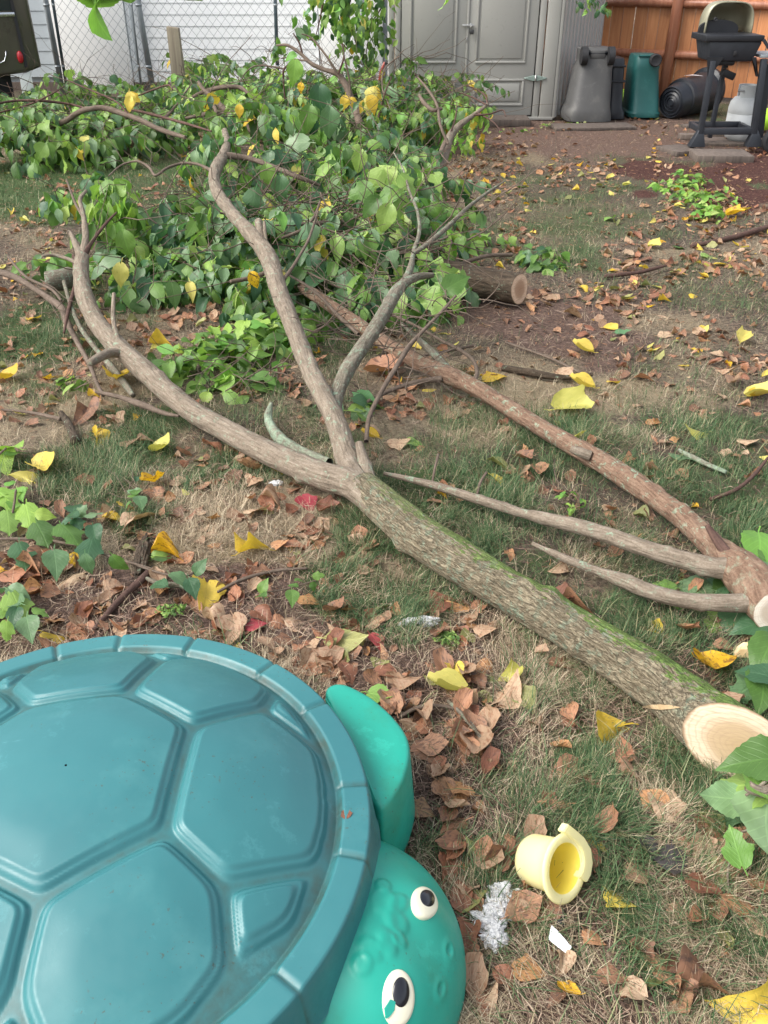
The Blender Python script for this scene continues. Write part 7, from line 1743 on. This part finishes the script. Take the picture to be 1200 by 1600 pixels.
HAND = [  # surveyed individual leaves: u, v, length px, angle, material, shape
 (155, 688, 40, 60, y_, 4), (259, 705, 46, 5, y_, 0), (183, 809, 44, 5, y_, 3), (400, 853, 62, -30, y_, 2), (896, 637, 66, -15, y_, 1), (903, 604, 46, 175, y_, 0), (775, 589, 42, -30, y_, 3), (960, 598, 26, 60, y_, 3), (1080, 674, 48, 180, y_, 3), (898, 684, 44, 10, y_, 2), (777, 747, 32, 60, y_, 3), (574, 684, 34, 170, y_, 0),
 (708, 1058, 44, 100, y_, 4), (692, 1082, 74, 175, y_, 1), (795, 1055, 44, 160, y_, 2), (940, 1145, 96, 160, y_, 3), (971, 1413, 58, 60, y_, 3), (326, 932, 78, 75, y_, 3), (1160, 530, 36, -50, y_, 1), (1192, 621, 50, 10, y_, 1), (72, 735, 60, 30, y_, 0), (20, 592, 44, 0, y_, 0), (55, 497, 28, 10, y_, 3), (258, 536, 44, -10, y_, 2), (1163, 326, 24, 40, y_, 3), (1150, 336, 30, 0, au, 0), (1192, 620, 40, 0, y_, 0),
 (1112, 1052, 80, 80, au, 1), (240, 760, 50, 80, au, 1), (270, 862, 60, 10, au, 4), (185, 600, 66, 60, y_, 1), (150, 618, 24, 10, y_, 2), (1160, 1582, 110, 175, y_, 2), (85, 990, 44, 20, y_, 0), (35, 745, 40, 200, y_, 2), (1010, 418, 22, 0, y_, 3), (1040, 375, 20, 0, au, 0), (1025, 385, 24, 20, y_, 0), (1075, 340, 18, 0, au, 2), (915, 452, 22, 60, y_, 3), (1090, 460, 24, 10, y_, 0), (1130, 412, 26, 10, y_, 3), (1040, 468, 20, 10, y_, 2), (905, 548, 40, 175, y_, 0), (790, 728, 50, 20, ol, 0),
 (655, 200, 10, 0, au, 0), (690, 345, 14, 0, y_, 3), (1060, 322, 12, 0, y_, 0), (980, 290, 14, 0, y_, 1), (908, 256, 14, 0, au, 2), (862, 257, 12, 0, y_, 3), (813, 256, 12, 0, y_, 2), (828, 327, 14, 0, y_, 0), (1026, 230, 12, 0, au, 0), (975, 258, 14, 0, ol, 2),
 (1040, 1262, 66, 100, tn, 3), (955, 1295, 44, 60, tn, 1), (997, 1371, 50, 80, tn, 3), (740, 1418, 40, 80, 'leaf_rust', 3), (703, 1362, 56, 80, r_, 0), (655, 1352, 62, 30, br_, 2), (882, 1204, 54, 150, br_, 3), (992, 1214, 44, 10, tn, 4), (1113, 1302, 60, 70, br_, 3), (795, 1340, 44, 10, r_, 0), (822, 1440, 60, 60, tn, 0), (820, 1385, 34, 60, r_, 4),
 (1115, 1540, 96, 0, br_, 4), (1065, 1560, 50, 100, br_, 4), (690, 943, 52, -20, r_, 3), (718, 942, 40, 10, r_, 1), (672, 1168, 50, -10, br_, 3), (750, 1172, 66, 60, tn, 1), (720, 1132, 44, 10, br_, 2), (770, 1125, 44, -50, tn, 2), (800, 1080, 66, -50, tn, 0), (820, 1090, 50, 60, ol, 3), (760, 1040, 36, 100, r_, 2), (840, 1133, 44, 120, tn, 4),
 (545, 1001, 62, 0, ol, 3), (590, 1002, 34, 60, cr, 3), (503, 1028, 44, 30, tn, 3), (480, 1035, 40, 100, tn, 0), (402, 976, 30, -20, cr, 3), (435, 968, 36, 60, r_, 2), (415, 962, 44, 30, 'leaf_rust', 0), (365, 985, 60, 80, tn, 0), (340, 975, 50, 40, tn, 4), (485, 938, 34, 10, r_, 3), (528, 958, 40, 20, br_, 1), (420, 1005, 34, 30, tn, 3),
 (465, 970, 34, 10, tn, 2), (610, 1050, 44, 10, r_, 3), (545, 1050, 40, 60, r_, 3), (640, 1065, 44, 10, tn, 0), (170, 920, 60, 60, tn, 2), (60, 890, 60, 20, br_, 4), (30, 895, 50, -20, r_, 3), (100, 905, 60, 150, tn, 1), (225, 805, 66, -40, tn, 0), (245, 775, 40, 60, br_, 0), (215, 832, 36, 5, tn, 3), (240, 838, 24, 5, r_, 3), (130, 750, 30, 170, r_, 3), (275, 752, 28, 170, tn, 3),
 (400, 755, 34, 60, tn, 3), (430, 782, 40, 10, tn, 4), (445, 778, 40, 30, r_, 2), (365, 745, 34, 60, br_, 3), (340, 700, 44, 30, r_, 0), (385, 735, 40, 160, br_, 1), (405, 800, 44, 20, tn, 3), (480, 785, 40, 60, cr, 3), (515, 795, 34, -30, r_, 1), (333, 815, 26, 60, r_, 2), (440, 850, 30, 10, r_, 3), (463, 850, 34, 0, 'leaf_rust', 3), (570, 860, 30, 60, tn, 2), (505, 820, 30, 40, tn, 3),
 (717, 835, 50, 20, r_, 1), (760, 985, 34, 20, tn, 3), (885, 1038, 48, 10, br_, 3), (850, 1020, 24, 10, tn, 1), (905, 945, 60, 10, br_, 4), (880, 940, 44, 0, r_, 1), (1010, 590, 30, 0, r_, 0), (1045, 690, 24, 0, tn, 3), (1068, 740, 24, 60, r_, 3), (1005, 740, 40, 10, tn, 1), (880, 768, 26, 30, r_, 3), (822, 718, 30, 30, br_, 1), (845, 740, 34, 70, br_, 1), (625, 692, 34, -20, tn, 3), (590, 672, 34, 20, tn, 0),
 (650, 600, 44, 10, r_, 0), (605, 585, 60, 10, 'leaf_rust', 1), (300, 642, 34, 20, r_, 1), (1045, 490, 36, 0, tn, 2), (900, 490, 34, 0, tn, 0), (728, 582, 28, 0, r_, 1), (1140, 580, 36, 30, tn, 0), (1180, 590, 40, 60, r_, 2), (1150, 600, 36, 100, tn, 1), (1190, 560, 30, 60, br_, 2), (1170, 690, 30, 10, tn, 3), (820, 660, 30, 10, tn, 2), (885, 590, 30, 10, tn, 1), (95, 590, 60, 5, br_, 2), (130, 650, 50, 90, br_, 4), (185, 655, 36, 60, tn, 0), (205, 690, 34, 0, tn, 3),
 (1050, 1350, 60, 100, 'leaf_dark', 3), (1020, 1330, 50, 60, 'leaf_dark', 0), (1105, 1140, 30, 60, br_, 2), (1075, 990, 40, 60, r_, 2), (1140, 1010, 40, 10, br_, 0), (1005, 1490, 40, 30, br_, 1), (830, 1515, 50, 10, r_, 3), (880, 1510, 40, 100, tn, 4), (795, 1530, 44, 30, r_, 0), (960, 1525, 44, 10, br_, 3), (1010, 1500, 50, 60, tn, 1), (930, 1470, 40, 60, r_, 3), (715, 1270, 44, 60, tn, 2), (700, 1240, 50, 60, br_, 0), (690, 1215, 40, 100, tn, 1), (735, 1240, 50, 60, 'leaf_rust', 2), (660, 1265, 40, 20, br_, 3), (600, 1375, 20, 60, br_, 3)]
for h in HAND:
    drop_leaf(h[0], h[1], h[2] * (.86 if h[4] in (y_, au) else .95), h[3] + random.uniform(-8, 8), h[4], {0: 1, 3: random.choice((0, 3)), 2: 4}.get(h[5], h[5]) if h[4] in (y_, au) else h[5], 'dead_hi')
# green leaf fragments on the ground
for (u, v, L_, an) in ((600, 1088, 44, 20), (255, 867, 30, 0), (975, 520, 22, 0), (1065, 385, 22, 0), (1110, 400, 26, 60), (1085, 715, 60, 25), (815, 290, 20, 0), (955, 342, 22, 60), (650, 690, 30, 0)):
    drop_leaf(u, v, L_, an, 'leaf_cool' if u in (975, 1085) else 'leaf_green', random.randrange(3), 'fresh_hi')
# a torn brown fragment lying on the shell rim
p = at(541, 1269, .268) 
o = bpy.data.objects.new('leaf_fragment', leaf_mesh('dead', 3, 'leaf_rust').copy()); COL.objects.link(o)
o.matrix_world = Matrix.Translation(p - Vector((0, .012, 0))) @ Matrix.Diagonal((.030, .024, .012, 1)); tag(o, 'small torn brown leaf fragment lying on the teal rim of the turtle lid', 'leaf fragment')

ZONES = [(650, 1110, 120, 170, 1.1), (440, 800, 150, 60, 1.15), (320, 720, 60, 40, .9), (450, 820, 200, 70, .75), (180, 900, 260, 110, .7), (520, 1000, 190, 60, 1.0), (720, 1350, 90, 160, .6), (950, 1350, 300, 260, .30), (1000, 400, 320, 80, 1.0), (850, 290, 260, 60, .6), (1080, 340, 160, 60, .8), (930, 225, 300, 28, .55), (60, 620, 130, 60, .7), (40, 430, 120, 140, .5), (230, 290, 170, 80, .5),
         (1160, 570, 80, 60, .9), (900, 540, 160, 60, .35), (480, 620, 120, 60, .6), (650, 600, 110, 60, .7), (1050, 950, 130, 70, .5), (880, 480, 200, 60, .45), (430, 760, 110, 40, .8), (850, 780, 260, 80, .22), (250, 520, 160, 70, .6), (400, 190, 700, 60, .3)]
rg = np.random.default_rng(77)
cand = np.c_[rg.uniform(-250, 1450, 110000), rg.uniform(120, 1750, 110000)]
wt = np.full(len(cand), .10)
for (a, b, c, d, e_) in ZONES: wt = np.maximum(wt, e_ * np.clip(1.3 - .75 * (((cand[:, 0] - a) / c) ** 2 + ((cand[:, 1] - b) / d) ** 2), 0, 1))
sc_ = np.array([scl(at(u, v, 0)) for u, v in cand[:, :]]) if False else FPX / ((np.clip((CAMH / np.tan(PITCH + np.arctan((cand[:, 1] - 800) / FPX))), .3, 40)) * _c + CAMH * _s)
wt *= np.clip((480 / sc_) ** 1.62, .35, 9) * .19
wt *= np.clip(fbm(cand / 38., 3, 9) * 5.0 - 1.9, .03, 1.9) * .85
cand = cand[rg.random(len(cand)) < wt]
P3 = np.array([tuple(at(u, v, 0)) for u, v in cand])
ok = ~blocked(P3[:, 0], P3[:, 1], .02) & (P3[:, 1] < 11.8)
cand, P3 = cand[ok], P3[ok]
P3[:, 2] = gh(P3[:, 0], P3[:, 1]) + .006
near = cand[:, 1] > 560
mats_ = [r_, br_, tn, y_, ol, au]
mi = np.where(near, rg.choice(6, len(cand), p=[.34, .34, .24, .02, .05, .01]), rg.choice(6, len(cand), p=[.22, .44, .20, .07, .05, .02]))
S = rg.uniform(.030, .076, len(cand)) * np.where(near, .88, .95)
order = np.argsort(-(S / np.maximum(P3[:, 1], .5))); inframe = (cand[:, 0] > 0) & (cand[:, 0] < 1200) & (cand[:, 1] < 1600)
quota = max(0, 292 - NL[0]); sel = [i for i in order if inframe[i]][:quota]; selm = np.zeros(len(cand), bool); selm[sel] = True
for i in sel:
    u, v = cand[i]; sp_ = scl(Vector(P3[i]))
    drop_leaf(float(u), float(v), float(S[i] * sp_), random.uniform(0, 360), mats_[mi[i]], None, 'dead')
rest = ~selm
az = rg.uniform(0, 2 * PI, len(cand)); D = np.c_[np.cos(az), np.sin(az), rg.uniform(-.15, .25, len(cand))]
Nn = np.c_[rg.normal(size=len(cand)) * .28, rg.normal(size=len(cand)) * .28, np.where(rg.random(len(cand)) < .3, -1, 1)]
Bm = basis(D, Nn); gi = rg.integers(0, len(DEAD), len(cand))
for k, mt in enumerate(mats_):
    m = rest & (mi == k)
    if m.any():
        o = merge_leaves('leaf_litter', 'dead', P3[m], Bm[m], S[m], mt, None, gi[m], rg); tag(o, f'scattered small {MATCOL[mt]} leaf litter over the whole lawn')
# broken leaf crumbs
n_ = 34000
yy = .6 + 10.6 * rg.random(n_) ** 1.05; xx = rg.uniform(-1, 1, n_) * ((yy * _c + CAMH * _s) * .5 + .2); kk = ~blocked(xx, yy); xx, yy = xx[kk], yy[kk]
P4 = np.c_[xx, yy, gh(xx, yy) + .004]; az = rg.uniform(0, 2 * PI, len(xx)); D = np.c_[np.cos(az), np.sin(az), rg.uniform(-.3, .3, len(xx))]; Nn = np.c_[rg.normal(size=(len(xx), 2)) * .4, np.ones(len(xx))]
mi4 = rg.integers(0, 3, len(xx)); S4 = rg.uniform(.007, .024, len(xx)) * np.clip(yy / 3, 1, 1.6)
GEO['crumb'] = [leaf_geo(1, 2, .5, .5, .3, 0, 0, petiole=0, seed=s_) for s_ in (1, 2)]
for k, mt in enumerate((r_, br_, tn)):
    m = mi4 == k; o = merge_leaves('leaf_crumbs', 'crumb', P4[m], basis(D[m], Nn[m]), S4[m], mt, None, rg.integers(0, 2, m.sum()), rg); tag(o, 'crumbled %s leaf fragments in the thatch' % MATCOL[mt])
print('fallen leaves', NL[0], 'rest', int(rest.sum()))

# ---- sticks -----------------------------------------------------------
def stick(pts, mat, label, seed, n=10, step=.01):
    O = at(pts[len(pts) // 2][0], pts[len(pts) // 2][1], 0); O.z = 0
    o, _ = limb('stick', pts, mat, None, O, n=n, seed=seed, bump_=.12, knots=5, step=step); o.location = O; tag(o, label, 'stick', 'sticks and twigs lying on the lawn')
stick([(148, 983, .012, 4), (185, 940, .014, 5), (222, 905, .016, 5.5), (232, 893, .02, 4)], 'twig_dark', 'straight dark grey stick pointing at the turtle shell from the ivy', 1)
stick([(222, 900, .015, 3), (250, 912, .02, 4), (285, 915, .015, 5), (300, 925, .01, 4)], 'bark_grey', 'pale peeled stick end under the trailing seedling', 2)
stick([(340, 925, .02, 2.5), (380, 905, .02, 3), (430, 892, .015, 2.5), (480, 888, .01, 2)], 'twig', 'thin twig arching from the spotted yellow leaf to the right', 3)
stick([(640, 560, .02, 2), (740, 540, .02, 2)], 'twig', 'fine twig crossing behind the reddish limb', 4)
stick([(785, 575, .012, 5), (830, 583, .014, 6), (880, 590, .012, 4), (925, 585, .01, 3)], 'bark_dark', 'dark damp stick behind the yellow leaf by the dirt patch', 5)
stick([(1060, 703, .006, 2.5), (1085, 716, .008, 4), (1110, 728, .008, 3.5), (1135, 738, .006, 3)], 'bark_lichen', 'pale green lichened stick on the grass at the right', 6)
stick([(1110, 780, .012, 3), (1150, 765, .02, 3), (1180, 740, .03, 3), (1200, 715, .04, 2)], 'twig_dark', 'dark forked twig at the right edge above the reddish limb', 7)
stick([(700, 1095, .02, 2.5), (730, 1125, .025, 3.4), (760, 1165, .02, 3), (775, 1190, .015, 2)], 'bark_grey', 'curved grey twig among leaves right of the turtle leg', 8)
stick([(625, 1120, .015, 3), (655, 1105, .02, 3.4), (690, 1103, .02, 3), (720, 1110, .015, 2)], 'twig', 'bent brown twig behind the turtle leg', 9)
stick([(690, 1395, .012, 4), (705, 1420, .014, 4.5), (722, 1450, .012, 5), (735, 1475, .01, 4)], 'twig_dark', 'dark stick running beside the turtle head', 10)
stick([(845, 1460, .01, 6), (862, 1450, .012, 7), (888, 1462, .012, 8), (902, 1440, .012, 6), (905, 1415, .01, 4)], 'leaf_dark' if False else 'bark_dark', 'crooked dark stick behind the paper scrap', 11)
stick([(975, 1564, .01, 4), (1030, 1562, .012, 5), (1062, 1558, .01, 4)], 'bark_dark', 'short dark stick in the grass near the right lower corner', 12)
stick([(95, 645, .01, 4), (108, 665, .03, 6), (118, 690, .03, 8)], 'bark_dark', 'dark upright stub left of the bright yellow leaf', 13)
stick([(0, 640, .01, 2), (50, 645, .015, 2.4), (95, 655, .02, 3)], 'twig', 'thin pale twig lying at the left edge of the lawn', 14)
stick([(745, 775, .01, 2), (750, 755, .03, 2), (760, 738, .045, 2)], 'twig', 'tiny upright twig behind the thin fork of the reddish limb', 15)
stick([(675, 755, .01, 2), (680, 730, .04, 2), (685, 710, .055, 2)], 'twig', 'tiny leaning twig right of the trunk fork', 16)
stick([(790, 535, .01, 2), (860, 560, .012, 2), (920, 590, .01, 2)], 'twig', 'fine straight twig across the bare dirt patch', 17)
stick([(945, 432, .01, 3), (1000, 425, .014, 3), (1040, 415, .012, 2)], 'twig_dark', 'dark twig among leaves on the right lawn', 18)
stick([(1080, 385, .01, 3), (1140, 372, .015, 4), (1200, 355, .02, 4)], 'twig_dark', 'long dark twig right of the green weed clump', 19)
stick([(720, 412, .05, 3), (760, 400, .05, 3), (800, 398, .03, 3)], 'twig', 'thin stem lying over the dark log', 20)
stick([(575, 1180, .01, 2), (690, 1300, .01, 2), (720, 1345, .012, 2)], 'twig', 'fine pale twig right below the turtle leg', 21)
